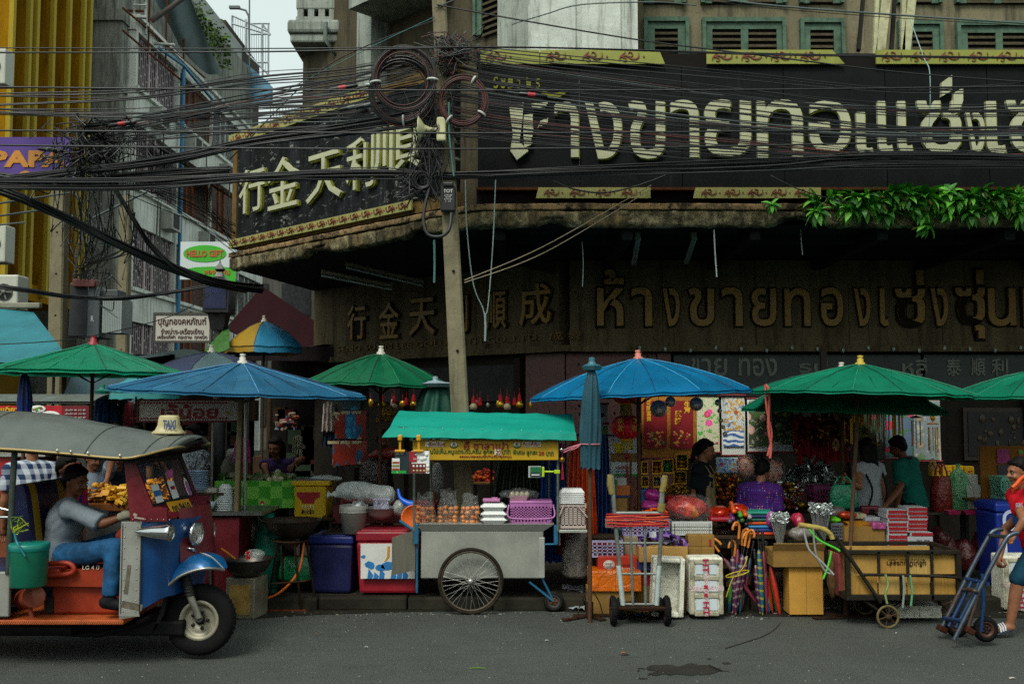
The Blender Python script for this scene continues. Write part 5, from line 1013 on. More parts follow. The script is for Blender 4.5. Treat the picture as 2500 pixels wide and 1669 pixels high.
for i in range(60):m.box((xs(12,YN)+i*.0165,YN-.002,fl-.018),(.003,.004,.022),Ry(.7),1)
m.build('floor',[ORGF,M('b06a3c',.6)],tt)
m=MB();a,b=N_(128,1412,7.95),N_(312,1505,7.95);m.bb(a.x,b.x,7.95,8.7,fl+.003,a.z,0,.02);a2,b2=N_(110,1372,7.9),N_(314,1425,7.9)
m.prism([(N_(112,1430,7.9).x,N_(112,1430,7.9).z),(N_(250,1432,7.9).x,N_(250,1432,7.9).z),(N_(312,1432,7.9).x,N_(312,1432,7.9).z),(N_(312,1345,7.9).x,N_(312,1345,7.9).z),(N_(245,1388,7.9).x,N_(245,1388,7.9).z),(N_(112,1395,7.9).x,N_(112,1395,7.9).z)],V((0,7.9,0)),UX,UZ,-.8);m.box(N_(120,1475,7.945),(.07,.02,.12),None,1)
m.text('LG 4 ปี',N_(222,1384,7.896),UX,UZ,box=(.13,.035),depth=.003,mat=2);m.text('รับจ้าง',N_(300,1362,7.896),UX,UZ,box=(.08,.04),depth=.003,mat=2);m.build('engine_cover',[ORG,GASK,M('b4aca0',.6)],tt)
m=MB();m.tube(cr([N_(112,1376,7.86),N_(165,1374,7.86),N_(181,1388,7.86),N_(168,1400,7.86),N_(112,1404,7.86)],5),.02,8);m.box(N_(140,1384,8.1),(.26,.5,.06),None,0,.02);m.build('seat',M('8e2a12',.5,0,.2,6),tt)
m=MB();m.tube([N_(60,1462,7.98),N_(82,1456,7.8)],.08,20,0);m.lathe([(.001,.004),(.082,.0),(.084,-.02)],N_(82,1456,7.8),24,1,Rx(pi/2));m.tube([N_(72,1480,7.85),N_(80,1512,7.85)],.018,6,0);m.build('air_filter',[M('7a3016',.6,0,.3,8),M('a05a44',.6,0,.25,7)],tt)
m=MB();SB=M('10163a',.4,0,.2,5);SY=M('8a6a10',.5,0,.15,5)
for Y0,Y1,mt in((7.9,7.98,0),(7.985,8.09,1),(8.095,8.45,0),(8.455,8.56,1),(8.565,8.66,0)):
 sec=[N_(58,1410,8),N_(46,1230,8),N_(40,1200,8),N_(48,1184,8),N_(66,1180,8),N_(76,1196,8),N_(84,1250,8),N_(100,1410,8)]
 m.prism([(p.x,p.z)for p in cr(sec,3)],V((0,Y0,0)),UX,UZ,-(Y1-Y0),mt,True)
m.build('seat_back',[SB,SY],tt)
m=MB();m.bb(-5.6,xs(5,YN),YN+.02,2*YM-YN-.02,.42,.7,0,.03);m.bb(-5.62,-5.5,YN+.02,2*YM-YN-.02,.42,1.25,0,.03);m.bb(-5.4,-4.6,YN+.1,2*YM-YN-.1,.7,.85,1,.03)
a,b=N_(-70,1395),N_(22,1505);m.bb(a.x,b.x,YN-.01,YN+.03,b.z,a.z,2,.01);m.build('rear_body',[BLUE,M('3a1216',.5),GREYP],tt)
m=MB();m.bb(-5.3,-2.6,8.0,8.6,.2,.32,0,.02);m.tube([N_(70,1540,8),N_(240,1548,8),N_(330,1525,8),N_(370,1505,8)],.025,8);m.tube([N_(40,1532,7.9),N_(180,1535,7.9)],.05,10);m.prism([(p.x,p.z)for p in[N_(370,1550,8),N_(395,1480,8),N_(402,1440,8),N_(412,1440,8),N_(400,1500,8)]],V((0,8.0,0)),UX,UZ,-.2,1);m.build('chassis',[M('0e0f0f',.7),GASK],tt)
m=MB();m.tube([N_(285,1330,8.0),N_(308,1295,8.05),N_(318,1285,8.2)],.013,8);m.tube([N_(320,1258,7.95),N_(322,1258,8.65)],.013,8);m.tube([N_(322,1262,8.3),N_(345,1420,8.3)],.03,8);m.box(N_(305,1302,8.05),(.1,.12,.1),Ry(.5),1,.02);m.build('handlebar',[M('1a1a1a',.5),ORG],tt)
person('taxi driver in a grey T-shirt and blue jeans seated at the handlebar',V((N_(150,1400,8.25).x,8.25,0)),radians(84),1.68,W={'pelvis':P(148,1358,8.22),'neck':P(169,1222,8.2),'hip_a':P(152,1366,8.1),'hip_b':P(152,1366,8.32),'knee_a':P(280,1336,7.84),'knee_b':P(292,1318,8.4),'ankle_a':P(268,1462,7.8),'ankle_b':P(276,1462,8.4),'toe_a':P(300,1478,7.8),'toe_b':P(305,1474,8.4),'sh_a':P(168,1240,8.0),'sh_b':P(176,1240,8.42),'el_a':P(250,1278,7.95),'wr_a':P(298,1262,7.97),'el_b':P(262,1270,8.5),'wr_b':P(300,1262,8.58)},head=(-14,14),hair='short',skin=SKIND,shirt=TEE,sleeve=.95,trousers=JEANS,leg=.97,shoes=M('101214',.7,0,.2,9),girth=1.08,curl=.9)
m=MB();c=P(310,1256,7.94);m.ell(c,(.055,.04,.035),12,0,Ry(.2));m.tube([P(292,1262,7.955),c],[.034,.04],10);m.build('glove',M('8a8674',.9,0,.2,14,.3),None,'grey knitted work glove on the taxi driver\'s near hand','glove')
bk=thing('bucket','green lidded bucket with a teal handle hanging by the taxi seat','bucket',P(70,1430,7.72));c=P(69,1430,7.68);s_=S(1,7.7)
m=MB();m.lathe([(.001,0),(39*s_,0),(41*s_,4*s_),(44*s_,88*s_)],c,28);m.build('tub',M('0a5a44',.4,0,.1,5),bk);m=MB();m.lathe([(45*s_,86*s_),(46*s_,90*s_),(46*s_,101*s_),(43*s_,103*s_),(.001,103*s_)],c,28);m.build('lid',M('0b6d62',.4,0,.1,5),bk)
m=MB();m.tube(cr([P(36,1302,7.62),P(42,1325,7.53),P(62,1358,7.52)],5),.009,6);m.build('handle',M('0b5f6a',.4),bk)
m=MB()
for i in range(14):a=P(38,1298,7.7)+V((R(-.03,.03),R(-.03,.03),R(-.02,.03)));m.tube(cr([a,a+V((R(-.05,.08),R(-.05,.05),R(0,.1))),a+V((R(-.02,.12),R(-.05,.05),R(-.03,.1)))],4),.004,4,i%2)
m.build('string_bundle',[M('9aa01a',.6),M('4c6a10',.6)],None,'tangle of yellow-green raffia string tied on the taxi rail above the bucket','string')
def stripes(o,j,hp,at,T,fwd,lat,k):
 for s in 'ab':
  a,t=j['ankle_'+s],j['toe_'+s];d=(t-a);c=MB();L=d.length;d.normalize();sd=d.cross(UZ).normalized()
  so=MB();so.ell(a.lerp(t,.5)+V((0,0,-.022*k)),(L*.78,.055,.016),16,0,frame_from(UZ,d)if False else Matrix((d,sd,d.cross(sd))).transposed());so.build('sandal',M('141c30',.6),o,local=True)
  for i in range(3):q=a+d*L*(.42+i*.13);c.tube([q+sd*.05-UZ*.02,q+sd*.04+UZ*.016,q+UZ*.036,q-sd*.04+UZ*.016,q-sd*.05-UZ*.02],.008,6)
  c.build('sandal_strap',M('b4b8bc',.6),o,local=True)
 c=MB();c.ell(at(.4)+fwd*.088*k,(.075,.012,.07),20,0,T);c.build('shirt_badge',M('1d4f8c',.7),o,local=True)
 c=MB();U=lat if lat.dot(V((1,0,0)))>-9 else-lat
 pass
walker=person('man in a red printed T-shirt and teal shorts walking with the blue hand truck',V((X(2516,8.88),8.88,0)),radians(-82),1.64,W={'neck':P(2504,1195,8.88),'el_a':P(2500,1270,8.6),'wr_a':P(2478,1302,8.62),'el_b':P(2455,1290,9.12),'wr_b':P(2442,1355,9.05),'knee_b':P(2486,1412,8.82),'ankle_b':P(2466,1524,8.84),'toe_b':P(2424,1538,8.84),'knee_a':P(2540,1420,9.0),'ankle_a':P(2590,1510,9.0),'toe_a':P(2560,1530,9.0)},head=(-4,10),hair='short',shirt=M('a8101c',.85,0,.12,8),sleeve=.6,trousers=M('14384a',.85,0,.15,8),leg=.52,curl=1.0,extra=stripes)
m=MB();m.text('GONG',P(2488,1232,8.742),V((1,.25,0)).normalized(),UZ,box=(.07,.035),depth=.002,mat=1);m.text('AMAZING',P(2490,1256,8.742),V((1,.25,0)).normalized(),UZ,box=(.07,.045),depth=.002,mat=2);m.text('INC.COTTON',P(2490,1280,8.742),V((1,.25,0)).normalized(),UZ,box=(.07,.02),depth=.002,mat=0)
sh=MB();m.build('shirt_print',[M('2c4a9a',.7),M('a8b4c4',.7),M('b87a14',.7)],walker)
m=MB();c=P(2485,1188,8.72)
m.grid(lambda u,v:P(2472+46*u,1184-24*u+20*v-12*u*v,8.66+.1*u)+V((0,-.01*sin(u*9),.01*sin(v*8))),10,6,0);m.grid(lambda u,v:P(2472+46*u,1184-24*u+20*v-12*u*v,8.68+.1*u)+V((0,.02,0)),10,6,0);m.tube(cr([P(2471,1190,8.66),P(2482,1180,8.67),P(2492,1168,8.7),P(2506,1160,8.74),P(2518,1162,8.76)],6),.016,8,0);m.build('shoulder_strap',[M('c24a10',.6,0,.15,8)],None,'orange reflective strap lying over the walker\'s shoulder','strap')
BLT=M('16365e',.4,.3,.25,10,.3,'3a2a1e');RST=M('4a3c34',.5,.6,.3,10,.4,'4a2412')
ht=thing('hand_truck','blue two-wheeled hand truck tilted in the hand of the walking man','hand truck',G(2360,1545));YT=8.55
n_=lambda x,y:P(x,y,8.42);f_=lambda x,y:P(x,y,8.78)
m=MB();m.tube(cr([n_(2485,1300),n_(2470,1304),n_(2452,1322),n_(2400,1420),n_(2330,1560)],5),.019,10);m.tube(cr([f_(2448,1291),f_(2430,1294),f_(2412,1312),f_(2360,1410),f_(2295,1540)],5),.019,10);m.tube([n_(2462,1310),f_(2415,1306)],.017,8);m.build('handle_frame',M('4c5560',.35,.7,.25,12,.3,'4a2c1c'),ht)
m=MB();m.tube([n_(2412,1424),f_(2358,1412)],.018,8);m.tube([n_(2355,1516),f_(2305,1508)],.018,8)
for t in(.35,.7):m.tube([n_(2410,1424).lerp(f_(2360,1412),t),n_(2352,1535).lerp(f_(2302,1525),t)],.016,8)
m.tube([n_(2398,1400),n_(2402,1470),n_(2395,1540)],.014,8);m.tube([f_(2396,1420),f_(2400,1500)],.014,8);m.build('back_bar',BLT,ht)
m=MB();m.tube(cr([n_(2362,1536),n_(2384,1462),n_(2385,1448),n_(2376,1440),f_(2350,1440),f_(2340,1448),f_(2330,1468),f_(2300,1530)],6),.018,10);m.tube([n_(2362,1536),n_(2368,1540)],.02,8);m.tube([f_(2300,1530),f_(2296,1536)],.02,8);m.build('folding_toe',RST,ht)
for c,lb_ in((P(2406,1535,8.52),None),(P(2336,1524,8.86),None)):wheel(ht,c,.104,.05,.062,28,[TYRE,M('4a2a1c',.6,.3,.3,12),DRK])
m=MB();m.tube([P(2406,1535,8.52),P(2336,1524,8.86)],.012,8);m.box(n_(2366,1538),(.08,.07,.05),Ry(.5),0,.01);m.box(f_(2300,1534),(.08,.07,.05),Ry(.5),0,.01);m.build('axle',M('3a1e14',.7,.4,.3,12),ht)
m=MB();GREYM=M('2a2a28',.6)
m.bb(xb-.004,xb+.004,YN-.009,YN-.004,zb+.04,zt-.02,0);m.bb(xa+.01,xa+.016,YN-.009,YN-.005,zb+.04,zt-.02,0)
for i in range(9):z=zb+.06+(zt-zb-.1)*i/8;m.ell((xb-.03,YN-.007,z),.006,6,1);m.ell((xa+.03,YN-.007,z),.006,6,1)
for i in range(7):p=N_(325+i*15,1271);m.ell((p.x,YN-.006,p.z+.012),.005,6,1)
m.box((xa+.1,YN-.007,zb+.1),(.16,.004,.05),Ry(.2),2);m.box((xa+.06,YN-.0075,zb+.3),(.03,.003,.22),Ry(.1),2);m.box(N_(340,1264,YN-.034),(.08,.003,.012),Ry(.15),3);m.box(N_(330,1256,YN-.034),(.03,.003,.02),Ry(.5),3);m.build('seam_bolts',[GREYM,M('9a9a92',.3,.8),M('5c564a',.8,0,.5,20),M('8a8078',.8)],tt)
for k in(.22,.42,.8):
 m=MB();m.tube([roof(k,v/20,-.0015)for v in range(21)],.005,5,0);m.build('roof_seam',M('3a3e3b',.6),tt)
def mat_cloth(c,fade='',rough=.55,seed=0.):
 n=NT('parasol');base=lin(c);a=n.noise(1.8,5,.6,n.co(loc=(seed,0,0)));w=n.noise(26,3,.6,n.co(scale=(1,1,.4)))
 cc=n.ramp(a,[(.3,mul(base,.75)),(.7,mul(base,1.2))])
 if fade:cc=n.mix(n.ramp(n.noise(2.6,6,.7,n.co(loc=(seed+4,0,0))),[(.48,BW0),(.75,(.6,)*3+(1,))]),cc,lin(fade))
 cc=n.mix(n.ramp(n.noise(4,6,.8,None,.6),[(.52,BW0),(.75,(.6,)*3+(1,))]),cc,mul(base,.6));cc=n.mix(n.ramp(n.noise(11,5,.8,n.co(loc=(seed,2,0))),[(.62,BW0),(.72,(.4,)*3+(1,))]),cc,lin('6a7a72'))
 n.bump(w,.25,.01);n.out(cc,rough,0,.35);tl=n.n('BsdfTranslucent',{'Color':cc});mx=n.n('MixShader',{0:.45});n.t.links.new(n.b.outputs[0],mx.inputs[1]);n.t.links.new(tl.outputs[0],mx.inputs[2]);n.t.links.new(mx.outputs[0],n.t.nodes['Material Output'].inputs['Surface'])
 return n.m
GRN=mat_cloth('0a8a66','2aa084',.34);GRN2=mat_cloth('066a46','',.5,3);GRN3=mat_cloth('088262','1c8468',.5,6);BLU=mat_cloth('22688e','44849e',.5,8);BLU2=mat_cloth('0a76a8','1c84a8',.42,11)
SEAM_GLINT={GRN.name:[M('063a2a',.5),M('2a8a6a',.5)],GRN2.name:[M('04281a',.6),M('1c6a44',.6)],GRN3.name:[M('043428',.6),M('1c7a5c',.6)],BLU.name:[M('102a4a',.6),M('4a86b0',.6)],BLU2.name:[M('06304e',.6),M('3a8cb4',.6)]}  # per cloth: dark seam colour, then a paler one painted as rib highlight
POLEW=M('4a3526',.7,0,.3,12,.3);CAPM=M('b0aca0',.5,0,.2,12)
def parasol(label,apex,Y,rpx,rimy,mt,n=16,foot=None,cap=CAPM,tilt=(0,0),capc=None,bulge=.16,valance=.03,group='market parasols over the stalls',polepx=None,poler=.02,seed=0):
 a=P(apex[0],apex[1],Y);r=S(rpx,Y);drop=a.z-P(apex[0],rimy,Y).z;o=thing('parasol',label,'parasol',V((a.x,Y,0.0 if foot is None else foot)),group)
 T=Ry(tilt[0])@Rx(tilt[1]);rnd=random.Random(seed);sag=[rnd.uniform(.7,1.4)for _ in range(n)]
 def surf(u,v,off=0):
  q=u*2*pi;f=(u*n)%1.0;s=sin(pi*f);k=int(u*n)%n
  rr=r*v*(1-.035*s*v**2);z=-drop*(v*(1-bulge)+bulge*v**2.4)-.006*s*v**1.5*sag[k]-.07*s*v*(1.02-v)*sag[k]+.011*noise.noise(V((u*40,v*6,seed)))
  return a+T@V((rr*cos(q),rr*sin(q),z-off))
 m=MB();m.grid(lambda u,v:surf(u,v),n*6,14);m.grid(lambda u,v:surf(u,.96+.045*v)-UZ*valance*v*(.8+.25*noise.noise(V((u*60,seed,0)))),n*6,2);m.grid(lambda u,v:surf(u,v,.006),n*6,8);m.build('canopy',mt,o)
 m=MB()
 for k in range(n):m.tube([surf((k+.001)/n,v,.012)for v in(.03,.3,.6,.98)],.007,5)
 for k in range(0,n,2):m.tube([surf((k+.001)/n,.5,.02),a-UZ*(drop+.12)],.006,5)
 m.build('ribs',M('5a4630',.7),o)
 m=MB()
 for k in range(n):
  m.tube([surf((k+.001)/n,v,-.003)for v in(.04,.2,.4,.6,.8,.98)],.0045,5,k%2)
  if n>10:m.tube([surf((k+.5)/n,v,-.001)for v in(.5,.7,.9)],.003,4,0)  # dark lines drawn as creases between ribs, shade put into the colour
 m.build('seam_glint_lines',SEAM_GLINT[mt.name]if mt.name in SEAM_GLINT else[M('23262a',.6),M('3a3e42',.6)],o)
 m=MB();m.lathe([(.055,-.02),(.05,.01),(.032,.02),(.032,.05),(.02,.055),(.03,.07),(.028,.085),(.001,.088)],a,14,0,T);m.build('cap',capc or cap,o)
 f=V((polepx[0]if polepx else a.x,polepx[1]if polepx else Y,foot if foot is not None else 0));m=MB();m.tube([a-UZ*.02,f],poler,10);m.build('pole',POLEW,o);return o
PINKC=M('b0685a',.6);REDC=M('8a2c34',.5)
parasol('shiny green parasol at the far left with a red cap',(228,838),10.6,232,908,GRN,12,.12,capc=REDC,bulge=.05,tilt=(radians(.8),0),valance=.04,seed=1)
parasol('faded blue parasol above the taxi and the lettered white sign',(592,884),10.1,306,956,BLU,16,0.0,tilt=(radians(2.2),radians(1)),bulge=.1,seed=2,polepx=(P(578,1400,10.0).x,10.0))
parasol('dark green parasol left of the leaning utility pole',(930,862),11.6,178,938,GRN2,16,.12,tilt=(radians(2.2),0),bulge=.3,seed=3)
parasol('bright blue parasol in the middle with a pinkish cap, beside the closed one',(1558,874),10.6,268,962,BLU2,16,.12,capc=PINKC,tilt=(radians(-2.4),0),bulge=.42,seed=4)
GPAR=parasol('green parasol on the right, upper of the overlapping pair, with a yellow cap',(2100,888),10.2,266,960,GRN3,16,0,capc=M('a08a2a',.6),tilt=(radians(1.8),0),bulge=.3,seed=5,polepx=(P(2066,1480,9.7).x,9.7))
parasol('green parasol on the right, lower of the overlapping pair',(2054,903),11.1,242,1002,GRN3,16,.12,tilt=(radians(1.4),0),bulge=.35,seed=6)
parasol('green parasol cut off by the right edge of the view',(2545,900),10.3,225,968,GRN3,16,.12,bulge=.4,seed=7)
def mat_wedges(cols,n,cx,cy):
 nn=NT('wedges');sp=nn.n('SeparateXYZ',{0:nn.co()});an=nn.math('ARCTAN2',sp.outputs['Y'],sp.outputs['X']);f=nn.math('FRACT',nn.math('MULTIPLY',nn.math('ADD',an,3.1416),n/6.2832));return nn.out(nn.ramp(f,[(i/len(cols),lin(c))for i,c in enumerate(cols)],'CONSTANT'),.55,0,.3)
parasol('old beach parasol in blue and yellow wedges below the street lantern',(645,783),16,95,848,mat_wedges(['8a6c0c','1f6d90'],2,0,0),8,.12,bulge=.55,valance=.12,seed=8)
parasol('grey and navy parasol half hidden behind the faded blue one',(516,858),13.2,172,918,mat_wedges(['4a6064','2c3552'],4,0,0),8,.12,bulge=.5,valance=.06,seed=9)
PEP=parasol('teal parasol with a red, white and blue roundel under the faded blue one',(355,905),12.4,84,955,M('2c7a7a',.5,0,.15,4),8,.12,bulge=.5,valance=.11,seed=10)
m=MB();c=P(316,966,12.4-S(80,12.4)*.9)
m.ell(c,(.05,.006,.065),16,0);m.ell(c+UZ*.022-V((0,.004,0)),(.043,.006,.04),14,1);m.ell(c-UZ*.026-V((0,.004,0)),(.04,.006,.034),14,2);m.build('logo',[WHT,RED,M('1c3a8c',.5)],PEP)
def closed_parasol(label,top,bot,w,Y,mt,foot=True,cap=None,flare=1.0,tie=None,spine=None,group='closed parasols'):
 a,b=P(top[0],top[1],Y),P(bot[0],bot[1],Y);o=thing('closed_parasol',label,'parasol',V((b.x,Y,0)),group);R_=S(w,Y)/2;n=48;sd=R(0,9)
 def fn(u,v):
  q=u*2*pi;base=interp([.12,.62,.78,.9,.98,1.0,.9,.95*flare],v);fold=1+.16*sin(q*9+2*v+sd)+.08*sin(q*5-3*v);c=a.lerp(b,v);rr=R_*base*fold;return c+V((rr*cos(q),rr*sin(q),-.015*sin(q*9)*(v>.97)))
 m=MB();m.grid(fn,n,26);m.build('canopy',mt,o)
 if cap:m=MB();m.lathe([(R_*.9,-.06),(R_*1.15,-.02),(R_*.5,.0),(.03,.02),(.03,.06),(.001,.065)],a,9,0,None,False);m.build('cap',cap,o)
 if tie:m=MB();c=a.lerp(b,.77);m.tube([c+V((cos(i*pi/8)*R_*1.06,sin(i*pi/8)*R_*1.06,0))for i in range(16)],.006,5,0,True,False,True);[m.tube(cr([c-V((R_,0,0)),c+V((-R_*2.2,-.04,-.03-.02*i)),c+V((-R_*2.9,-.04,-.06-.02*i)),c+V((-R_*1.6,-.03,-.02-.02*i)),c-V((R_,.02,.0))],5),.005,5)for i in range(2)];m.build('tie',tie,o)
 if foot:m=MB();m.tube([b+UZ*.1,V((b.x-.01,Y,.0))],.02,10);m.build('pole',POLEW,o)
 return o
cp=closed_parasol('tall closed grey-blue parasol standing in front of the bright blue one',(1445,888),(1441,1142),46,9.45,mat_cloth('2d5a68','4a7080',.6,14),True,M('30616c',.5,0,.2,6),.95,M('b86a78',.5))
m=MB();c=G(1440,1510)
for(x,y),(x2,y2)in(((1375,1516),(1440,1504)),((1440,1504),(1473,1516)),((1400,1504),(1490,1504))):p,q=G(x,y),G(x2,y2);m.box((p+q)/2+UZ*.012,((q-p).length,.07,.012),Rz(math.atan2((q-p).y,(q-p).x)))
m.tube([c+UZ*.01,c+UZ*.16],.034,8);[m.tube(cr([c+V((q*.03,-.02,.26)),c+V((q*.09,-.04,.16)),c+V((q*.12,-.05,.03))],5),.006,5)for q in(-1,1)];m.build('base',RUSTY,cp)
closed_parasol('closed dark blue parasol at the left edge under the shiny green one',(60,905),(60,1020),30,10.2,M('10286a',.6,0,.3,6),True);closed_parasol('closed royal blue parasol behind the taxi roof, left of the pair',(250,950),(246,1048),32,13,M('0f4a86',.6,0,.3,6),True,M('1a7060',.5));closed_parasol('closed navy parasol behind the taxi roof, right of the pair',(270,955),(276,1048),28,13.1,M('123c62',.6,0,.3,6),True)
closed_parasol('closed green parasol rising behind the food cart roof, tied at the tip',(1063,932),(1060,1075),96,11.2,mat_cloth('14503f','',.55,17),True,M('8a9aa4',.5),1.1)
closed_parasol('closed bottle-green parasol beside the navy pair',(296,965),(296,1050),18,13.2,M('0d4a2a',.6),True);closed_parasol('closed crimson parasol left of the lettered sign',(313,975),(314,1060),26,13.1,M('6a0f20',.6),True)
m=MB();p=V((P(2066,1480,9.7).x,9.7,.012));m.box(p+V((-.1,-.08,0)),(.5,.07,.012),Rz(.12));m.box(p+V((.05,.02,0)),(.45,.07,.012),Rz(-.35));m.tube([p,p+UZ*.2],.03,8);m.build('base',RUSTY,GPAR)
cable([(1868,938,9.95),(1878,960,9.95),(1876,1040,9.98),(1882,1085,10),(1880,1118,10)],8,M('b0524a',.6,0,.2,9),'salmon pink ribbon hanging from the green parasol edge',None,8,0,'ribbon');cable([(1868,940,9.95),(1872,1000,9.96),(1884,1060,10),(1874,1112,10)],6,M('b0524a',.6,0,.2,9),'second strand of the salmon ribbon on the green parasol',None,8,0,'ribbon')
YF=9.9
fc=thing('food_cart','steel bun cart with a teal green cloth roof, yellow sign and a spoked wheel','food cart',G(1149,1493))
SS=M('8f9188',.45,.3,.2,2.2,.3,'4a4b42',.15,12);SS2=M('a0a29a',.4,.4,.15,3,.2);BLUF=M('1a5a78',.5,.2,.2,9,.2,'5a5a4a')
a,b=P(1028,1296,YF),P(1327,1411,YF)
m=MB();m.bb(a.x,b.x,YF,YF+.62,b.z,a.z,0,.008);m.bb(b.x-.045,b.x+.012,YF-.008,YF+.64,b.z+.004,a.z-.06,1,.006);m.build('body',[SS,SS2],fc)
m=MB();c0,c1,zt_,zb2=P(1023,1280,YF-.04).x,P(1353,1280,YF-.04).x,P(1200,1279,YF-.05).z,a.z
m.add([V((c0,YF-.05,zt_)),V((c1,YF-.05,zt_)),V((b.x,YF-.004,zb2)),V((a.x,YF-.004,zb2)),V((c0,YF+.68,zt_)),V((c1,YF+.68,zt_)),V((b.x,YF+.64,zb2)),V((a.x,YF+.64,zb2))],[(3,2,1,0),(0,1,5,4),(4,5,6,7),(0,4,7,3),(1,2,6,5)]);m.build('counter',SS2,fc)
def spoked(parent,c,Rw,mats,n=36):
 w=bpy.data.objects.new('wheel',None);COL.objects.link(w);w.parent=parent;WM[w.name]=WM[parent.name].copy();ax=Rx(pi/2)
 m=MB();m.tube([c+V((cos(i*pi/32)*(Rw-.016),0,sin(i*pi/32)*(Rw-.016)))for i in range(64)],.017,10,0,True,False,True);m.build('tyre',mats[0],w)
 m=MB();m.lathe([(Rw-.032,-.014),(Rw-.042,-.012),(Rw-.05,0),(Rw-.042,.012),(Rw-.032,.014),(Rw-.032,-.014)],c,64,0,ax)
 for i in range(n):q=2*pi*i/n;q2=q+(.9 if i%2 else-.9)*(1 if i%4<2 else.8);y=.03 if(i//2)%2 else-.03;m.tube([c+V((cos(q2)*.03,y,sin(q2)*.03)),c+V((cos(q)*(Rw-.045),0,sin(q)*(Rw-.045)))],.0022,4,1,True,False)
 m.lathe([(.001,.055),(.018,.055),(.03,.04),(.034,.03),(.018,.02),(.018,-.02),(.034,-.03),(.03,-.045),(.001,-.05)],c,16,2,ax);m.build('rim',mats[1:],w)
BT=M('1f1a14',.8,0,.3,14,.4,'4a4030');RM_=M('4a4236',.6,.4,.3,9);SPK=M('a8a8a0',.3,.8)
wc=P(1149,1414,9.8);spoked(fc,V((wc.x,9.8,.322)),.32,[BT,RM_,SPK,M('9a9a94',.35,.7)]);spoked(fc,V((wc.x,10.62,.322)),.32,[BT,RM_,SPK,M('9a9a94',.35,.7)])
m=MB();m.tube([V((wc.x,9.76,.322)),V((wc.x,10.66,.322))],.012,8);m.build('axle',DARKM,fc)
cw=P(1352,1464,9.95);wheel(fc,V((cw.x,9.95,.1)),.1,.05,.06,28,[M('1a1917',.8,0,.3,14),M('3a3a38',.7),M('6a3a1c',.7)])
m=MB()
for Y in(9.93,10.02):m.tube([P(1322,1408,Y),V((cw.x,Y-.0,.1))],.012,8);m.tube([P(1292,1420,Y),V((cw.x,Y,.1))],.012,8)
for px,py0,py1 in((1018,1285,1446),):m.tube([P(px,py0,9.9),P(px,py1,9.9)],.013,8,0);
m.box(P(1016,1302,9.88),(.05,.05,.2),None,0,.005);m.box(P(1357,1305,9.88),(.04,.05,.19),None,0,.005);m.tube([P(975,1270,9.9),P(1010,1294,9.9),P(1024,1298,9.9)],.016,8,0);m.tube([P(1330,1328,9.9),P(1358,1328,9.9)],.01,8,0);m.build('undercarriage',BLUF,fc)
m=MB();q=[P(957,1310,9.72),P(1014,1320,9.9)];pa,pb=P(957,1404,9.72),P(957,1312,9.72)
m.add([V((q[0].x,9.72,pa.z)),V((q[1].x,9.9,pa.z+.02)),V((q[1].x,9.9,pb.z+.05)),V((q[0].x,9.72,pb.z)),V((q[0].x,9.74,pa.z)),V((q[1].x,9.92,pa.z+.02)),V((q[1].x,9.92,pb.z+.05)),V((q[0].x,9.74,pb.z))],[(0,1,2,3),(7,6,5,4),(0,3,7,4),(3,2,6,7),(1,5,6,2),(0,4,5,1)]);m.build('wooden_flap',M('6f6c60',.85,0,.22,10,.2,'3a3830',.2,40,stretch=(1,1,.2)),fc)
m=MB()
for px,Y,top in((1011,9.86,1110),(1362,9.86,1110),(1052,10.45,1050),(1340,10.45,1050)):m.tube([P(px,1296 if Y<10 else 1290,Y),P(px,top-50,Y)],.013,8)
m.build('post',M('5f6a60',.6,.4,.3,14,.3,'4a3422'),fc)
RC=M('0c8070',.65,0,.14,4,.12,'0c5a48',.25,70,stretch=(.3,1,1));RCD=M('08594c',.7,0,.16,5,.15,'08382e',.3,70)
rows_=[[P(968,1005,10.35),P(1390,1013,10.35)],[P(975,1003,10.25),P(1398,1011,10.25)],[P(962,1022,10.0),P(1400,1028,10.0)],[P(952,1043,9.78),P(1404,1052,9.78)],[P(945,1050,9.75),P(1406,1056,9.75)],[P(932,1066,9.71),P(1408,1074,9.72)]]
m=MB();f=lambda u,v:(lambda a_,b_,t_:a_.lerp(b_,u)+V((0,.004*sin(u*60)*(v>.8),.003*sin(u*33+v*4)+.004*noise.noise(V((u*30,v*6,0))))))(*(lambda i,t:(rows_[i][0].lerp(rows_[i+1][0],t),rows_[i][1].lerp(rows_[i+1][1],t),t))(min(int(v*5),4),v*5-min(int(v*5),4)))
m.grid(f,90,40,0);m.grid(lambda u,v:f(u,v)-UZ*.008+V((0,.008,0)),60,20,1)
m.grid(lambda u,v:f(u,0)+V((0,.35*v,-.12*v**2)),60,6,0)
for q in(0,1):m.grid(lambda u,v,q=q:f(q,u).lerp(V((f(q,u).x,10.7-.95*u,f(q,u).z-.02)),0)+V((.0,0,0)),2,2)
for i in range(9):m.ell(P(985+i*48,1044+i*1,9.765),.006,8,2)
m.build('roof',[RC,RCD,M('a0a898',.4,.3)],fc)
m=MB();[m.tube([f(0,v)-UZ*.015,f(1,v)-UZ*.015],.012,6)for v in(.1,.58)];m.build('roof_frame',DARKM,fc)
YS=9.8;ya,yb_=P(1008,1073,YS),P(1363,1122,YS);m=MB();m.bb(ya.x,yb_.x,YS,YS+.03,yb_.z,ya.z,0);ps=lambda x,y,d=.003:P(x,y,YS-d);ss=lambda n:S(n,YS)
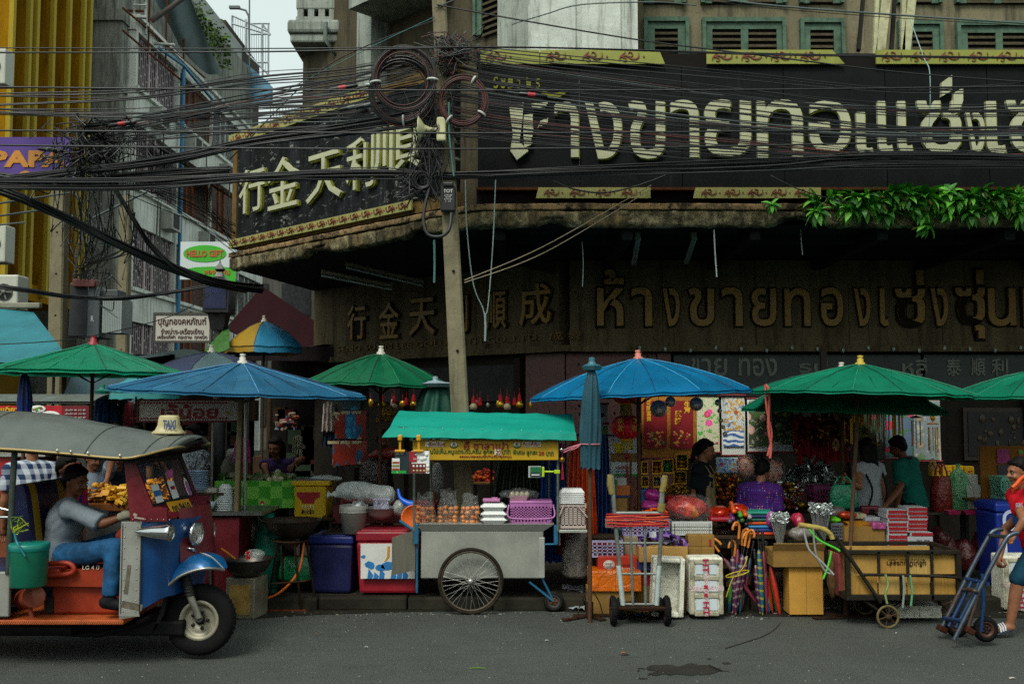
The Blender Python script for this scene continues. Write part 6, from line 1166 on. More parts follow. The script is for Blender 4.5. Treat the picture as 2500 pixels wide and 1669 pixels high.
m.text('คี้ ซาลาเปา',ps(1187,1086),UX,UZ,box=(ss(108),ss(20)),depth=.006,mat=1,bold=.02);m.text('ห่านไข่เค็ม,หมูแดง,ถั่ว,ครีม ลูกละ',ps(1122,1102),UX,UZ,box=(ss(168),ss(16)),depth=.006,mat=2,bold=.012);m.text('บาท',ps(1236,1103),UX,UZ,box=(ss(20),ss(11)),depth=.006,mat=2,bold=.015);m.text('พิเศษ ลูกละ',ps(1282,1105),UX,UZ,box=(ss(60),ss(15)),depth=.006,mat=2,bold=.012);m.text('20',ps(1322,1106),UX,UZ,box=(ss(13),ss(9)),depth=.006,mat=1,bold=.02);m.text('บาท',ps(1342,1107),UX,UZ,box=(ss(18),ss(10)),depth=.006,mat=2,bold=.015)
m.bb(ps(1209,0).x,ps(1224,0).x,YS-.006,YS-.003,ps(0,1110).z,ps(0,1096).z,3);m.text('20',ps(1216.5,1103,.007),UX,UZ,box=(ss(12),ss(11)),depth=.004,mat=1,bold=.02);m.text('ขอขอบพระคุณทุกท่านที่มาอุดหนุน',ps(1185,1114),UX,UZ,box=(ss(126),ss(9)),depth=.005,mat=1,bold=.01)
for px in(1108,1262):m.ell(ps(px,1086),(ss(10),.006,ss(8)),16,2);m.ell(ps(px,1084.5,.006),(ss(9),.008,ss(6.5)),16,3);[m.stroke([(0,ss(5)),(q*ss(2.5),ss(1)),(q*ss(4),-ss(4))],[.003,.004,.002],ps(px,1085,.015),UX,UZ,.002,4)for q in(-1,-.3,.3,1)]
for px,t in((1066,'เลือกไส้เอง'),(1297,'กินเจก็มีนะ')):m.bb(ps(px-22,0).x,ps(px+22,0).x,YS-.005,YS-.002,ps(0,1090).z,ps(0,1077).z,3);m.text(t,ps(px,1083.5,.006),UX,UZ,box=(ss(40),ss(10)),depth=.003,mat=1,bold=.02)
m.build('sign_board',[M('a8860a',.5,0,.1,3,.12,'6a5408'),M('7c1410',.5),M('1c4a12',.5),M('c0bdaa',.5),M('3a3a30',.5)],fc)
def clipcard(label,x0,y0,x1,y1,Y,mats,deco,clip=None,clipc=None):
 a,b=P(x0,y0,Y),P(x1,y1,Y);o=thing('notice_card',label,'notice',V(((a.x+b.x)/2,Y,b.z)),'notices clipped to the bun cart');m=MB();m.bb(a.x,b.x,Y,Y+.006,b.z,a.z,0);deco(m,lambda x,y,d=.002:P(x,y,Y-d),lambda n:S(n,Y));m.build('card',mats,o)
 if clip:m=MB();clip(m,lambda x,y,d=0:P(x,y,Y-d),lambda n:S(n,Y));m.build('clip',clipc,o)
 return o
CLY=M('b8860c',.4,0,.08,5);CLL=M('9ab81a',.4,0,.08,5)
def yclip(cx):return lambda m,p,s:(m.bb(p(cx-5,0).x,p(cx+5,0).x,9.6,9.66,p(0,1075).z,p(0,1061).z,0,.008),m.bb(p(cx-2.5,0).x,p(cx+2.5,0).x,9.62,9.64,p(0,1098).z,p(0,1075).z,0),m.bb(p(cx-12,0).x,p(cx+12,0).x,9.61,9.65,p(0,1103).z,p(0,1097).z,0,.005))
def menu_a(m,p,s):
 m.bb(p(966,0).x,p(984,0).x,9.634,9.637,p(0,1147).z,p(0,1118).z,1);m.bb(p(965,0).x,p(1000,0).x,9.634,9.637,p(0,1155).z,p(0,1148).z,2);[m.bb(p(967,0).x,p(983,0).x,9.63,9.633,p(0,1131+k*8).z,p(0,1126+k*8).z,3+k%2)for k in range(3)];m.text('LINE MAN',p(976,1107),UX,UZ,box=(s(18),s(3)),depth=.002,mat=1);m.text('m',p(970,1152),UX,UZ,box=(s(4),s(3)),depth=.006,mat=1)
def menu_b(m,p,s):
 m.bb(p(1007,0).x,p(1025,0).x,9.634,9.637,p(0,1127).z,p(0,1101).z,1);m.bb(p(1007,0).x,p(1046,0).x,9.634,9.637,p(0,1154).z,p(0,1131).z,2);[m.ell(p(1010+k*8.5,1137),(s(4),.006,s(3.6)),10,0)for k in range(5)];[m.ell(p(1010+k*8.5,1148),(s(4),.006,s(3.6)),10,3)for k in range(5)];[m.ell(p(x,y),(s(5),.008,s(5)),10,0)for x,y in((1032,1107),(1041,1109),(1037,1118),(1030,1120))];m.ell(p(1016,1108),(s(5),.006,s(4)),10,0);m.text('คี้ซาลาเปา',p(1016,1119),UX,UZ,box=(s(14),s(5)),depth=.005,mat=0)
clipcard('dark green order notice hung on the first yellow clip of the bun cart',964,1102,1002,1157,9.64,[M('1c2a30',.4),WHT,M('1c8a2c',.5),M('8a3a1c',.6),M('6a6a2a',.6)],menu_a,yclip(985),CLY);clipcard('red and white bun menu hung on the second yellow clip of the cart',1005,1100,1048,1155,9.64,[WHT,M('8a1422',.5),M('5a1a14',.5),M('b09a70',.6)],menu_b,yclip(1029),CLY)
clipcard('small green square notice held by a lime clip on the cart post',1290,1137,1321,1165,9.72,[M('9aa09a',.5),M('0d5a34',.5),WHT,M('1a2634',.5)],lambda m,p,s:(m.bb(p(1293,0).x,p(1318,0).x,9.714,9.717,p(0,1153).z,p(0,1139).z,1),m.bb(p(1293,0).x,p(1318,0).x,9.714,9.717,p(0,1163).z,p(0,1154).z,3),[m.ell(p(x,y),(s(3),.004,s(3)),8,2)for x,y in((1305,1142),(1309,1147),(1302,1149))],m.bb(p(1296,0).x,p(1315,0).x,9.711,9.713,p(0,1159.5).z,p(0,1157).z,2)),lambda m,p,s:(m.box(p(1326,1151),(s(6),.03,s(24)),None,0,.004),m.tube([p(1328,1151),p(1352,1151)],s(2.4),8),m.box(p(1360,1151),(s(14),.03,s(9)),None,0,.005)),CLL)
BUN=M('b86a18',.35,0,.35,14,spec=.5);FILM=film('dfe6e4',.08,.06);FOAM=M('c6c8c6',.6,0,.05,9)
def bunbag(label,x0,x1,ytop,ybot,Y):
 a,b=P(x0,ybot,Y),P(x1,ytop,Y);o=thing('bag_of_buns',label,'bag of buns',V(((a.x+b.x)/2,Y,a.z)),'bags of brown buns on the cart');w=(b.x-a.x);h=b.z-a.z;m=MB();rnd=random.Random(x0)
 for r_ in range(4):
  for i in range(4):
   m.ell(V((a.x+w*(.14+.24*i+rnd.uniform(-.03,.03)),Y+rnd.uniform(-.05,.06),a.z+.024+r_*.042+rnd.uniform(-.006,.006))),(.03,.026,.024),9,0,Ry(rnd.uniform(-.6,.6)))
 m.build('buns',BUN,o);c=V(((a.x+b.x)/2,Y,a.z));m=MB();sd=R(0,9)
 m.grid(lambda u,v:c+V((cos(u*2*pi)*w*.54*interp([.9,1,1,.85,.7,.75],v),sin(u*2*pi)*.1*interp([1,1,1,.7,.35,.25],v),h*v+.02*sin(u*17+sd)*(v>.9)))+noise.noise_vector(V((u*9,v*7,sd)))*.012,36,16);m.build('bag',FILM,o)
bunbag('bag of brown buns at the left end of the cart counter',1014,1062,1205,1278,10.02);bunbag('bag of brown buns in the middle of the three on the cart',1068,1120,1196,1278,10.02);bunbag('bag of brown buns next to the white foam boxes',1124,1172,1206,1278,10.02)
def clam(c,w,d,h,label,group,mt=FOAM):
 m=MB();m.lathe([(.001,0),(.62,0),(.7,.02),(.98,.48),(1.04,.5),(1.04,.54),(.98,.56),(.74,.97),(.66,1),(.001,1)],(0,0,0),4,0,Rz(pi/4),False)
 mm=MB()
 for v in m.v:v.x,v.y,v.z=c.x+v.x*w*.68,c.y+v.y*d*.68,c.z+v.z*h
 return m.build('foam_box',mt,None,label,'foam box',group)
for i,(px,py,lb_)in enumerate([(1206,1277,'white foam food box at the bottom of the stack on the cart'),(1206,1262,'white foam food box in the middle of the stack on the cart'),(1205,1244,'white foam food box on top of the stack on the cart')]):p=P(px,py-(0 if i else 1),9.98);clam(p,.26 if i else.26,.2,.07,lb_,'white foam boxes on the bun cart')
m=MB();p=P(1200,1222,9.98);m.box(p+UZ*.01,(.17,.12,.03),None,0,.006);m.box(p+V((.03,-.01,.03)),(.06,.06,.012),None,0,.004);m.build('pink_box',M('a86a98',.45),None,'small flat pink box lying on the topmost foam box','box')
def basket(label,x0,y0,x1,y1,Y,d,mt,handle=None,group=None,slots=(7,4),taper=.9,cat='basket',name='basket',lid=False):
 a,b=P(x0,y0,Y),P(x1,y1,Y);w,h=b.x-a.x,a.z-b.z;c=V(((a.x+b.x)/2,Y+d/2,b.z));o=thing(name,label,cat,c,group);m=MB()
 def wall(O,U,L,N):
  nx,nz=slots;t=.006
  q=lambda u,z:O+U*(L*(u-.5)*(taper+(1-taper)*z))+UZ*(h*z)-N*((1-taper)*.5*L*0)
  def bar(u0,u1,z0,z1):m.add([q(u0,z0),q(u1,z0),q(u1,z1),q(u0,z1)]+[p-N*t for p in(q(u0,z0),q(u1,z0),q(u1,z1),q(u0,z1))],[(0,1,2,3),(7,6,5,4),(0,3,7,4),(1,5,6,2),(3,2,6,7),(0,4,5,1)])
  bar(0,1,.86,1);bar(0,1,0,.1)
  for i in range(nx+1):u=i/nx;bar(max(0,u-.02-.03*(i in(0,nx))),min(1,u+.02+.03*(i in(0,nx))),.1,.86)
  for k in range(1,nz):z=.1+.76*k/nz;bar(0,1,z-.03,z+.03)
 wall(c+V((0,-d/2,0)),UX,w,V((0,-1,0)));wall(c+V((0,d/2,0)),UX,w,V((0,1,0)));wall(c+V((-w/2*(taper+.05),0,0)),V((0,1,0)),d,V((-1,0,0)));wall(c+V((w/2*(taper+.05),0,0)),V((0,1,0)),d,V((1,0,0)))
 m.box(c+UZ*.005,(w*taper,d*.95,.008));m.build('body',mt,o)
 if lid:m=MB();m.box(c+UZ*(h+.012),(w*1.02,d*1.02,.03),None,0,.012);m.build('lid',mt,o)
 if handle:m=MB();m.tube(cr([c+V((-w/2-.01,-d/2,h*.95)),c+V((-w/2-.02,-d/2-.04,h*.4)),c+V((-w*.3,-d/2-.05,h*.28)),c+V((w*.3,-d/2-.05,h*.28)),c+V((w/2+.02,-d/2-.04,h*.4)),c+V((w/2+.01,-d/2,h*.95))],6),.009,8);m.build('handle',handle,o)
 return o
PINK=M('a0609a',.42,0,.1,5,spec=.5);CREAMP=M('a89a92',.5,0,.1,5)
basket('pink lidded plastic basket with a carrying handle on the cart counter',1245,1229,1348,1278,9.93,.3,PINK,PINK,None,(12,6),.93,lid=True);basket('cream plastic basket on the side shelf of the bun cart',1366,1228,1432,1289,9.9,.28,CREAMP,None,None,(6,9),.93)
m=MB();[m.tube([P(1377,1232,9.88),P(1364,1262,9.87)],.007,6,0),m.tube([P(1409,1232,9.88),P(1434,1262,9.87)],.007,6,0)];a=P(1364,1293,9.86);b=P(1434,1300,9.86);m.bb(a.x,b.x,9.86,10.25,b.z,a.z,1,.004);m.tube([P(1366,1300,10.2),P(1366,1330,10.2)],.01,6,1);m.build('side_shelf',[CREAMP,SS2],fc)
for i in range(6):
 m=MB();c=P(1396+(i%3-1)*.6,1227-i*5,9.98);vs=MB();vs.lathe([(.98,0),(1.02,.06),(.98,.1),(.8,.55),(.74,.6),(.001,.6)]if i==5 else[(.98,0),(1.02,.08),(.98,.14),(.86,.3),(.001,.3)],(0,0,0),4,0,Rz(pi/4),False)
 for v in vs.v:v.x,v.y,v.z=c.x+v.x*.17,c.y+v.y*.13,c.z+v.z*.075
 vs.build('foam_tray',FOAM,None,'white foam box lid on top of the pile over the cream basket' if i==5 else 'white foam box lid in the pile on the cream basket','foam tray','pile of foam lids on the cream basket')
et=thing('tray_of_eggs','pink tray of wrapped eggs standing on the pink basket','tray of eggs',P(1268,1222,10.0));c=P(1268,1222,10.05);m=MB();m.lathe([(.001,0),(.8,0),(1,1),(.96,1),(.78,.1),(.001,.08)],c,4,0,Rz(pi/4),False,(.15,.12,.06));m.build('tray',M('a8808c',.5),et)
m=MB();[m.ell(c+V((-.07+.048*(i%4),-.03+.06*(i//4),.062)),(.028,.026,.034),10)for i in range(8)];m.build('eggs',M('8f866c',.5,0,.12,9),et);m=MB();m.grid(lambda u,v:c+V((cos(u*2*pi)*.2*interp([.85,1.05,.9,.2],v),sin(u*2*pi)*.15*interp([.85,1.05,.9,.2],v),.03+.1*v))+noise.noise_vector(V((u*8,v*5,2)))*.02,28,8);m.build('wrap',FILM,et)
def drape(label,x0,x1,y0,y1,Y,mt,folds=7,amp=.035,name='raincoat',cat='raincoat',flare=1.15,group='raincoats hanging behind the bun cart',sd=0):
 a,b=P(x0,y0,Y),P(x1,y1,Y);w=b.x-a.x;cx=(a.x+b.x)/2;m=MB()
 for off in(0,.01):m.grid(lambda u,v:V((cx+w*(u-.5)*(.75+(flare-.75)*v**.6),Y+off+amp*sin(u*folds*6.28+sd+v)*(.3+v)+.02*noise.noise(V((u*5,v*4,sd))),a.z+(b.z-a.z)*v+.03*sin(u*pi)*(1-v)+.02*noise.noise(V((u*9,1,sd)))*(v>.95))),60,20)
 return m.build(name,mt,None,label,cat,group)
drape('dark olive raincoat hanging behind the small green notice',1205,1335,1118,1232,10.75,M('1c2e10',.5,0,.35,5,spec=.5),8,sd=1);drape('bright blue raincoat hanging by the cart post',1318,1386,1085,1372,10.5,M('0c3f8c',.4,0,.25,4,spec=.5),6,sd=2);drape('orange raincoat hanging behind the closed grey-blue parasol',1386,1452,1072,1330,10.3,M('b03a0c',.35,0,.25,4,spec=.6),6,sd=3,flare=1.25);drape('navy blue raincoat hanging right of the orange one',1450,1490,1068,1310,10.35,M('0c2450',.4,0,.3,4,spec=.5),4,sd=4);drape('red folded cloth hanging low behind the cart shelf',1360,1420,1305,1352,10.3,M('5a1a14',.7,0,.4,6),5,name='cloth',cat='cloth',sd=5,group=None)
m=MB();m.tube([P(1190,1060,10.6),P(1500,1062,10.4)],.012,6);m.tube([P(1200,1062,10.6),V((P(1200,1062,10.6).x,10.6,.12))],.014,6);m.tube([P(1478,1062,10.42),V((P(1478,1062,10.42).x,10.42,.12))],.014,6);m.build('clothes_rail',DARKM,None,'thin metal rail carrying the raincoats behind the bun cart','rail')
o=thing('charm','silver bell and gold charm with red tassel hung on the cart post','charm',P(1372,1170,9.75));m=MB();m.ell(P(1371,1097,9.75),.019,12,0);m.ell(P(1373,1122,9.75),(.026,.02,.03),10,1);m.tube([P(1372,1085,9.75),P(1373,1150,9.75)],.003,4,2);m.build('bell',[CHROME,M('8a6a1c',.3,.7),RED],o);m=MB();[m.tube([P(1373,1130,9.75),P(1373+(i-3),1170,9.75+R(-.01,.01))],.004,4)for i in range(7)];m.build('tassel',RED,o)
GAIN=1.5
TEXTK=M('241a10',.7)
def carton(label,x0,y0,x1,y1,Y,d,mt=CARD,name='carton',cat='box',group=None,flaps=False,deco=None,dm=None,open_=False,rot=0):
 a,b=P(x0,y0,Y),P(x1,y1,Y);o=thing(name,label,cat,V(((a.x+b.x)/2,Y+d/2,b.z)),group);m=MB();c=V(((a.x+b.x)/2,Y+d/2,(a.z+b.z)/2));w,h=b.x-a.x,a.z-b.z
 if open_:
  t=.008
  for(dx,dy,sx,sy)in((0,-d/2,w,t),(0,d/2,w,t),(-w/2,0,t,d-t*2),(w/2,0,t,d-t*2)):m.box(c+V((dx,dy,0)),(sx,sy,h),Rz(rot))
  m.box(c-UZ*(h/2-t),(w-t*2,d-t*2,t))
 else:m.box(c,(w,d,h),Rz(rot),0,.006);m.box(c-V((0,d/2+.0005,0)),(.003,.0015,h*.98),None,1)
 m.build('box',[mt,M('5c4420',.9)],o)
 if deco:m=MB();deco(m,lambda x,y,dd=.003:P(x,y,Y-dd),lambda n:S(n,Y));m.build('print',dm,o)
 return o
def lump(label,x0,y0,x1,y1,Y,d,mt,name,cat,group=None,amp=.12,seed=None,n=24,kind=None,squash=1.0):
 a,b=P(x0,y0,Y),P(x1,y1,Y);c=V(((a.x+b.x)/2,Y+d/2,(a.z+b.z)/2));sd=R(0,90);m=MB();m.ell((0,0,0),((b.x-a.x)/2,d/2,(a.z-b.z)/2),n,0)
 for v in m.v:
  q=v.copy();k=1+amp*noise.noise(V((q.x*9+sd,q.y*9,q.z*9)))+amp*.6*noise.noise(V((q.x*23+sd,q.y*23,q.z*23)));v.x*=k;v.y*=k;v.z=v.z*k if v.z>0 else max(v.z*k,-(a.z-b.z)/2*.96);v+=c
 return m.build(name,mt,None,label,cat,group,kind)
def heap(label,x0,y0,x1,y1,Y,d,mats,size,n,name,cat='goods',shape='ell',kind='stuff',peak=True,group=None,flat=.5):
 a,b=P(x0,y0,Y),P(x1,y1,Y);m=MB();w,h=b.x-a.x,a.z-b.z
 for i in range(n):
  u,v=R(0,1),R(0,1);hh=(1-(2*u-1)**2)**.6 if peak else 1;p=V((a.x+w*u,Y+d*v,b.z+h*hh*R(.05,1)*(1-.3*v)));s=size*R(.6,1.25);rt=Rz(R(0,6))@Rx(R(0,6));mi=random.randrange(len(mats))
  if shape=='ell':m.ell(p,(s,s*R(.5,.9),s*flat),7,mi,rt)
  elif shape=='box':m.box(p,(s*1.6,s*R(.8,1.4),s*flat),rt,mi)
  elif shape=='stick':m.tube([p-rt@V((s*2,0,0)),p+rt@V((s*2,0,0))],s*.25,5,mi)
  elif shape=='chip':m.grid(lambda uu,vv:p+rt@V(((uu-.5)*s*2,(vv-.5)*s*1.6,sin(uu*3)*s*.5)),3,2,mi)
 return m.build(name,mats,None,label,cat,group,kind)
def slab(label,x0,x1,ytop,Y,d,th,mt,name='table',cat='table',legs=True,legm=None,floor=.12,group=None):
 a,b=P(x0,ytop,Y),P(x1,ytop,Y);o=thing(name,label,cat,V(((a.x+b.x)/2,Y+d/2,floor)),group);m=MB();m.bb(a.x,b.x,Y,Y+d,a.z-th,a.z,0,.006);m.build('tabletop',mt,o)
 if legs:
  for lx in(a.x+.04,b.x-.04):
   for ly in(Y+.05,Y+d-.05):m=MB();m.bb(lx-.02,lx+.02,ly-.02,ly+.02,floor if ly>10.16 else 0,a.z-th-.001,0);m.build('leg',legm or DARKM,o)
 return o
WOODD=M('2c2014',.8,0,.3,9,.3);WOODM=M('5a3f22',.75,0,.25,9,.2)
RF=M('7a1016',.5,0,.15,5);GOLDT=M('b08a1a',.5)
o=thing('food_stall','red-fronted noodle stall with a curved grey metal roof behind the taxi','food stall',V((P(100,1200,12).x,12.4,0)))
a,b=P(-60,966,12),P(228,988,12);m=MB();m.grid(lambda u,v:V((a.x+(b.x-a.x)*u,12+1.2*v,b.z+(a.z-b.z+.03)*sin(pi*(.06+v*.9))**.7)),30,12);m.grid(lambda u,v:V((a.x+(b.x-a.x)*u,12+1.2*v,b.z-.02+(a.z-b.z+.03)*sin(pi*(.06+v*.9))**.7)),30,12);m.build('roof',M('5e6662',.4,.5,.2,3),o)
m=MB();a,b=P(-60,990,12.02),P(150,1036,12.02);m.bb(a.x,b.x,12.02,12.05,b.z,a.z,0);a2,b2=P(152,990,12.02),P(216,1034,12.02);m.bb(a2.x,b2.x,12.02,12.05,b2.z,a2.z,1);pp=lambda x,y:P(x,y,12.012)
m.text('ก๋วยเตี๋ยว',pp(10,998),UX,UZ,box=(.36,.07),depth=.006,mat=2,bold=.03);m.text('อร่อยทุกชาม',pp(16,1008),UX,UZ,box=(.3,.04),depth=.006,mat=3)
for(x,y,r)in((92,998,20),(122,1014,25)):m.ell(pp(x,y),(S(r,12),.006,S(r*.45,12)),18,3);[m.ell(pp(x+R(-.5,.5)*r,y+R(-.2,.2)*r)-V((0,.004,0)),(S(r*.25,12),.006,S(r*.14,12)),8,4+i%2)for i in range(6)]
for i in range(4):m.text('เส้นเล็ก 40  หมี่ 40',pp(184,1000+i*9),UX,UZ,box=(.24,.022),depth=.004,mat=3)
m.build('menu_board',[M('8a1018',.45,0,.1,4),M('54101a',.45),GOLDT,WHT,M('6a4a1a',.6),M('3a6a1a',.6)],o)
m=MB();a,b=P(-60,1110,11.9),P(40,1210,11.9);m.bb(a.x,b.x,11.9,12.3,b.z,a.z,0,.01);a,b=P(-60,1108,11.85),P(110,1114,11.85);m.bb(a.x,b.x,11.85,12.9,b.z,a.z,1);m.bb(P(-40,0,12).x,P(100,0,12).x,12.0,12.8,.12,b.z,2);m.build('counter',[RF,SS2,M('5a2a14',.6)],o)
for px in(-40,218):m=MB();m.tube([P(px,985,12.1),V((P(px,985,12.1).x,12.1,.12))],.02,8);m.build('post',DARKM,o)
o=flat_sign('stall_sign','white framed stall sign with big red Thai lettering and red borders',340,978,582,1026,10.9,[M('a8a29c',.5,0,.08,4,.1),M('5a1c1c',.6),M('7c1418',.5),M('9a7a1c',.5)],lambda m,p,s:(m.text('เจ๊น้อย',p(462,1003),UX,UZ,box=(s(138),s(33)),depth=.006,mat=0,bold=.018),[m.bb(p(346+i*7.2,0).x,p(350.5+i*7.2,0).x,10.894,10.898,p(0,yy+2).z,p(0,yy-2).z,0)for i in range(32)for yy in(983,1021)],[m.prism([(s(6)*cos(a*2*pi/10+.3)*(1 if a%2 else.45),s(6)*sin(a*2*pi/10+.3)*(1 if a%2 else.45))for a in range(10)],p(556,1008),UX,UZ,.004,1)]),frame=.02)
for px in(332,586):m=MB();m.tube([P(px,1030,10.92),P(px,968,10.92)],.012,6);m.build('hanger',DARKM,o)
def pole(label,pts,r,mt,group='stall poles on the left'):m=MB();m.tube(pts,r,8);return m.build('pole',mt,None,label,'pole',group)
pole('slanting pale wooden pole between the lettered sign and the bowls',[P(587,975,10.05),P(572,1360,9.98),P(570,1452,9.95)],.026,M('6a5f44',.8,0,.25,14,.2));pole('thin steel pole right of the slanting wooden pole',[P(600,972,10.2),P(597,1225,10.2),V((P(596,1300,10.2).x,10.2,.12))],.016,M('7a7a74',.4,.6));pole('thin steel pole beside the woman in the patterned blouse',[P(520,1028,11),V((P(520,1028,11).x,11,.12))],.014,M('6a6a66',.4,.6));pole('stout dark post behind the lettered sign',[P(536,1028,11.8),V((P(536,1028,11.8).x,11.8,.12))],.07,M('15181a',.6,.2));pole('dark wooden post under the dark green parasol',[P(658,970,12.6),V((P(658,970,12.6).x,12.6,.12))],.03,WOODD)
o=thing('food_counter','dark red noodle counter crowded with bowls beside the taxi front','food counter',V((P(510,1400,9.95).x,10.2,0)));m=MB();a,b=P(440,1262,9.92),P(582,1400,9.92);m.bb(a.x,b.x,9.92,10.5,.12 if False else.15,a.z,0,.01);m.build('front',M('4c0c14',.5,0,.25,4,.2),o)
m=MB();a,b=P(425,1250,9.88),P(640,1258,9.88);m.bb(a.x,b.x,9.88,10.6,b.z,a.z,0);m.build('worktop',M('5c5e5c',.35,.6,.2,6),o);zc=P(0,1250,9.88).z
for q in((-1.0),):m=MB();m.tube([P(512,1262,9.9),P(514,1430,9.9)],.02,6);m.tube([P(630,1258,10.5),V((P(630,1258,10.5).x,10.5,.12))],.02,6);m.build('leg',STEEL,o)
BOWL=M('7f93a6',.3,0,.06,5,spec=.6);BOWLW=M('a4aaa8',.35,0,.06,5,spec=.6)
def bowlstack(px,pybot,pytop,wpx,Y,n,mt,label0,labeltop,group,up=True):
 p0,p1=P(px,pybot,Y),P(px,pytop,Y);r=S(wpx,Y)/2;h=p1.z-p0.z;st=h/(n+1.2)
 for i in range(n):
  m=MB();pr=[(.001,0),(.45,0),(.5,.06),(.78,.45),(.95,.93),(1.05,.95),(1.05,1),(.93,1),(.76,.45),(.4,.12),(.001,.1)]
  if not up:pr=[(x,1-z)for x,z in pr]
  hh=max(st*2.2,.045);m.lathe([(x*r*(1-(0 if up else.28*(i/n)**3)),z*hh)for x,z in pr],p0+UZ*i*st,22);m.build('bowl',mt,None,(labeltop if i==(n-1 if not up else 0)else label0),'bowl',group)
bowlstack(484,1202,1150,48,10.0,11,BOWL,'pale blue bowl in the tall stack by the taxi windscreen','pale blue bowl at the bottom of the tall stack by the taxi windscreen','stack of pale blue bowls',True);bowlstack(550,1248,1182,47,10.05,14,BOWLW,'white bowl turned over in the tall stack by the slanting pole','topmost white bowl of the overturned stack by the slanting pole','stack of overturned white bowls',False)
def bowl(label,px,py,wpx,hpx,Y,mt,fill=None):
 p=P(px,py+hpx,Y);r=S(wpx,Y)/2;h=S(hpx,Y);m=MB();m.lathe([(.001,0),(.45*r,0),(.8*r,h*.45),(r,h),(r*.96,h),(.74*r,h*.45),(.001,h*.15)],p,26);
 if fill:m.ell(p+UZ*h*.75,(r*.8,r*.8,h*.4),14,1)
 return m.build('bowl',[mt]+([fill]if fill else[]),None,label,'bowl')
bowl('blue-white bowl of food standing between the two bowl stacks',508,1225,36,20,9.95,BOWL,M('8a8270',.7));bowl('steel basin on the noodle counter next to the taxi nose',480,1228,40,22,10.1,SS2)
m=MB();[m.tube([P(468+i*2,1196,10.0),P(530,1198+i,10.0)],.035,10)for i in range(1)];m.build('dish_cloth',M('7a7a70',.9,0,.2,14),None,'rolled grey cloth lying under the stack of blue bowls','cloth');slab('wooden shelf carrying the stack of pale blue bowls',440,545,1203,9.95,.4,.02,WOODD,'shelf','shelf',False)
lump('orange ladle head beside the stack of blue bowls',456,1190,468,1204,9.93,.05,M('b0400c',.5),'ladle','ladle')
TRAY=M('5a3416',.7,0,.3,6);FRY=[M('9a6a12',.6,0,.25,14),M('7c4e0c',.6,0,.3,14),M('b08a2a',.6,0,.2,14)]
o=thing('food_stand','low stand with trays of fried snacks behind the taxi','food stand',V((P(310,1300,9.7).x,9.8,0)));m=MB();a,b=P(200,1228,9.6),P(425,1248,9.6);m.bb(a.x,b.x,9.6,10.2,b.z,a.z,0,.01);m.build('tray',TRAY,o);m=MB();m.bb(a.x+.02,b.x-.02,9.65,9.95,0.0,b.z-.002,0);m.build('base',M('3a3c3a',.6,.2,.3,5),o)
heap('heap of brown fried snacks nearest the taxi driver',206,1176,250,1228,9.62,.4,FRY[:2],.03,110,'fried_snacks','snacks');heap('heap of golden fried tofu pieces behind the driver arm',236,1180,318,1230,9.6,.45,[FRY[2],FRY[0]],.045,120,'fried_tofu','snacks','box',flat=.55);heap('heap of orange fried crisps seen through the taxi windscreen',345,1160,412,1230,9.62,.45,[M('a8700c',.55,0,.2,14),M('8a560a',.6,0,.2,14)],.045,170,'fried_crisps','snacks','chip')
def mat_gcloth():
 n=NT('checked_cloth');sp=n.n('SeparateXYZ',{0:n.co()});f=lambda v,k:n.math('LESS_THAN',n.math('FRACT',n.math('MULTIPLY',v,k)),.5);x,y=f(sp.outputs['X'],3.9),f(n.math('ADD',sp.outputs['Z'],sp.outputs['Y']),3.9)
 c=n.math('ABSOLUTE',n.math('SUBTRACT',x,y));c=n.mix(c,lin('2c7a10'),lin('5a9a34'));v=n.n('TexVoronoi',{'Vector':n.co(scale=(3.9,1.5,3.9)),'Scale':1.6});g=n.ramp(n.noise(30,4,.6,None,.8),[(.5,lin('a81a14')),(.6,lin('b8bcb0'))],'CONSTANT');return n.out(n.mix(n.math('LESS_THAN',v.outputs['Distance'],.16),c,g),.5,0,.4)
o=slab('low table with a green checked cloth holding eggs and greens',526,718,1176,11.0,.7,.02,WOODD);a,b=P(524,1175,10.99),P(722,1240,10.99)
m=MB();m.grid(lambda u,v:V((a.x+(b.x-a.x)*u+(.08*max(0,u-.88)/.12*v if True else 0),10.985+.012*sin(u*30)*v,a.z+.004+(b.z-a.z)*v)),60,10);m.grid(lambda u,v:V((a.x+(b.x-a.x)*u,10.985+.73*v,a.z+.004)),12,4);m.build('tablecloth',mat_gcloth(),None,'green checked tablecloth with little red and white prints','tablecloth')
EGG=M('9a9478',.5,0,.1,9)
for px,py in((658,1170),(672,1166),(675,1171),(686,1168)):m=MB();m.ell(P(px,py,11.08),(.034,.034,.028),12);m.build('egg',EGG,None,'pale egg on the edge of the green checked table','egg','pale eggs on the green checked table')
heap('green vegetables spread over the checked table',530,1158,710,1176,11.1,.5,[M('2a4a10',.6,0,.3,14),M('3c5a1c',.6),M('6a6a58',.5)],.035,130,'vegetables','vegetables','chip',peak=False);lump('pale cup beside the eggs on the checked table',668,1145,684,1168,11.3,.09,M('8a8868',.6),'cup','cup',amp=.02);lump('grey cloth bundle at the left end of the checked table',530,1118,572,1172,11.3,.3,M('4c4a42',.9,0,.3,7),'bundle','bundle',amp=.2)
drape('small mauve cloth hanging by the slanting pole',570,612,1072,1128,11.2,M('8a3f6c',.8,0,.15,6),3,.015,'cloth','cloth',1.0,None,3)
o=thing('drink_cooler','yellow drink cooler with a red print and little bottles pictured','cooler',P(757,1262,10.9));a,b=P(714,1186,10.9),P(800,1268,10.9)
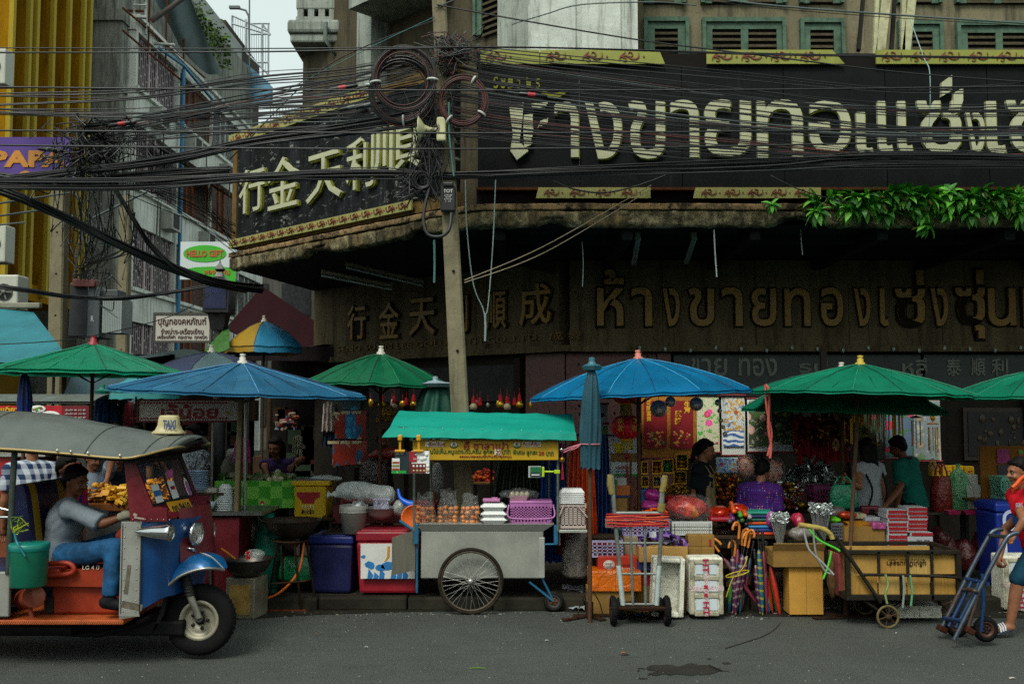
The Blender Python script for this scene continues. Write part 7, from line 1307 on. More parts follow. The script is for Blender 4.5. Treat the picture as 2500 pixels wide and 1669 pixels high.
m=MB();m.bb(a.x+.02,b.x-.02,10.9,11.3,b.z,a.z,0,.02);m.build('tub',M('a08208',.45,0,.12,3,.15,'5a4608'),o);m=MB();m.bb(a.x-.01,b.x+.02,10.88,11.32,a.z+.001,a.z+S(13,10.9),0,.015);m.bb(a.x,b.x,10.93,11.28,a.z+S(13,10.9),a.z+S(16,10.9),1);m.build('lid',[M('a8880a',.45,0,.1,3),M('4a4c4a',.6)],o)
m=MB();p=lambda x,y:P(x,y,10.897);m.prism([(S(x-750,10.9),S(1220-y,10.9))for x,y in((724,1201),(781,1201),(780,1212),(768,1220),(767,1228),(738,1228),(736,1220),(726,1212))],p(750,1220),UX,UZ,.004,0)
for i in range(5):m.ell(p(739+i*6.4,1248),(S(2.6,10.9),.006,S(7,10.9)),8,1+i%3);m.ell(p(739+i*6.4,1236),(S(1.1,10.9),.006,S(5,10.9)),8,4)
m.build('print',[M('7c1418',.5),M('3a120c',.4),M('4a6a3a',.4),M('8a3a0c',.4),WHT],o);slab('dark trestle under the yellow drink cooler',705,815,1264,10.85,.55,.03,WOODD)
lump('crumpled white plastic bag lying on the yellow cooler',755,1160,826,1178,10.95,.22,plastic('8f9690',.9),'plastic_bag','bag',amp=.35)
def mat_poster(c1,c2,c3,seed):
 n=NT('poster');v=n.n('TexVoronoi',{'Vector':n.co(loc=(seed,0,0),scale=(1,1,.6)),'Scale':13.0});f=n.n('SeparateColor',{0:v.outputs['Color']}).outputs[0]
 return n.out(n.ramp(f,[(0,lin(c1)),(.45,mul(lin(c1),.7)),(.62,lin(c2)),(.8,lin(c3))],'CONSTANT'),.4,0,.4)
PR=[mat_poster('7a2418','8a7a5c','2a4a6a',s)for s in(1,5,9)];PBL=mat_poster('1c5a86','2a7aa0','8a8a80',3)
def flat(label,x0,y0,x1,y1,Y,mats,name='poster',cat='poster',group=None,deco=None,th=.004,d2=None,rods=None):
 a,b=P(x0,y0,Y),P(x1,y1,Y);o=thing(name,label,cat,V(((a.x+b.x)/2,Y,b.z)),group);m=MB();m.grid(lambda u,v:V((a.x+(b.x-a.x)*u,Y+.006*sin(v*5+x0),b.z+(a.z-b.z)*v)),6,10,0,True);m.grid(lambda u,v:V((b.x-(b.x-a.x)*u,Y+th+.006*sin(v*5+x0),b.z+(a.z-b.z)*v)),6,10,0,True);m.build('sheet',mats[0],o)
 if deco:m=MB();deco(m,lambda x,y,d=.008:P(x,y,Y-d),lambda n:S(n,Y));m.build('picture',mats[1:],o)
 if rods:m=MB();[m.tube([V((a.x-.015,Y,z)),V((b.x+.015,Y,z))],.011,6)for z in(a.z,b.z)];m.build('rod',rods,o)
 return o
for i,(x0,y0,x1,y1,mt,lb_)in enumerate([(818,1005,842,1070,PR[0],'red-brown film poster, upper left of the pinned sheets'),(843,1002,868,1070,PBL,'blue poster between two red ones, in the upper row of pinned sheets'),(869,1002,894,1072,PR[1],'red-brown film poster, upper right of the pinned sheets'),(812,1075,842,1136,PR[2],'red-brown film poster, lower left of the pinned sheets'),(843,1075,868,1134,PR[0],'red-brown film poster, lower middle of the pinned sheets'),(869,1075,895,1132,PR[1],'red-brown film poster, lower right of the pinned sheets')]):
 flat(lb_,x0,y0,x1,y1,12.0,[mt,M('9a8f70',.5)],group='posters pinned by the dark green parasol',deco=lambda m,p,s,x0=x0,x1=x1,y0=y0:m.bb(p(x0+1,0).x,p(x1-2,0).x,11.99,11.993,p(0,y0+8).z,p(0,y0+1).z,0))
flat('dark teal poster above the pinned red sheets',835,950,880,1000,12.02,[mat_poster('1a3a44','2a6a8a','0f2226',7)]);flat('grey plank panel behind the pinned posters',816,940,898,1140,12.06,[M('4a4a44',.8,0,.2,6)],'panel','panel',th=.03)
drape('hanging white shirt beside the pinned posters',786,818,985,1052,12,M('8a7f78',.8,0,.15,6),3,.02,'cloth','cloth',1.0,None,2);drape('bunched white plastic bags hanging by the woman in dark purple',712,742,1068,1112,11.5,plastic('a09a88',.9),4,.03,'plastic_bag','bag',.8,None,4);drape('dark blue cloth hanging below the white shirt',786,822,1052,1090,12.05,M('141c2c',.8),3,.02,'cloth','cloth',1.0,None,6)
heap('colourful snack packets hanging under the faded blue parasol',672,1008,720,1050,12.2,.1,[M('5a2a1c',.4),M('6a5a4a',.4),M('2a3a4a',.4),M('5a1420',.4)],.035,46,'snack_packets','packets','box',peak=False);lump('clear bag of goods hanging left of the mauve cloth',548,1095,580,1130,11.4,.15,plastic('6a6a62',.8),'plastic_bag','bag',amp=.3)
heap('gold ornaments hanging under the dark green parasol',918,988,975,1030,12.4,.2,[M('8a6a12',.3,.6,.3,14),M('6a4a0c',.35,.5)],.018,120,'gold_ornaments','ornaments',flat=1.2)
def tassel(label,px,y0,y1,Y,body,group='red tassels hanging along the shop front'):
 o=thing('tassel',label,'tassel',P(px,y1,Y),group);m=MB();a,b=P(px,y0,Y),P(px,y1,Y);m.tube([a+UZ*.08,a],.003,4);m.tube([a,a.lerp(b,.25),b],[.012,.02,.03],8);m.build('tassel_thread',M('7a1014',.7,0,.3,20),o)
 if body:m=MB();m.lathe([(.001,0),(.045,.02),(.05,.06),(.02,.1),(.001,.11)],b-UZ*.1,12);m.build('ornament',body,o)
 return o
GLD=M('8a6a1a',.3,.6,.3,14)
for i,px in enumerate((932,962,992,1010,1156,1172,1222,1238,1256,1268)):tassel('red tassel with a gold ornament hanging in the dark shop front beside the pole',px,962+(i%3)*4,978+(i%3)*5,12.6,[GLD,M('7a7058',.5,.1),None][i%3])
heap('red dried goods heaped on a wooden tray behind the cart roof post',1152,1142,1218,1176,11.6,.3,[M('8a140c',.6),M('a8480c',.6),M('5a0c0a',.6)],.03,160,'dried_goods','goods');slab('wooden tray table of red dried goods behind the bun cart',1148,1222,1176,11.55,.45,.03,WOODM)
lump('cloudy plastic bag hanging beside the dark vendor',872,1108,944,1206,11.9,.2,plastic('3a3634',.7),'plastic_bag','bag',amp=.2);lump('small red plastic bag hanging above the white sack',905,1092,990,1122,11.8,.12,plastic('6a1a1c',.9),'plastic_bag','bag',amp=.4);lump('clear plastic bags hanging at the left cart post',1048,1130,1082,1205,10.9,.15,plastic('6a706e',.5),'plastic_bag','bag',amp=.25)
for i in range(16):px=905+i*26;m=MB();y0=958+R(0,8);m.tube([P(px,y0,12.7),P(px,y0+R(8,20),12.7)],.004,4);m.ell(P(px,y0+24,12.7),(R(.02,.05),.02,R(.03,.07)),8,1);m.build('hanging_trinket',[RED,[GLD,M('5a1014',.5),M('6a6a5a',.4,.4)][i%3]],None,'small trinket in the dim row hanging along the shop front','trinket','dim trinkets hanging along the shop front')
slab('dark steel rack carrying the pail and basin beside the bun cart',785,1005,1300,10.25,.5,.02,DARKM,'rack','rack');PAIL=M('7c7c74',.5,0,.12,4,.15)
def pail(label,px,pyt,pyb,wt,wb,Y,mt,rings=2,fill=None,name='bucket',cat='bucket'):
 t,b=P(px,pyt,Y),P(px,pyb,Y);h=t.z-b.z;rt,rb=S(wt,Y)/2,S(wb,Y)/2;o=thing(name,label,cat,b);m=MB();m.lathe([(.001,0),(rb,0),(rb+(rt-rb)*.72,h*.72),(rt*1.02,h*.74),(rt*1.02,h*.78),(rt*.98,h*.8),(rt*1.03,h*.84),(rt,h*.87),(rt*1.02,h),(rt*.97,h),(rt*.95,h*.9),(.001,h*.86)],b,30);m.build('tub',mt,o)
 if fill:m=MB();m.ell(b+UZ*h*.95+V((rt*.3,0,0)),(rt*.55,rt*.5,rt*.42),16);m.rough(.01,30);m.build('foil_ball',fill,o)
 return o
pail('pale grey plastic pail with a foil-wrapped ball, left of the steel basin',863,1232,1300,68,54,10.3,PAIL,fill=M('8f9492',.35,.5,.4,20))
m=MB();c=P(931,1266,10.35);r=S(41,10.35);m.lathe([(.001,0),(.4*r,0),(.8*r,.05),(r,.115),(r*1.06,.118),(r*.97,.112),(.75*r,.045),(.001,.01)],c,32);m.build('basin',SS2,None,'wide steel basin holding a clear plastic tub','basin')
o=thing('plastic_tub','clear lidded plastic tub standing in the steel basin','tub',P(930,1243,10.35));a,b=P(909,1222,10.3),P(952,1246,10.3);m=MB();m.bb(a.x+.01,b.x-.01,10.3,10.42,b.z,a.z,0,.01);m.build('tub',film('9a9ab0',.6,.2),o);m=MB();m.bb(a.x,b.x,10.29,10.43,a.z,a.z+.025,0,.008);m.build('lid',film('9a9ab0',.7,.2),o)
o=thing('sack','long white plastic sack of cups printed with red lettering','sack',P(895,1228,10.75));a,b=P(832,1206,10.75),P(952,1212,10.75);r=S(25,10.75);m=MB()
m.tube(cr([a+V((-.14,0,-.0)),a+V((-.1,0,0)),a+V((-.04,0,0)),a+V((.04,0,.03)),a.lerp(b,.4)+UZ*.03,a.lerp(b,.8)+UZ*.01,b,b+V((.05,0,-.02))],5),[interp([.05,.012,.045,r*.9,r*1.08,r,r*.9,r*.3],i/35)for i in range(36)],20);m.rough(.012,9,3);m.build('sack_skin',plastic('9aa09c',.97,.35),o)
m=MB();m.text('JT-45   JT-45',P(880,1222,10.6),UX,UZ,box=(.42,.05),depth=.004,bold=.02);m.build('print',RED,o);slab('maroon covered table behind the white sack',812,1062,1232,10.9,.6,.2,M('4a1216',.6,0,.25,3))
lump('clear bundle of plastic cups next to the orange colander',956,1222,996,1262,10.2,.2,plastic('7f8682',.85),'plastic_bundle','bundle',amp=.2)
m=MB();m.tube(cr([P(972,1193,10.15),P(978,1215,10.12),P(996,1228,10.1),P(1012,1232,10.1)],6),[interp([.012,.02,.035,.05],i/18)for i in range(19)],10);m.build('ladle',M('0f4aa8',.4,0,.1,6),None,'bright blue plastic scoop sticking up beside the cart','scoop')
m=MB();c=P(1010,1262,10.02);m.lathe([(.001,-.06),(.06,-.055),(.1,-.03),(.118,.0),(.125,.012),(.112,.0),(.09,-.025),(.001,-.045)],c,28,0,Rx(1.3)@Rz(.2));m.build('colander',M('a8480c',.5,0,.25,26),None,'orange plastic colander leaning against the cart post','colander')
def coolbox(label,x0,y0,x1,y1,Y,d,bm_,lm,lidpx=16,deco=None,dm=None,rot=0,z0=None):
 a,b=P(x0,y0,Y),P(x1,y1,Y);z0=b.z if z0 is None else z0;o=thing('cool_box',label,'cool box',V(((a.x+b.x)/2,Y+d/2,z0)));w=b.x-a.x;c=V(((a.x+b.x)/2,Y+d/2,0));hl=S(lidpx,Y);R3=Rz(rot)
 vs=MB();vs.box((0,0,(z0+a.z-hl)/2),(w,d,a.z-hl-z0),None,0,.03)
 for v in vs.v:k=.88+.1*(v.z-z0)/(a.z-hl-z0);v.x*=k;v.y*=k;q=R3@v;v.x,v.y,v.z=q.x+c.x,q.y+c.y,q.z
 vs.build('tub',bm_,o);m=MB();m.box(c+UZ*(a.z-hl/2),(w,d,hl*.98),R3,0,.022);m.box(c+UZ*a.z,(w*.86,d*.8,.016),R3,0,.007);m.build('lid',lm,o)
 if deco:m=MB();deco(m,lambda x,y,dd=.0:P(x,y,Y-dd),lambda n:S(n,Y));m.build('label_sheet',dm,o)
 return o
coolbox('dark blue cool box with a scuffed blue lid',756,1308,868,1412,10.2,.5,M('10133a',.5,0,.3,5,.3,'0a0a1a'),M('18235e',.45,0,.3,6,.3,'5a6070'),20,rot=-.1,z0=.13)
def peeled(m,p,s):
 q=lambda x,y:(s(x-940),s(1360-y));Y=10.033;O=P(940,1360,Y)
 m.prism([q(881,1327),q(1012,1327),q(1012,1410),q(882,1410)],O,UX,UZ,.003,0)
 for k in range(9):x=884+k*14;m.prism([q(x,1410),q(x+12,1410),q(x+14,1398+(k%3)*3),q(x+3,1394-(k%2)*8)],O-V((0,.003,0)),UX,UZ,.002,1 if k%4 else 0)
 for x,y,r in((905,1378,14),(930,1384,12),(950,1378,18),(888,1358,6)):m.prism([(q(x,y)[0]+s(r)*cos(a)*R(.6,1.2),q(x,y)[1]+s(r*.7)*sin(a)*R(.6,1.2))for a in[i*.7 for i in range(9)]],O-V((0,.005,0)),UX,UZ,.002,1)
 m.prism([q(946,1333),q(952,1333),q(951,1358),q(945,1366),q(938,1370),q(945,1358)],O-V((0,.005,0)),UX,UZ,.002,2)
coolbox('white cool box with a red lid and peeling blue and white labels',868,1296,1026,1420,10.06,.55,M('7a1420',.5,0,.2,5,.2),M('6a0e1c',.45,0,.2,5,.25),26,peeled,[M('a4a6a2',.6,0,.1,6,.2),M('1a5a8c',.6,0,.2,9),M('a0700c',.6)],z0=.15)
m=MB();c=P(632,1480,10.05);c.z=.12;c.y=10.35;r=S(32,10.3);m.lathe([(r*.8,0),(r*.8,.05),(r,.06),(r,.52),(r*.9,.6),(r*.5,.66),(r*.5,.68)],c,28);m.lathe([(r*.62,.62),(r*.62,.8),(r*.6,.8),(r*.6,.62)],c,24,0,None,True,(1,1,1),.6,5.7);m.tube([c+UZ*.66,c+UZ*.76],.03,10,1);m.text('141',c+V((-.04,-r*.62-.004,.73)),UX,UZ,size=.05,depth=.002,mat=1);m.build('gas_cylinder',[M('0a5a48',.45,.1,.2,5,.3,'08281f'),M('2a2a26',.5)],None,'green gas cylinder standing behind the tin box','gas cylinder')
def wok(label,px,pyt,pyb,w,Y,mt,earmat,name='wok',ears=True):
 t,b=P(px,pyt,Y),P(px,pyb,Y);h=t.z-b.z;r=S(w,Y)/2;o=thing(name,label,'wok',b);m=MB();m.lathe([(.001,0),(.3*r,.03*h),(.55*r,.2*h),(.78*r,.5*h),(.93*r,.82*h),(r,h),(r*1.01,h*1.01),(r*.97,h),(.9*r,.84*h),(.74*r,.53*h),(.5*r,.24*h),(.001,.06*h)],b,40);m.build('pan',mt,o)
 if ears:
  for q in(-1,1):m=MB();m.tube(cr([b+V((q*r*.94,-.06,h*.96)),b+V((q*r*1.08,-.04,h*1.2)),b+V((q*r*1.1,.04,h*1.2)),b+V((q*r*.94,.06,h*.96))],5),.007,6);m.build('handle',earmat,o)
 return o
wok('large blackened wok on a tall rusty stand',711,1268,1312,146,9.95,M('2b2620',.5,.5,.45,7,.5,'3a2410'),DARKM);wok('shiny grey wok standing on the tin box',603,1362,1410,124,9.75,M('4c4a46',.28,.8,.25,4),STEEL,ears=False)
o=thing('wok_stand','tall rusty iron stand under the large blackened wok','stand',G(711,1490));m=MB();rt=P(711,1318,9.95);m.tube([rt+V((cos(i*pi/10)*.17,sin(i*pi/10)*.17,0))for i in range(20)],.012,6,0,True,False,True);m.build('ring',RUSTY,o)
for(x0,y0,Y0),(x1,y1)in(((678,1318,9.82),(654,1486)),((718,1320,9.8),(735,1490)),((690,1316,10.05),(690,1468)),((748,1318,10.05),(768,1474))):m=MB();m.tube([P(x0,y0,Y0),G(x1,y1)if y1>1480 else V((P(x1,y1,10.1).x,10.1,.12))],.014,4);m.build('leg',RUSTY,o)
m=MB();m.tube([P(662,1424,9.75),P(746,1418,9.85)],.01,5);m.tube([P(745,1418,9.85),P(760,1414,10.08)],.01,5);m.tube([P(685,1426,10.05),P(760,1414,10.08)],.01,5);m.box((G(648,1488)+G(745,1492))/2+UZ*.006,(.42,.07,.01),None,1);m.lathe([(.05,0),(.1,.04),(.02,-.06),(.001,-.07)],rt-UZ*.05,14);m.build('crossbar',[RUSTY,M('5a2a10',.9,.2,.4,9)],o)
o=thing('tin_box','dented square oil tin under the shiny grey wok','tin',G(595,1502));a,b=P(568,1412,9.6),P(632,1500,9.6);m=MB();m.box(((a.x+b.x)/2-.03,9.76,(a.z)/2),(b.x-a.x+.04,.3,a.z),Rz(-.2),0,.008);m.build('can',M('6f6c5c',.45,.5,.35,7,.4,'4a3c22'),o)
m=MB();c=V(((a.x+b.x)/2-.03,9.76,a.z/2));RR=Rz(-.2);m.box(c+RR@V((0,-.153,-.01)),(b.x-a.x-.04,.004,a.z*.74),RR,0);m.build('label_sheet',M('7a6230',.7,0,.45,8,.5,'5a5a4a'),o)
m=MB();m.tube([P(540,1338,9.7),P(575,1364,9.7)],.012,8);m.build('ladle',M('7a4a14',.7),None,'wooden ladle handle resting on the rim of the shiny wok','ladle');m=MB();m.ell(P(622,1352,9.74),(.1,.09,.05),16,0);m.tube([P(607,1345,9.68),P(606,1364,9.68)],.02,8,1);m.build('strainer',[film('a8aca8',.4,.2),M('a81414',.4)],None,'wire strainer with a red handle lying in the shiny wok','strainer')
carrier('crumpled green plastic bag under the blackened wok',V((P(722,1400,10.25).x,10.25,.25)),.34,.2,.3,plastic('0a5a34',.9),False);cable([(568,1462,10.1),(640,1462,9.95),(690,1440,9.9),(730,1390,9.9),(742,1320,9.95)],6,M('a0501c',.5,0,.15,6),'orange gas hose curling from the cylinder to the stand',None,10,0,'gas_hose',7)
carrier('dusty grey bundle beside the slanting pole',V((P(610,1300,10.5).x,10.5,.55)),.3,.25,.35,plastic('5a5448',.95),True,lumps=.05);slab('rough wooden bench under the bundles by the slanting pole',585,700,1322,10.3,.5,.03,WOODD,'bench','bench')
heap('dark sacks and odds and ends piled behind the checked table',560,1240,830,1330,11.2,.7,[M('2a241c',.9),M('3a3428',.9),M('1c1a18',.9),M('4a2a20',.9)],.12,70,'stored_goods','stored goods','ell',peak=False)
GAIN=1.0
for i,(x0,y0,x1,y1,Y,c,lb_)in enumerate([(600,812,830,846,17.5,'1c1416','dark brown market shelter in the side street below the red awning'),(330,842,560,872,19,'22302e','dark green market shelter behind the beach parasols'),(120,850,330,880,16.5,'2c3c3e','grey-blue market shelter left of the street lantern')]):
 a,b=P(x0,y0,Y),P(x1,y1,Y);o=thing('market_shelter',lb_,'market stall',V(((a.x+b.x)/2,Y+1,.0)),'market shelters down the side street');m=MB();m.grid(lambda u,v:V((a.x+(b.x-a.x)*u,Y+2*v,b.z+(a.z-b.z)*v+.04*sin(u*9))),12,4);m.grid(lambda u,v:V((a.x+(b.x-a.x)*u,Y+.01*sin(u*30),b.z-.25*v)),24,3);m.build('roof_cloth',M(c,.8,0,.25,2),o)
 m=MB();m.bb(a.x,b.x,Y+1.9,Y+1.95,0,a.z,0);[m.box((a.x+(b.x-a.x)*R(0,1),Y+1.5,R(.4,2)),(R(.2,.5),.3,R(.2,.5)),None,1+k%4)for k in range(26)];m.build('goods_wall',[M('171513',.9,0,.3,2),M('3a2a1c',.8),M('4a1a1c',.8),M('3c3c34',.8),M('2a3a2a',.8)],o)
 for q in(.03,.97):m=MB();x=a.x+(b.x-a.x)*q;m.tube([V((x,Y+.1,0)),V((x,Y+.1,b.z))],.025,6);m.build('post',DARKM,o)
GAIN=2.0
slab('long low display table of the decoration stall',1440,2065,1308,10.12,.55,.03,WOODD);slab('rear display shelf of the decoration stall',1560,2080,1246,11.35,.5,.03,WOODD,'shelf','shelf')
m=MB();m.tube([P(1480,962,12.0),P(2310,975,12.0)],.012,6)
for px in(1562,2015):m.box(P(px,1120,12.05)+V((0,0,0)),(.07,.06,2.6),None,0)
m.build('display_rack',M('0f0d0c',.8),None,'dark posts and rail from which the scrolls hang','rack')
def mat_art(bg,leaf=None,bl=('a8486a','8a1c24'),scale=5.,lt=.56,seed=0.,bt=.3,extra=None):
 n=NT('scroll_art');vec=n.co(loc=(seed,0,seed));c=n.mix(n.noise(2,3,.6,vec),lin(bg),mul(lin(bg),.75))
 if leaf:c=n.mix(n.ramp(n.noise(scale*2.2,5,.7,vec,.6),[(lt,BW0),(lt+.04,BW1)]),c,n.mix(n.noise(30,3),lin(leaf),mul(lin(leaf),1.9)))
 if extra:c=n.mix(n.ramp(n.noise(scale*1.5,5,.7,n.co(loc=(seed+7,3,0)),.9),[(.56,BW0),(.6,BW1)]),c,lin(extra))
 v=n.n('TexVoronoi',{'Vector':vec,'Scale':scale});pick_=n.ramp(n.n('SeparateColor',{0:v.outputs['Color']}).outputs[0],[(0,lin(bl[0])),(.5,lin(bl[1]))],'CONSTANT')
 pet=n.math('ADD',v.outputs['Distance'],n.math('MULTIPLY',n.math('SUBTRACT',n.noise(26,3,.6,vec),.5),.22));c=n.mix(n.math('LESS_THAN',pet,bt),c,n.mix(n.ramp(pet,[(0,BW1),(bt,BW0)]),pick_,mul(pick_c(bl[0]),1.5)));return n.out(c,.5,0,.3)
def pick_c(c):return lin(c)
def mat_wave(top,sea):
 n=NT('sea_art');w=n.n('TexWave',{'Vector':n.co(),'Scale':5.5,'Distortion':9.0,'Detail':3.0},bands_direction='Z');return n.out(n.ramp(w.outputs['Fac'],[(.3,lin('2a4a7a')),(.5,lin('8a929a')),(.8,lin('a8aca8'))]),.5,0,.3)
WB=M('9a9c98',.55,0,.06,5);CRB=M('a89c7c',.55,0,.08,5)
def scroll(label,x0,y0,x1,y1,Y,border,art,ins=(4,6,4,20),art2=None,group='painted scrolls hanging behind the stall'):
 def deco(m,p,s):
  m.add([p(x0+ins[0],y1-ins[3],.014),p(x1-ins[2],y1-ins[3],.014),p(x1-ins[2],y0+ins[1],.014),p(x0+ins[0],y0+ins[1],.014)],[(0,1,2,3)],0)
  if art2:m.add([p(x0+ins[0],y1-ins[3],.017),p(x1-ins[2],y1-ins[3],.017),p(x1-ins[2],y1-art2[1],.017),p(x0+ins[0],y1-art2[1],.017)],[(0,1,2,3)],1)
 return flat(label,x0,y0,x1,y1,Y,[border,art]+([art2[0]]if art2 else[]),'hanging_scroll','scroll',group,deco,rods=M('5a1c1c',.5))
REDV=M('5c0a10',.55,0,.15,5);GOLDB=M('7a4c0e',.55,0,.45,30);GLT=M('a87c1c',.45,.1,.15,9)
def banner(m,p,s):
 for x0,x1 in((1572,1628),(1637,1692)):
  m.prism([(p(x,y).x-p(1630,0).x,p(0,y).z-p(0,1040).z)for x,y in((x0+3,1094),(x0,1088),(x0,984),(x0+3,978),(x1-3,978),(x1,984),(x1,1088),(x1-3,1094))][::-1],V((p(1630,0).x,11.99,p(0,1040).z)),UX,UZ,.004,0)
 for i,ch in enumerate('花開富貴'):m.text(ch,p(1584,988+i*13,.016),UX,UZ,size=s(13),depth=.003,mat=1,bold=.02)
 for ch,x,y in(('生',1678,990),('意',1678,1003),('興',1656,1012),('隆',1656,1030)):m.text(ch,p(x,y+4,.016),UX,UZ,size=s(17),depth=.003,mat=1,bold=.03)
 for cx,cy in((1602,1068),(1664,1066)):
  for i in range(26):m.ell(p(cx+R(-20,20),cy+R(-16,22),.014),(s(R(2,4.5)),.004,s(R(2,4))),7,random.choice([2,3,4,1,5]))
 m.prism([(s(x),s(y))for x,y in((-8,-6),(8,-6),(10,18),(0,28),(-9,16))],p(1600,1050),UX,UZ,.003,4);m.prism([(s(x),s(y))for x,y in((-14,-6),(16,-8),(8,30),(-2,26))],p(1660,1060),UX,UZ,.003,3)
flat('wide red and gold lucky banner with two panels and gold Chinese characters',1566,962,1700,1118,12.0,[GOLDB,REDV,GLT,M('a0541c',.5),M('2c6a2a',.5),M('8a6a3a',.5),M('a83a3a',.5)],'lucky_banner','banner',None,banner,rods=M('5a1c1c',.5))
scroll('hanging scroll of pink peonies on a pale ground beside the red banner',1700,966,1757,1104,12.0,M('9a9278',.55),mat_art('a09a84','2f6a22',('a83a6a','8a1a1c'),7,.53,2,.28),(3,6,3,22));scroll('hanging scroll of immortals above blue sea waves',1761,964,1820,1111,12.02,WB,mat_art('9aa0a0','7a5a14',('7a3a1c','2c4a7a'),9,.5,4,.26,'3a4a6a'),(5,8,4,22),(mat_wave(0,0),60));scroll('hanging scroll of pale birds among pink flowers',1824,972,1880,1103,12.0,WB,mat_art('3a4030','2a3a1c',('9a7a72','9a5a62'),6,.5,6,.34,'8a8878'),(4,6,4,14));scroll('hanging scroll of a yellow-tailed peacock on dark green',1881,980,1939,1103,11.98,M('7a7c84',.6),mat_art('14261a','4a5a14',('7a6a10','5a2a4a'),7,.56,8,.22,'7a7a6a'),(4,8,3,18))
scroll('hanging scroll of red peonies over blue water behind the wind chimes',2160,985,2232,1118,12.1,M('3c4a54',.6),mat_art('46566a','1f4a1c',('8a1a34','8a3a5a'),5,.52,10,.34),(2,4,2,6));scroll('long scroll of a misty landscape at the right end of the row',2230,975,2298,1125,12.0,M('7c7468',.6),mat_art('5c6468','3a4a34',('6a5a4a','4a4a44'),4,.55,12,.22,'7a7a72'),(1,4,4,4));scroll('dim scroll of flowers between the peacock and the wind chimes',2075,985,2158,1125,12.12,M('2a2a24',.7),mat_art('24281c','1c3414',('4a1a20','4a4a3a'),5,.55,14,.26),(2,4,2,6))
scroll('narrow landscape scroll left of the portrait calendar',1464,1034,1485,1245,11.6,M('8a8a84',.6),mat_art('4c5a3a','24401c',('7a3a1c','6a7a6a'),6,.5,16,.2),(2,3,2,6));scroll('small ink scroll of a dark bird at the parasol edge',1462,985,1484,1032,11.65,M('9a9a90',.6),mat_art('8a8a80',None,('1c1c1c','2a2a2a'),7,.5,18,.22),(2,3,2,4))
def king(m,p,s):
 for(x,y,rx,ry,k)in((1518,1074,3.5,4.5,1),(1518,1070,3.8,3,2),(1512,1094,12,14,3),(1500,1085,4,8,3),(1496,1073,2.4,3,1),(1518,1085,2,5,4)):m.ell(p(x,y,.012+.002*k),(s(rx),.003,s(ry)),14,k)
 m.bb(p(1484,0).x,p(1554,0).x,11.588,11.592,p(0,1126).z,p(0,1106).z,5);m.text('ทรงพระเจริญ',p(1522,1106,.02),UX,V((.0,0,1)),box=(s(34),s(5)),depth=.003,mat=6);m.bb(p(1484,0).x,p(1554,0).x,11.586,11.591,p(0,1162).z,p(0,1128).z,4)
 m.text('สวัสดีปีใหม่',p(1520,1140,.018),UX,UZ,box=(s(34),s(8)),depth=.003,mat=6);m.text('HAPPY NEW YEAR',p(1520,1150,.018),UX,UZ,box=(s(36),s(5)),depth=.003,mat=0);m.bb(p(1484,0).x,p(1554,0).x,11.583,11.586,p(0,1163).z,p(0,1156).z,7)
flat('wall calendar with a portrait in a yellow jacket and a new year greeting',1483,1055,1555,1164,11.6,[M('8f9698',.5),M('4c6c8a',.5,0,.2,4),M('8a5c3c',.6),M('14100e',.6),M('9a8a1c',.6),M('98a09c',.5),M('6a4a1c',.6,0,.5,20),M('8a1c1c',.5),M('2a6a2a',.5)],'calendar','calendar',None,king)
def lantern(label,px,py,rx,ry,Y):
 c=P(px,py,Y);rx,ry=S(rx,Y),S(ry,Y);o=thing('paper_lantern',label,'lantern',c-UZ*ry*1.8,'red paper lanterns');m=MB();n=24
 m.grid(lambda u,v:c+V((cos(u*2*pi)*rx*sin(pi*(.1+.8*v))**.75*(1+.03*cos(u*n*pi*2)),sin(u*2*pi)*rx*sin(pi*(.1+.8*v))**.75,-ry*cos(pi*(.1+.8*v))*1.0)),n*4,14);m.build('shade',M('b01420',.45,0,.15,6,spec=.4),o)
 m=MB();m.lathe([(rx*.42,ry*.9),(rx*.42,ry*1.08),(rx*.36,ry*1.1)],c,16);m.lathe([(rx*.36,-ry*1.1),(rx*.42,-ry*1.06),(rx*.42,-ry*.9)],c,16)
 for q in(-.9,-.35,.25,.8):m.tube([c+V((sin(q)*rx*sin(pi*(.1+.8*v))**.75*1.03,-cos(q)*rx*sin(pi*(.1+.8*v))**.75*1.03,-ry*cos(pi*(.1+.8*v))))for v in[i/10 for i in range(11)]],.003,4)
 for ch,q,zz in(('恭',-.55,.25),('喜',-.55,-.2),('發',.45,.25),('財',.45,-.2)):m.text(ch,c+V((sin(q)*rx*1.02,-cos(q)*rx*1.03,zz*ry*1.2)),Rz(q)@UX,UZ,size=ry*.5,depth=.003,bold=.02)
 m.build('gold_trim',GLT,o);m=MB()
 for i in range(26):q=i*2*pi/26;m.tube([c+V((cos(q)*rx*.36,sin(q)*rx*.36,-ry*1.05)),c+V((cos(q)*rx*.4,sin(q)*rx*.4,-ry*1.75+R(-.02,.02)))],.007,4)
 m.build('fringe',M('8a7a14',.6),o);m=MB();m.tube([c-UZ*ry,c-UZ*ry*3.2],.006,5);m.ell(c-UZ*ry*2.4,(.03,.02,.03),8);m.tube([c-UZ*ry*3.0,c-UZ*ry*4.0],[.01,.02],6);m.build('tassel',RED,o)
lantern('red paper lantern with gold characters hanging lower, beside the calendar',1530,1042,36,30,11.2);lantern('red paper lantern with its top hidden behind the blue parasol edge',1528,960,34,26,11.5)
MIR_GLINT=M('8f9490',.18,.25,.75,55,spec=.9)  # mirror glints put into the base colour as grey speckle
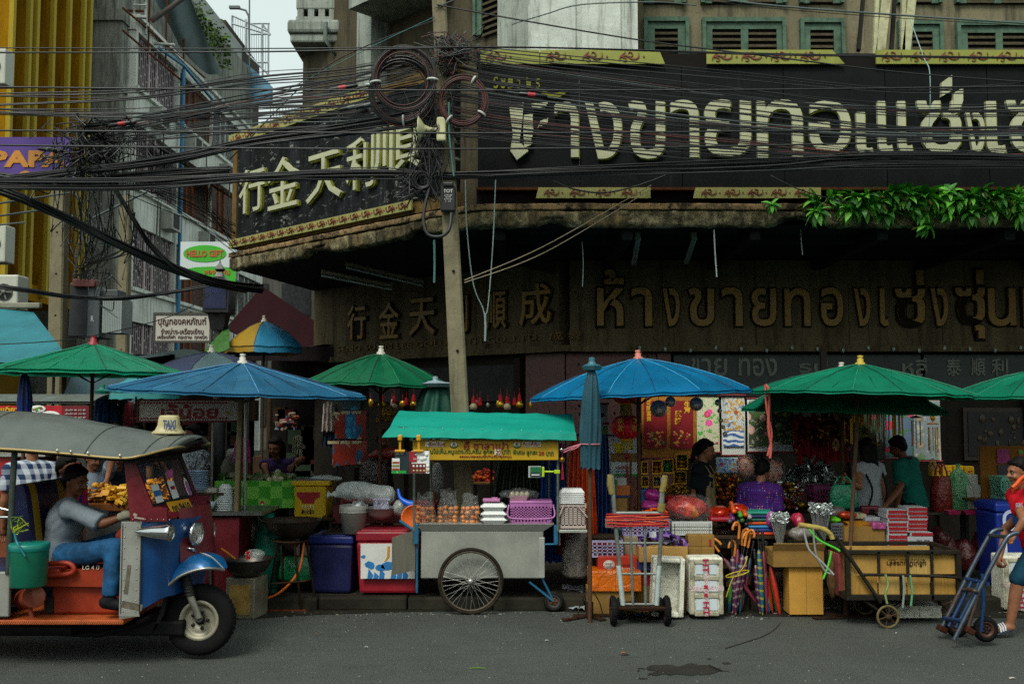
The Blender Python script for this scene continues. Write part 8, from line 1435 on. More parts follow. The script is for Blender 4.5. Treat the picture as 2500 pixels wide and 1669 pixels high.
for i,(px,py,r,lb_)in enumerate([(1608,997,21,'largest mirror ball, in front of the red banner'),(1637,980,13,'mirror ball above and right of the largest one'),(1700,986,17,'mirror ball between the red banner and the peony scroll'),(1753,982,8,'topmost of the string of small mirror balls'),(1757,1002,6,'small mirror ball in the hanging string'),(1760,1026,5.5,'small mirror ball in the hanging string'),(1765,1042,5,'small mirror ball in the hanging string'),(1770,1059,6,'lowest of the string of small mirror balls')]):
 m=MB();m.ell(P(px,py,11.0),S(r,11),24,0,None,False);m.tube([P(px,py-r,11),P(px,955,11)],.003,4,1);m.build('mirror_ball',[MIR_GLINT,DARKM],None,lb_,'mirror ball','mirror balls hanging under the blue parasol')
GILT=M('8a6414',.25,.7,.3,18)
def displaybox(label,x0,y0,x1,y1,Y,backc,figc,group='boxed gilt figures'):
 a,b=P(x0,y0,Y),P(x1,y1,Y);o=thing('figure_box',label,'boxed figure',V(((a.x+b.x)/2,Y,b.z)),group);m=MB();w,h=b.x-a.x,a.z-b.z;d=.12;t=.008
 m.bb(a.x,b.x,Y+d-t,Y+d,b.z,a.z,0);m.bb(a.x,b.x,Y,Y+d-t-.001,b.z,b.z+.02,1);m.bb(a.x,b.x,Y,Y+d-t-.001,a.z-t,a.z,1);m.bb(a.x,a.x+t,Y,Y+d-t-.001,b.z+.021,a.z-t-.001,1);m.bb(b.x-t,b.x,Y,Y+d-t-.001,b.z+.021,a.z-t-.001,1);m.build('case',[backc,GLT],o)
 c=V(((a.x+b.x)/2,Y+.055,b.z+.02));m=MB();m.ell(c+UZ*h*.12,(w*.34,.04,h*.12),12);m.ell(c+UZ*h*.36,(w*.22,.035,h*.2),12);m.ell(c+UZ*h*.62,(w*.12,.03,h*.1),10);[m.ell(c+V((q*w*.25,0,h*.4)),(w*.1,.03,h*.14),8,0,Ry(q*.6))for q in(-1,1)];m.lathe([(w*.1,0),(.004,h*.16)],c+UZ*h*.68,8);m.build('figure',figc,o)
RB,BB,GB_,TB=M('6a1014',.5),M('14468a',.5),M('1a4a2a',.5),M('4a4a3a',.5)
for a in[('gilt figure in a red-backed box, upper left of the shelf',1566,1126,1582,1158,11.5,RB,GILT),('gilt god in a red-backed box, second in the upper row',1592,1124,1616,1158,11.5,RB,M('8a5a14',.4,.3,.4,20)),('box with a green ornament beside the upper red-backed boxes',1617,1120,1645,1156,11.5,TB,M('1a5a24',.5)),('golden tree in a box, top right of the shelf',1651,1108,1680,1146,11.45,GB_,GILT),('gilt figure in a blue-backed box, lower left',1566,1162,1584,1190,11.45,BB,GILT),('silver figure in a blue-backed box, lower row',1594,1162,1614,1190,11.45,BB,M('7a7468',.3,.6,.3,18)),('gilt figure in the green box behind the woman with the apron',1645,1150,1676,1182,11.5,GB_,GILT)]:displaybox(*a)
heap('cluster of small gilt figures on the shelf edge',1622,1178,1680,1205,11.42,.12,[GILT,M('9a7a2a',.3,.7,.3,14)],.022,90,'gilt_figures','figures',flat=1.4);carton('dark red plinth box under the small gilt figures',1622,1204,1682,1245,11.4,.3,M('4a1c0c',.5,0,.3,6));carton('blue and red printed box at the left end of the shelf',1564,1195,1600,1246,11.35,.3,M('1c4a7a',.5,0,.8,9))
flat('flat framed print of figures behind the woman with the apron',1748,1116,1802,1154,11.7,[M('8a9a9a',.5),mat_art('8a9a9c','2a4a7a',('7a2a3a','8a7a3a'),11,.5,22,.26)],'framed_print','print',None,lambda m,p,s:m.add([p(1750,1152,.014),p(1800,1152,.014),p(1800,1118,.014),p(1750,1118,.014)],[(0,1,2,3)]));heap('gold and red trinkets piled between the two women',1742,1155,1812,1232,11.3,.3,[GILT,M('5a0f10',.5),M('7a3a0c',.4,.4),M('2a1410',.6)],.03,210,'trinkets','trinkets',flat=.9,peak=False)
def mask(label,px,py,rpx,Y,yaw):
 c=P(px,py,Y);r=S(rpx,Y);o=thing('mask',label,'mask',c-UZ*r,'big baby-face masks');T=Rz(yaw);q=lambda x,y,z:c+T@V((x*r,y*r,z*r));m=MB();m.ell(c,(r*.82,r*.8,r),24,0);m.ell(q(0,-.78,-.12),r*.12,10,0)
 for s in(-1,1):m.ell(q(s*.45,-.6,-.2),r*.2,10,1);m.ell(q(s*.78,0,-.05),(r*.12,r*.14,r*.2),10,0);m.ell(q(s*.3,-.73,.12),(r*.13,r*.06,r*.11),12,2);m.ell(q(s*.3,-.79,.12),(r*.07,r*.03,r*.08),10,3);m.stroke([(-.14,0),(0,.08),(.15,.02)],[.02,.05,.02],q(s*.3,-.76,.32),T@UX*r,UZ*r,r*.02,3)
 m.ell(q(0,-.72,-.42),(r*.16,r*.06,r*.08),12,4);m.build('face',[M('8f6a5a',.45,0,.1,5),M('8a4a44',.5),M('8a8680',.4),M('12100e',.4),M('6a1014',.4)],o);m=MB();m.ell(q(0,.18,.22),(r*.9,r*.78,r*.86),20,0);[m.ell(q(cos(a)*.66,-.35,.55+.36*sin(a)),r*.16,10,1+k%2)for k,a in enumerate((.2,.9,1.6,2.3,3.0))];m.build('headdress',[M('14120e',.6,0,.4,12),M('8a5a12',.4,.3),M('7a2a3a',.5)],o)
 m=MB();m.grid(lambda u,v:c+V((cos(u*6.283)*r*1.08,sin(u*6.283)*r*1.06,0))*sin(pi*(.04+.9*v))**.6+UZ*r*1.25*-cos(pi*(.04+.9*v))+noise.noise_vector(V((u*9,v*7,px)))*.02,30,14);m.build('wrap',FILM,o)
mask('big baby-face carnival mask in clear wrap, smiling, right of the dotted shirt',1886,1150,28,11.4,-.15);mask('big carnival mask in wrap half hidden behind the woman in the dotted shirt',1822,1140,26,11.6,-.6)
TIN_=M('a4aaa6',.2,.75,.4,30);TIN=[TIN_,M('7a827e',.25,.7,.4,20),M('3c403e',.3,.7)]
heap('pile of crinkled silver tinsel behind the masks',1932,1118,2048,1190,11.6,.35,TIN,.045,420,'tinsel','tinsel','chip',peak=True)
heap('dense hanging mass of red and gold new year ornaments',1944,1008,2070,1118,11.85,.2,[M('5a0a10',.6,0,.3,14),M('4a080c',.7),M('7a5a10',.3,.6),M('2a0c0c',.8)],.03,620,'new_year_ornaments','ornaments','ell',peak=False,flat=1.6)
for i in range(22):px=1950+i*5.6;m=MB();y0=1075+R(-12,18);m.tube([P(px,y0,11.8),P(px+R(-1,1),y0+R(30,62),11.8)],[.01,.022],6);m.build('tassel',M(['5a0a10','6a0c14','48080c'][i%3],.7),None,'dark red tassel at the foot of the hanging ornament mass','tassel','red tassels under the ornament mass')
CHG,CHS=M('8a6412',.3,.7,.2,5),M('8f9290',.25,.8,.15,5)
def chime(label,px,y0,y1,n,Y,mts,w=26):
 o=thing('wind_chime',label,'wind chime',P(px,y1,Y),'wind chimes hanging in front of the scrolls');c=P(px,y0,Y);r=S(w,Y)/2;m=MB();m.lathe([(.001,0),(r,0),(r,.012),(.001,.03)],c,14);m.tube([c,c+UZ*.25],.003,4);m.build('top_disc',WOODM,o)
 for k in range(n):q=k*2*pi/n+px;a=c+V((cos(q)*r*.85,sin(q)*r*.6,-.03));l=(c.z-P(px,y1,Y).z)*R(.72,1);m=MB();m.tube([a,a-UZ*l],.0075,7);m.build('chime_tube',mts[k%len(mts)],o)
for i,(px,y0,y1,n,mt)in enumerate([(2092,1000,1030,6,[CHG]),(2112,990,1034,6,[M('7a4a10',.4,.5)]),(2136,992,1050,7,[CHG,CHS]),(2150,985,1078,6,[CHS]),(2172,990,1068,7,[CHS,CHG]),(2192,1004,1062,7,[CHG]),(2072,1015,1092,3,[CHG]),(2236,1020,1088,6,[CHG,CHS]),(2277,1036,1108,5,[CHG,CHS,CHG])]):
 chime(['wind chime of short gold tubes left of the long-haired woman','wind chime of orange-brown tubes under the parasol','wind chime of gold and silver tubes over the long hair','wind chime of long silver tubes','wind chime mixing silver and gold tubes between the two shoppers','wind chime of gold tubes above the dark-haired man','thin gold chime by the parasol pole','wind chime with a wooden disc in front of the red peonies','wind chime with a carved top in front of the misty landscape scroll'][i],px,y0,y1,n,11.5,mt)
m=MB();c=P(2277,1018,11.5);m.ell(c,(.03,.03,.05),10,0);m.ell(c+UZ*.06,(.02,.02,.035),8,0);m.build('carved_charm',GILT,None,'carved gilt charm hung above the right wind chime','charm')
for px,py in((2112,1057),(2138,1078),(2043,1010),(2040,1085),(2277,1134)):m=MB();m.prism([(.04*cos(a),.075*sin(a))for a in[i*pi/8 for i in range(16)]],P(px,py,11.6),UX,UZ,.012,0);m.text('大',P(px,py+3,11.58),UX,UZ,size=.07,depth=.002,mat=1);m.build('wooden_tag',[M('6a5434',.7),TEXTK],None,'small wooden plaque with a dark character hanging in the stall','plaque','wooden plaques')
basket('plum-coloured wire basket of red goods behind the green carrier bag',1986,1186,2052,1248,11.1,.3,M('4a1838',.5),slots=(9,4));heap('red and gold goods in the plum wire basket',1992,1200,2048,1245,11.15,.2,[M('5a0c10',.6),GILT,M('2a0c0c',.7)],.03,80,'red_goods','goods',flat=1.0,peak=False);heap('silver and red trinkets in front of the woman in the dotted shirt',1892,1170,1962,1245,11.05,.3,[M('5a0c10',.5),TIN_,M('3a1410',.6),M('7a5a12',.3,.6)],.025,230,'trinkets','trinkets',flat=1.0,peak=False)
slab('round-edged dark table with bagged goods at the far right',2258,2412,1252,11.2,.5,.02,M('3a3630',.7));carrier('tall dark red plastic bag on the far right table',P(2300,1251,11.4),.25,.2,.5,plastic('5c160e',.92),False,handles=True);carrier('tall clear green plastic bag tied at the neck on the far right table',P(2342,1250,11.4),.27,.22,.52,plastic('3a6a44',.85))
carton('white foam box standing beside the clear green bag',2360,1184,2396,1242,11.3,.25,M('7c7e78',.7,0,.08,9));carton('smaller white foam box on top of the other by the green bag',2358,1158,2388,1184,11.35,.2,M('84867e',.7,0,.08,9))
for i in range(4):carton('yellow packet with red lettering on the shelf behind the bags',2275+i*27,1136+(i==3)*2,2298+i*27,1162,11.75,.1,M('8a6c0c',.5),'packet','packet','yellow packets on the back shelf',deco=lambda m,p,s,i=i:m.text('ชา',p(2287+i*27,1152),UX,UZ,box=(s(12),s(8)),depth=.003),dm=RED)
for i in range(2):m=MB();p_=P(2325+i*42,1254,11.1);m.lathe([(.001,0),(.8,0),(1,1),(.97,1),(.78,.2),(.001,.2)],p_,4,0,Rz(pi/4),False,(.12,.1,.04));m.build('pink_tray',M('7a1c3c',.5),None,['pink tray on the far right table, under the clear green bag','pink tray at the right end of the far right table'][i],'tray')
def board(m,p,s):
 m.bb(p(2399,0).x,p(2428,0).x,11.29,11.295,p(0,1130).z,p(0,1096).z,0);m.bb(p(2400,0).x,p(2428,0).x,11.288,11.294,p(0,1165).z,p(0,1134).z,1);m.bb(p(2401,0).x,p(2442,0).x,11.288,11.294,p(0,1208).z,p(0,1167).z,2);[m.bb(p(2450,0).x,p(2460,0).x,11.288,11.294,p(0,1108+k*12).z,p(0,1098+k*12).z,3+k%2)for k in range(7)]
flat('brown notice board with posters and stickers behind the walking man',2392,1088,2520,1214,11.3,[M('5c3a10',.7,0,.2,5),M('6a1c4a',.5,0,.5,20),M('2a2430',.5,0,.7,18),M('8a5c0c',.5,0,.5,14),M('3a6a1c',.5),M('8a2a3a',.5)],'notice_board','notice board',None,board,th=.03);basket('mint plastic basket with a handle in front of the notice board',2446,1164,2510,1220,10.9,.3,M('4f7a68',.5,0,.1,5),M('2a6a58',.5),slots=(8,8));slab('dark shelf under the notice board and mint basket',2395,2560,1222,10.85,.6,.02,WOODM,'shelf','shelf')
coolbox('royal blue plastic bin with a white hand-painted letter',2430,1228,2530,1352,10.5,.5,M('0a1c5c',.45,0,.2,4),M('0a1f66',.45,0,.2,4),22,lambda m,p,s:m.stroke([(-.02,-.24),(-.02,0),(-.02,.18),(.07,.22),(.1,.12),(.05,.04),(-.02,.06)],[.03,.035,.035,.03],P(2458,1300,10.5)+V((0,-.006,0)),UX,UZ,.004),M('8a94a8',.6),z0=.13)
for i,(x0,x1,y0,y1)in enumerate([(2300,2352,1310,1400),(2340,2400,1318,1402),(2390,2440,1300,1400),(2290,2330,1290,1350)]):lump('dull red plastic sack in the shadow under the far right table',x0,y0,x1,y1,11.0,.35,plastic('3a1414',.95,.4),'plastic_sack','sack','red sacks under the far right table',.2)
GAIN=1.3
def styro(label,x0,y0,x1,y1,Y,d,open_=False,tilt=0,group=None):
 a,b=P(x0,y0,Y),P(x1,y1,Y);w,h=b.x-a.x,a.z-b.z;c=V(((a.x+b.x)/2,Y+d/2,(a.z+b.z)/2));o=thing('foam_crate',label,'foam crate',V((c.x,c.y,b.z)),group);T=Ry(tilt);FO=STY;m=MB()
 B=lambda x0,x1,y0,y1,z0,z1,mi=0,bv=.006:m.box(c+T@V(((x0+x1)/2,(y0+y1)/2,(z0+z1)/2)),(x1-x0,y1-y0,z1-z0),T,mi,bv);W,H,D=w/2,h/2,d/2
 if open_:
  t=.045;B(-W,W,D-t,D,-H,H);B(-W,-W+t,-D,D-t,-H,H,0,.012);B(W-t,W,-D,D-t,-H,H,0,.012);B(-W+t,W-t,-D,D-t,H-t,H,0,.012);B(-W+t,W-t,-D,D-t,-H,-H+t,0,.012);m.rough(.006,22)
 else:
  B(-W,W,-D+.02,D,-H,H,0,.02)
  for k in range(3):
   for q in(-1,1):z=H*(-.62+.62*k);B(q*W*.36-W*.28,q*W*.36+W*.28,-D+.012,-D+.022,z-H*.2,z+H*.2,2)
  for k in(-1,1):B(k*W*.86-W*.12,k*W*.86+W*.12,-D,-D+.021,-H*.95,H*.95,1,.01)
  for z in(-.32,.3,.86,-.93):B(-W*.72,W*.72,-D+.004,-D+.021,z*H-H*.08,z*H+H*.08,1,.008)
  m.rough(.004,26)
  B(-W*.14,W*.1,-D-.003,-D-.001,-H,H,3,0);B(-W,W,-D-.002,-D+.0005,-H*.14,H*.04,3,0)
  for ch,zz in(('HT',.72),('HT',-.74)):m.text(ch,c+T@V((-.01,-D-.005,zz*H)),T@V((0,0,-1)),T@UX,box=(.13,.06),depth=.002,mat=4,bold=.03)
  for zz in(-.28,.0):m.box(c+T@V((-.01,-D-.005,zz*H)),(.035,.002,.035),T,4)
 m.build('foam',[FO,STYD,M('a0aaae',.7,0,.06,9),film('c8b0b0',.5,.15),M('8a1c34',.5)],o)
def mat_styro():
 n=NT('dirty_foam');a=n.noise(6,6,.75);c=n.ramp(a,[(.3,lin('8a8878')),(.5,lin('b0b0a2')),(.7,lin('c0c0b4'))]);c=n.mix(n.ramp(n.noise(11,6,.8),[(.52,BW0),(.66,(.75,)*3+(1,))]),c,lin('4a4636'));n.bump(n.noise(60,4,.7),.4,.01);return n.out(c,.85,0,.2)
STY=mat_styro();STYD=M('8f8b78',.9,0,.45,12,.5,'3a3628',.5,40)
styro('empty white foam crate standing on end behind the silver hand truck',1592,1362,1672,1506,9.55,.18,True,.05);styro('dirty white foam crate with red lettered tape, standing upright',1684,1361,1768,1503,9.55,.24);styro('dirty white foam crate with tape at the far right behind the walking man',2452,1358,2540,1490,9.9,.3);carton('low white foam crate under the cardboard cart',2190,1478,2300,1508,9.5,.3,STY,'foam_crate','foam crate')
GALV=M('6c726c',.42,.6,.22,14,.25,'5a4a34');o=thing('hand_trolley','galvanised hand trolley with red rope round its top and wrapped grips','hand trolley',G(1560,1515));YT=9.35;T_=lambda x,y,d=0:P(x,y,YT+d)
m=MB();m.tube([T_(1494,1160),T_(1502,1270),T_(1520,1462)],.02,10);m.tube([T_(1618,1165),T_(1616,1270),T_(1604,1462)],.02,10)
for x0,x1 in((1538,1545),(1574,1576)):m.tube([T_(x0,1252),T_(x1,1476)],.014,8)
for y,x0,x1 in((1252,1500,1618),(1325,1505,1613),(1400,1512,1610),(1474,1518,1605)):m.tube([T_(x0,y),T_(x1,y)],.012 if y>1260 else.018,8)
m.build('frame',GALV,o);m=MB();m.tube([T_(1510,1380,-.005),T_(1521,1476,-.005)],.026,6);m.tube([T_(1609,1380,-.005),T_(1603,1476,-.005)],.026,6);m.build('worn_bracket',M('8f9894',.6,.2,.25,14,.3),o)
m=MB();m.tube([T_(1488,1484,-.03),T_(1640,1484,-.03)],.014,8)
for i in range(40):m.tube([T_(1508+i*2.6,1481,-.044),T_(1510+i*2.6,1487,-.044)],.004,4,0)
m.build('axle',RUSTY,o)
for px,d in((1497,0),(1628,0),(1512,.28),(1612,.28)):c=P(px,1484,YT-.02+d);c.z=.135 if not d else.1;wheel(o,c,.135 if not d else.1,.05,.09 if not d else.06,26,[TYRE,M('2a1c18',.7,.3),M('5a2c28',.7)],axis=Ry(pi/2))
m=MB();m.bb(T_(1515,0).x,T_(1608,0).x,YT+.01,YT+.4,.125,.14,0);m.build('base_plate',RUSTY,o);m=MB();GRIP=M('6f6238',.95,0,.3,20,.3,None or '2a2414',.5,50);m.tube([T_(1489,1158),T_(1490,1180),T_(1494,1205)],[.026,.034,.028],10);m.rough(.004,40);m.build('grip',[GRIP,GALV],o);m=MB();m.tube([T_(1624,1160),T_(1621,1180),T_(1616,1200)],[.026,.032,.026],10);m.tube([T_(1616,1200),T_(1612,1245)],.022,8,1);m.tube([T_(1616,1228),T_(1614,1248)],.036,8);m.rough(.004,40);m.build('grip',[GRIP,GALV],o)
m=MB()
for i in range(7):y=1256+i*4.4;m.tube(cr([T_(1491,y+R(-2,2),-.025),T_(1535,y+R(-3,3),-.03),T_(1580,y+R(-3,3),-.03),T_(1622,y+R(-3,3),-.025),T_(1622,y,.03),T_(1491,y,.03)],4,True),.007,6,i%2,True,False,True)
m.tube([T_(1570,1271,-.03),T_(1618,1278,-.03)],.006,5,1);m.build('rope',[M('8a1c24',.7,0,.25,40),M('a84a30',.7,0,.3,50)],o)
carton('brown cardboard box at the bottom, under the orange-wrapped parcel',1436,1440,1545,1498,9.75,.35,CARD2);carton('second brown box at the bottom, behind the hand trolley',1546,1432,1592,1496,9.85,.3,CARD2)
o=carton('orange plastic-wrapped parcel on the bottom cardboard box',1440,1394,1566,1443,9.72,.35,plastic('b0560c',.98,.25),'parcel','parcel');carton('orange-red carton printed with a white round emblem',1460,1358,1556,1396,9.85,.3,M('8a200c',.55,0,.1,5),deco=lambda m,p,s:(m.ell(p(1487,1378),(s(14),.004,s(11)),24,0),m.ell(p(1487,1378,.005),(s(12.5),.004,s(9.6)),24,1),m.ell(p(1487,1378,.008),(s(11.5),.004,s(8.8)),24,0),m.text('HONEY',p(1487,1376,.012),UX,UZ,box=(s(17),s(5)),depth=.002,mat=1),m.text('QUEEN',p(1487,1383,.012),UX,UZ,box=(s(16),s(5)),depth=.002,mat=1),m.text('ส้มเกาหลี',p(1526,1378),UX,UZ,box=(s(28),s(7)),depth=.002,mat=2),m.text('Honey Q',p(1532,1388),UX,UZ,box=(s(34),s(10)),depth=.002,mat=0),m.text('WOON CARTE',p(1485,1393),UX,UZ,box=(s(30),s(3)),depth=.002,mat=2)),dm=[M('a8a294',.6),M('1c2c5a',.6),TEXTK]);carton('dark red carton with white Thai print behind the trolley',1546,1383,1590,1436,9.9,.25,M('7a1018',.5,0,.1,5),deco=lambda m,p,s:(m.text('ส้มเช้ง',p(1557,1394),UX,UZ,box=(s(14),s(9)),depth=.002),m.text('สด',p(1557,1405),UX,UZ,box=(s(12),s(7)),depth=.002)),dm=[WHT])
basket('lilac crate of packets standing on the orange-red carton',1444,1318,1522,1360,9.9,.35,M('7c7894',.5,0,.1,6),slots=(6,4),taper=.95,name='crate',cat='crate');heap('coloured packets filling the lilac crate',1452,1322,1516,1356,9.96,.22,[M('8a5a10',.4),M('7a1c1c',.4),M('8a8a84',.3,.3),M('6a2a3a',.4)],.03,90,'packets','packets','box',peak=False)
carton('open printed carton behind the trolley with its flap raised',1524,1310,1558,1366,10.02,.3,M('7a6a50',.7,0,.4,14));carton('cardboard box with a blue foot carrying the purple packets',1560,1334,1680,1372,9.8,.4,CARD);carton('blue printed carton under the purple-packet box',1556,1372,1600,1392,9.85,.35,M('1c2c5c',.6,0,.15,6));carton('plain cardboard box standing behind the white foam crates',1596,1372,1700,1500,9.95,.3,CARD2);carton('cardboard box with a red stroke beneath the white crate',1680,1306,1745,1334,9.95,.3,CARD2,deco=lambda m,p,s:m.bb(p(1714,0).x,p(1719,0).x,9.944,9.948,p(0,1332).z,p(0,1316).z,0),dm=[RED]);carton('cardboard box between the foam crate and the umbrellas',1680,1336,1745,1372,9.9,.3,CARD2)
heap('glossy purple snack packets heaped on the cardboard box',1562,1300,1680,1336,9.82,.35,[M('3a1c6a',.2,.2,.3,14),M('8a8a90',.2,.5,.3,20),M('2c1410',.3),M('6a4a8a',.25)],.035,130,'snack_packets','packets','chip')
basket('lilac wire crate of red and brown goods behind the trolley',1522,1266,1634,1308,10.1,.35,M('7a7498',.5,0,.1,6),slots=(10,4),taper=.97,name='crate',cat='crate');heap('red and brown goods in the lilac wire crate',1530,1262,1628,1306,10.16,.25,[M('8a0f20',.5),M('5a3a1c',.7),M('a0481c',.6),M('7a1c3a',.4)],.032,120,'goods','goods','ell',peak=False);basket('white plastic crate in the middle of the display table',1642,1272,1738,1306,10.1,.35,M('9a9e9a',.5,0,.06,6),slots=(20,3),taper=.97,name='crate',cat='crate');heap('brown goods inside the white plastic crate',1648,1276,1732,1304,10.15,.25,[M('2c1c1a',.7),M('5a4a3a',.7),M('6a2a2a',.6)],.03,80,'goods','goods','ell',peak=False)
lump('clear bag of red and gold new year goods above the white crate',1636,1216,1732,1272,10.2,.35,mat_poster('8a1408','a8600c','b0380c',41),'bag_of_goods','bag',amp=.25,n=36);m=MB();c=P(1684,1244,10.36);m.grid(lambda u,v:c+V((cos(u*6.283)*.24*sin(pi*v)**.5,sin(u*6.283)*.22*sin(pi*v)**.5,-.15*cos(pi*v)))+noise.noise_vector(V((u*12,v*8,1)))*.03,40,16);m.build('plastic_wrap',film('e0d8d0',.06,.06),None,'crinkled clear wrap round the red and gold goods','wrap')
for i,(x0,x1,y0,y1,lb_)in enumerate([(1735,1790,1236,1270,'shiny red and orange foil parcel, left of the pair'),(1782,1832,1230,1260,'shiny red and orange foil parcel, right of the pair')]):lump(lb_,x0,y0,x1,y1,10.2,.25,M('a02408',.2,.4,.5,9,spec=.8),'foil_parcel','parcel','shiny foil parcels',.15,n=30)
lump('magenta bag of bangles with gold rims, upper of two',1574,1194,1614,1224,10.45,.2,M('8a1c6a',.35,0,.5,26,spec=.6),'bag_of_bangles','bag','magenta bags of bangles',.25);lump('magenta bag of bangles, lower of two',1568,1222,1616,1250,10.42,.22,M('8a2a6a',.35,0,.5,26,spec=.6),'bag_of_bangles','bag','magenta bags of bangles',.25);lump('red cushion-like pack right of the magenta bags',1624,1210,1666,1230,10.5,.2,M('7a0a14',.3,0,.2,6),'red_pack','pack',amp=.1);lump('red packet pile below the red cushion-like pack',1624,1232,1660,1256,10.45,.2,M('6a1420',.35,0,.4,20),'red_pack','pack',amp=.2);slab('small side table under the magenta bags',1560,1690,1258,10.35,.35,.02,WOODD)
heap('orange artificial flowers along the trolley top edge',1570,1240,1632,1256,10.1,.12,[M('a8400c',.7,0,.3,20)],.03,60,'orange_flowers','flowers')
carton('white carton with a green apple picture behind the trolley',1482,1166,1530,1214,10.6,.3,M('8a8a84',.6,0,.06,6),deco=lambda m,p,s:(m.bb(p(1496,0).x,p(1528,0).x,10.59,10.595,p(0,1208).z,p(0,1184).z,2),m.ell(p(1506,1196),(s(9),.006,s(10)),18,0),m.ell(p(1516,1195),(s(9),.006,s(10)),18,0),m.stroke([(-.02,.0),(-.04,.06),(-.08,.08)],[.01,.04,.01],p(1511,1188),UX,UZ,.004,0),m.bb(p(1482,0).x,p(1530,0).x,10.59,10.597,p(0,1214).z,p(0,1209).z,1)),dm=[M('1a5a1c',.5),M('14204a',.5),M('8a4a14',.6)])
carton('brown carton marked with a green code under the apple carton',1476,1216,1532,1248,10.55,.35,CARD2,deco=lambda m,p,s:m.text('A2',p(1489,1236),UX,UZ,box=(s(14),s(11)),depth=.002),dm=[M('1a3a14',.7)]);carton('second brown carton under the coded one',1474,1250,1530,1272,10.52,.35,CARD2,deco=lambda m,p,s:m.text('T',p(1486,1262),UX,UZ,box=(s(8),s(11)),depth=.002),dm=[TEXTK]);carton('pale slotted plastic crate low behind the trolley',1478,1266,1500,1288,10.3,.2,M('8a908a',.5));slab('dark trestle under the apple carton',1455,1550,1274,10.45,.5,.02,WOODD);lump('clear teal bag of bottles behind the trolley',1500,1276,1526,1310,10.2,.2,plastic('1a3a4a',.9),'plastic_bag','bag',amp=.2);pole('brown bamboo cane leaning beside the dark frame post',[P(1540,1120,11.3),P(1538,1250,11.3),V((P(1537,1300,11.3).x,11.3,.12))],.012,M('6a3a1c',.6),None);pole('short orange cane beside the dark frame post',[P(1555,1196,11.3),P(1552,1250,11.3),V((P(1550,1300,11.3).x,11.3,.12))],.01,M('8a4a10',.6),None)
for i in range(9):m=MB();p_=P(1780+R(-4,4),1304-i*3.6,10.2);m.grid(lambda u,v:p_+V(((u-.5)*.38+.01*i%2,v*.25,.012*sin(u*5+i)+.006*sin(v*9))),12,5);m.build('cellophane_pack',[film('7a6a66',.8,.1),M('5a2a28',.3),M('3a3a3c',.2,.4)][i%3],None,'flat cellophane pack in the stack beside the white crate','pack','stack of cellophane packs')
m=MB();m.bb(P(1718,0,10.12).x,P(1776,0,10.12).x,10.12,10.3,P(0,1274,10.12).z,P(0,1262,10.12).z,0,.02);m.build('red_bundle',M('7a1420',.35,0,.3,20,stretch=(1,1,6)),None,'bundle of red cellophane sheets beside the white crate','bundle')
RCOL=['b0440c','2a7a24','a8400c','7a7a7a','5a2a5a','1c1c1c','2a4a24','14141a','a04814','3a3a44']
for i,(px,py)in enumerate([(1792,1248),(1808,1258),(1820,1256),(1830,1262),(1789,1266),(1802,1274),(1812,1270),(1822,1280),(1796,1280),(1782,1272)]):m=MB();a=P(px,py,10.1);m.tube([a,a+V((.05,.35,.05))],.025,10);m.ell(a,(.024,.02,.024),10);m.build('rolled_paper',M(RCOL[i],.35,0,.2,20),None,['orange-ended roll, topmost in the stack of rolls','orange-ended roll in the stack of rolls','green-ended roll at the top right of the stack','purple-ended roll at the right of the stack','grey-ended roll at the left of the stack','black roll in the middle of the stack','dark green roll in the middle of the stack','black roll at the foot of the stack','orange-brown roll at the foot of the stack','dark grey roll at the left foot of the stack'][i],'roll','rolls of gift paper')
for i,c in enumerate(['a83410','1c2c6a','2a6a9a','a03a10','15493f','14204a','0a6a58']):m=MB();p_=P(1855,1306-i*8.4,10.15);m.box(p_+V((R(-.01,.01),.12,.016)),(.3,.26,.03),Rz(R(-.06,.06)),0,.014);m.build('folded_cloth',M(c,.55,0,.25,8),None,['folded orange cloth at the bottom of the pile','folded dark blue cloth second from the bottom','folded light blue cloth in the pile','folded orange cloth in the upper half of the pile','folded dark teal cloth in the pile','folded navy cloth near the top of the pile','folded bright teal cloth on top of the pile'][i],'folded cloth','pile of folded cloths')
lump('pink and lime wrapped toy on the pile of cloths',1874,1248,1896,1290,10.1,.1,M('8a3a7a',.3,0,.9,22),'wrapped_toy','toy',amp=.3)
def stems(label,px,py0,py1,w,Y,n,mt,topmt):
 a=P(px,py1,Y);h=P(px,py0,Y).z-a.z;o=thing('silver_bouquet',label,'bouquet',a,'silver foil bouquets');m=MB();m2=MB();r=S(w,Y)/2
 for i in range(n):q=R(0,6.28);k=R(.1,1)**.5;t=a+V((cos(q)*r*k,sin(q)*r*k,h*R(.72,.95)));m.tube([a+V((cos(q)*r*k*.35,sin(q)*r*k*.35,0)),t],.004,4);[m2.grid(lambda u,v,d=V((R(-1,1),R(-1,1),R(-.4,1))):t+Matrix.Rotation(d.x*3,3,'X')@Matrix.Rotation(d.y*3,3,'Z')@V(((u-.5)*.04,(v-.5)*.03,.01*sin(u*6))),2,2)for _ in range(7)]
 m.build('stems',mt,o);m2.build('foil_flowers',topmt,o)
stems('bunch of silver foil stems wrapped in clear film, left of the pink crumpled bag',1904,1250,1326,44,10.0,46,CHS,TIN_);stems('taller bunch of silver foil stems right of the pink crumpled bag',2004,1224,1326,52,10.05,60,CHS,TIN_)
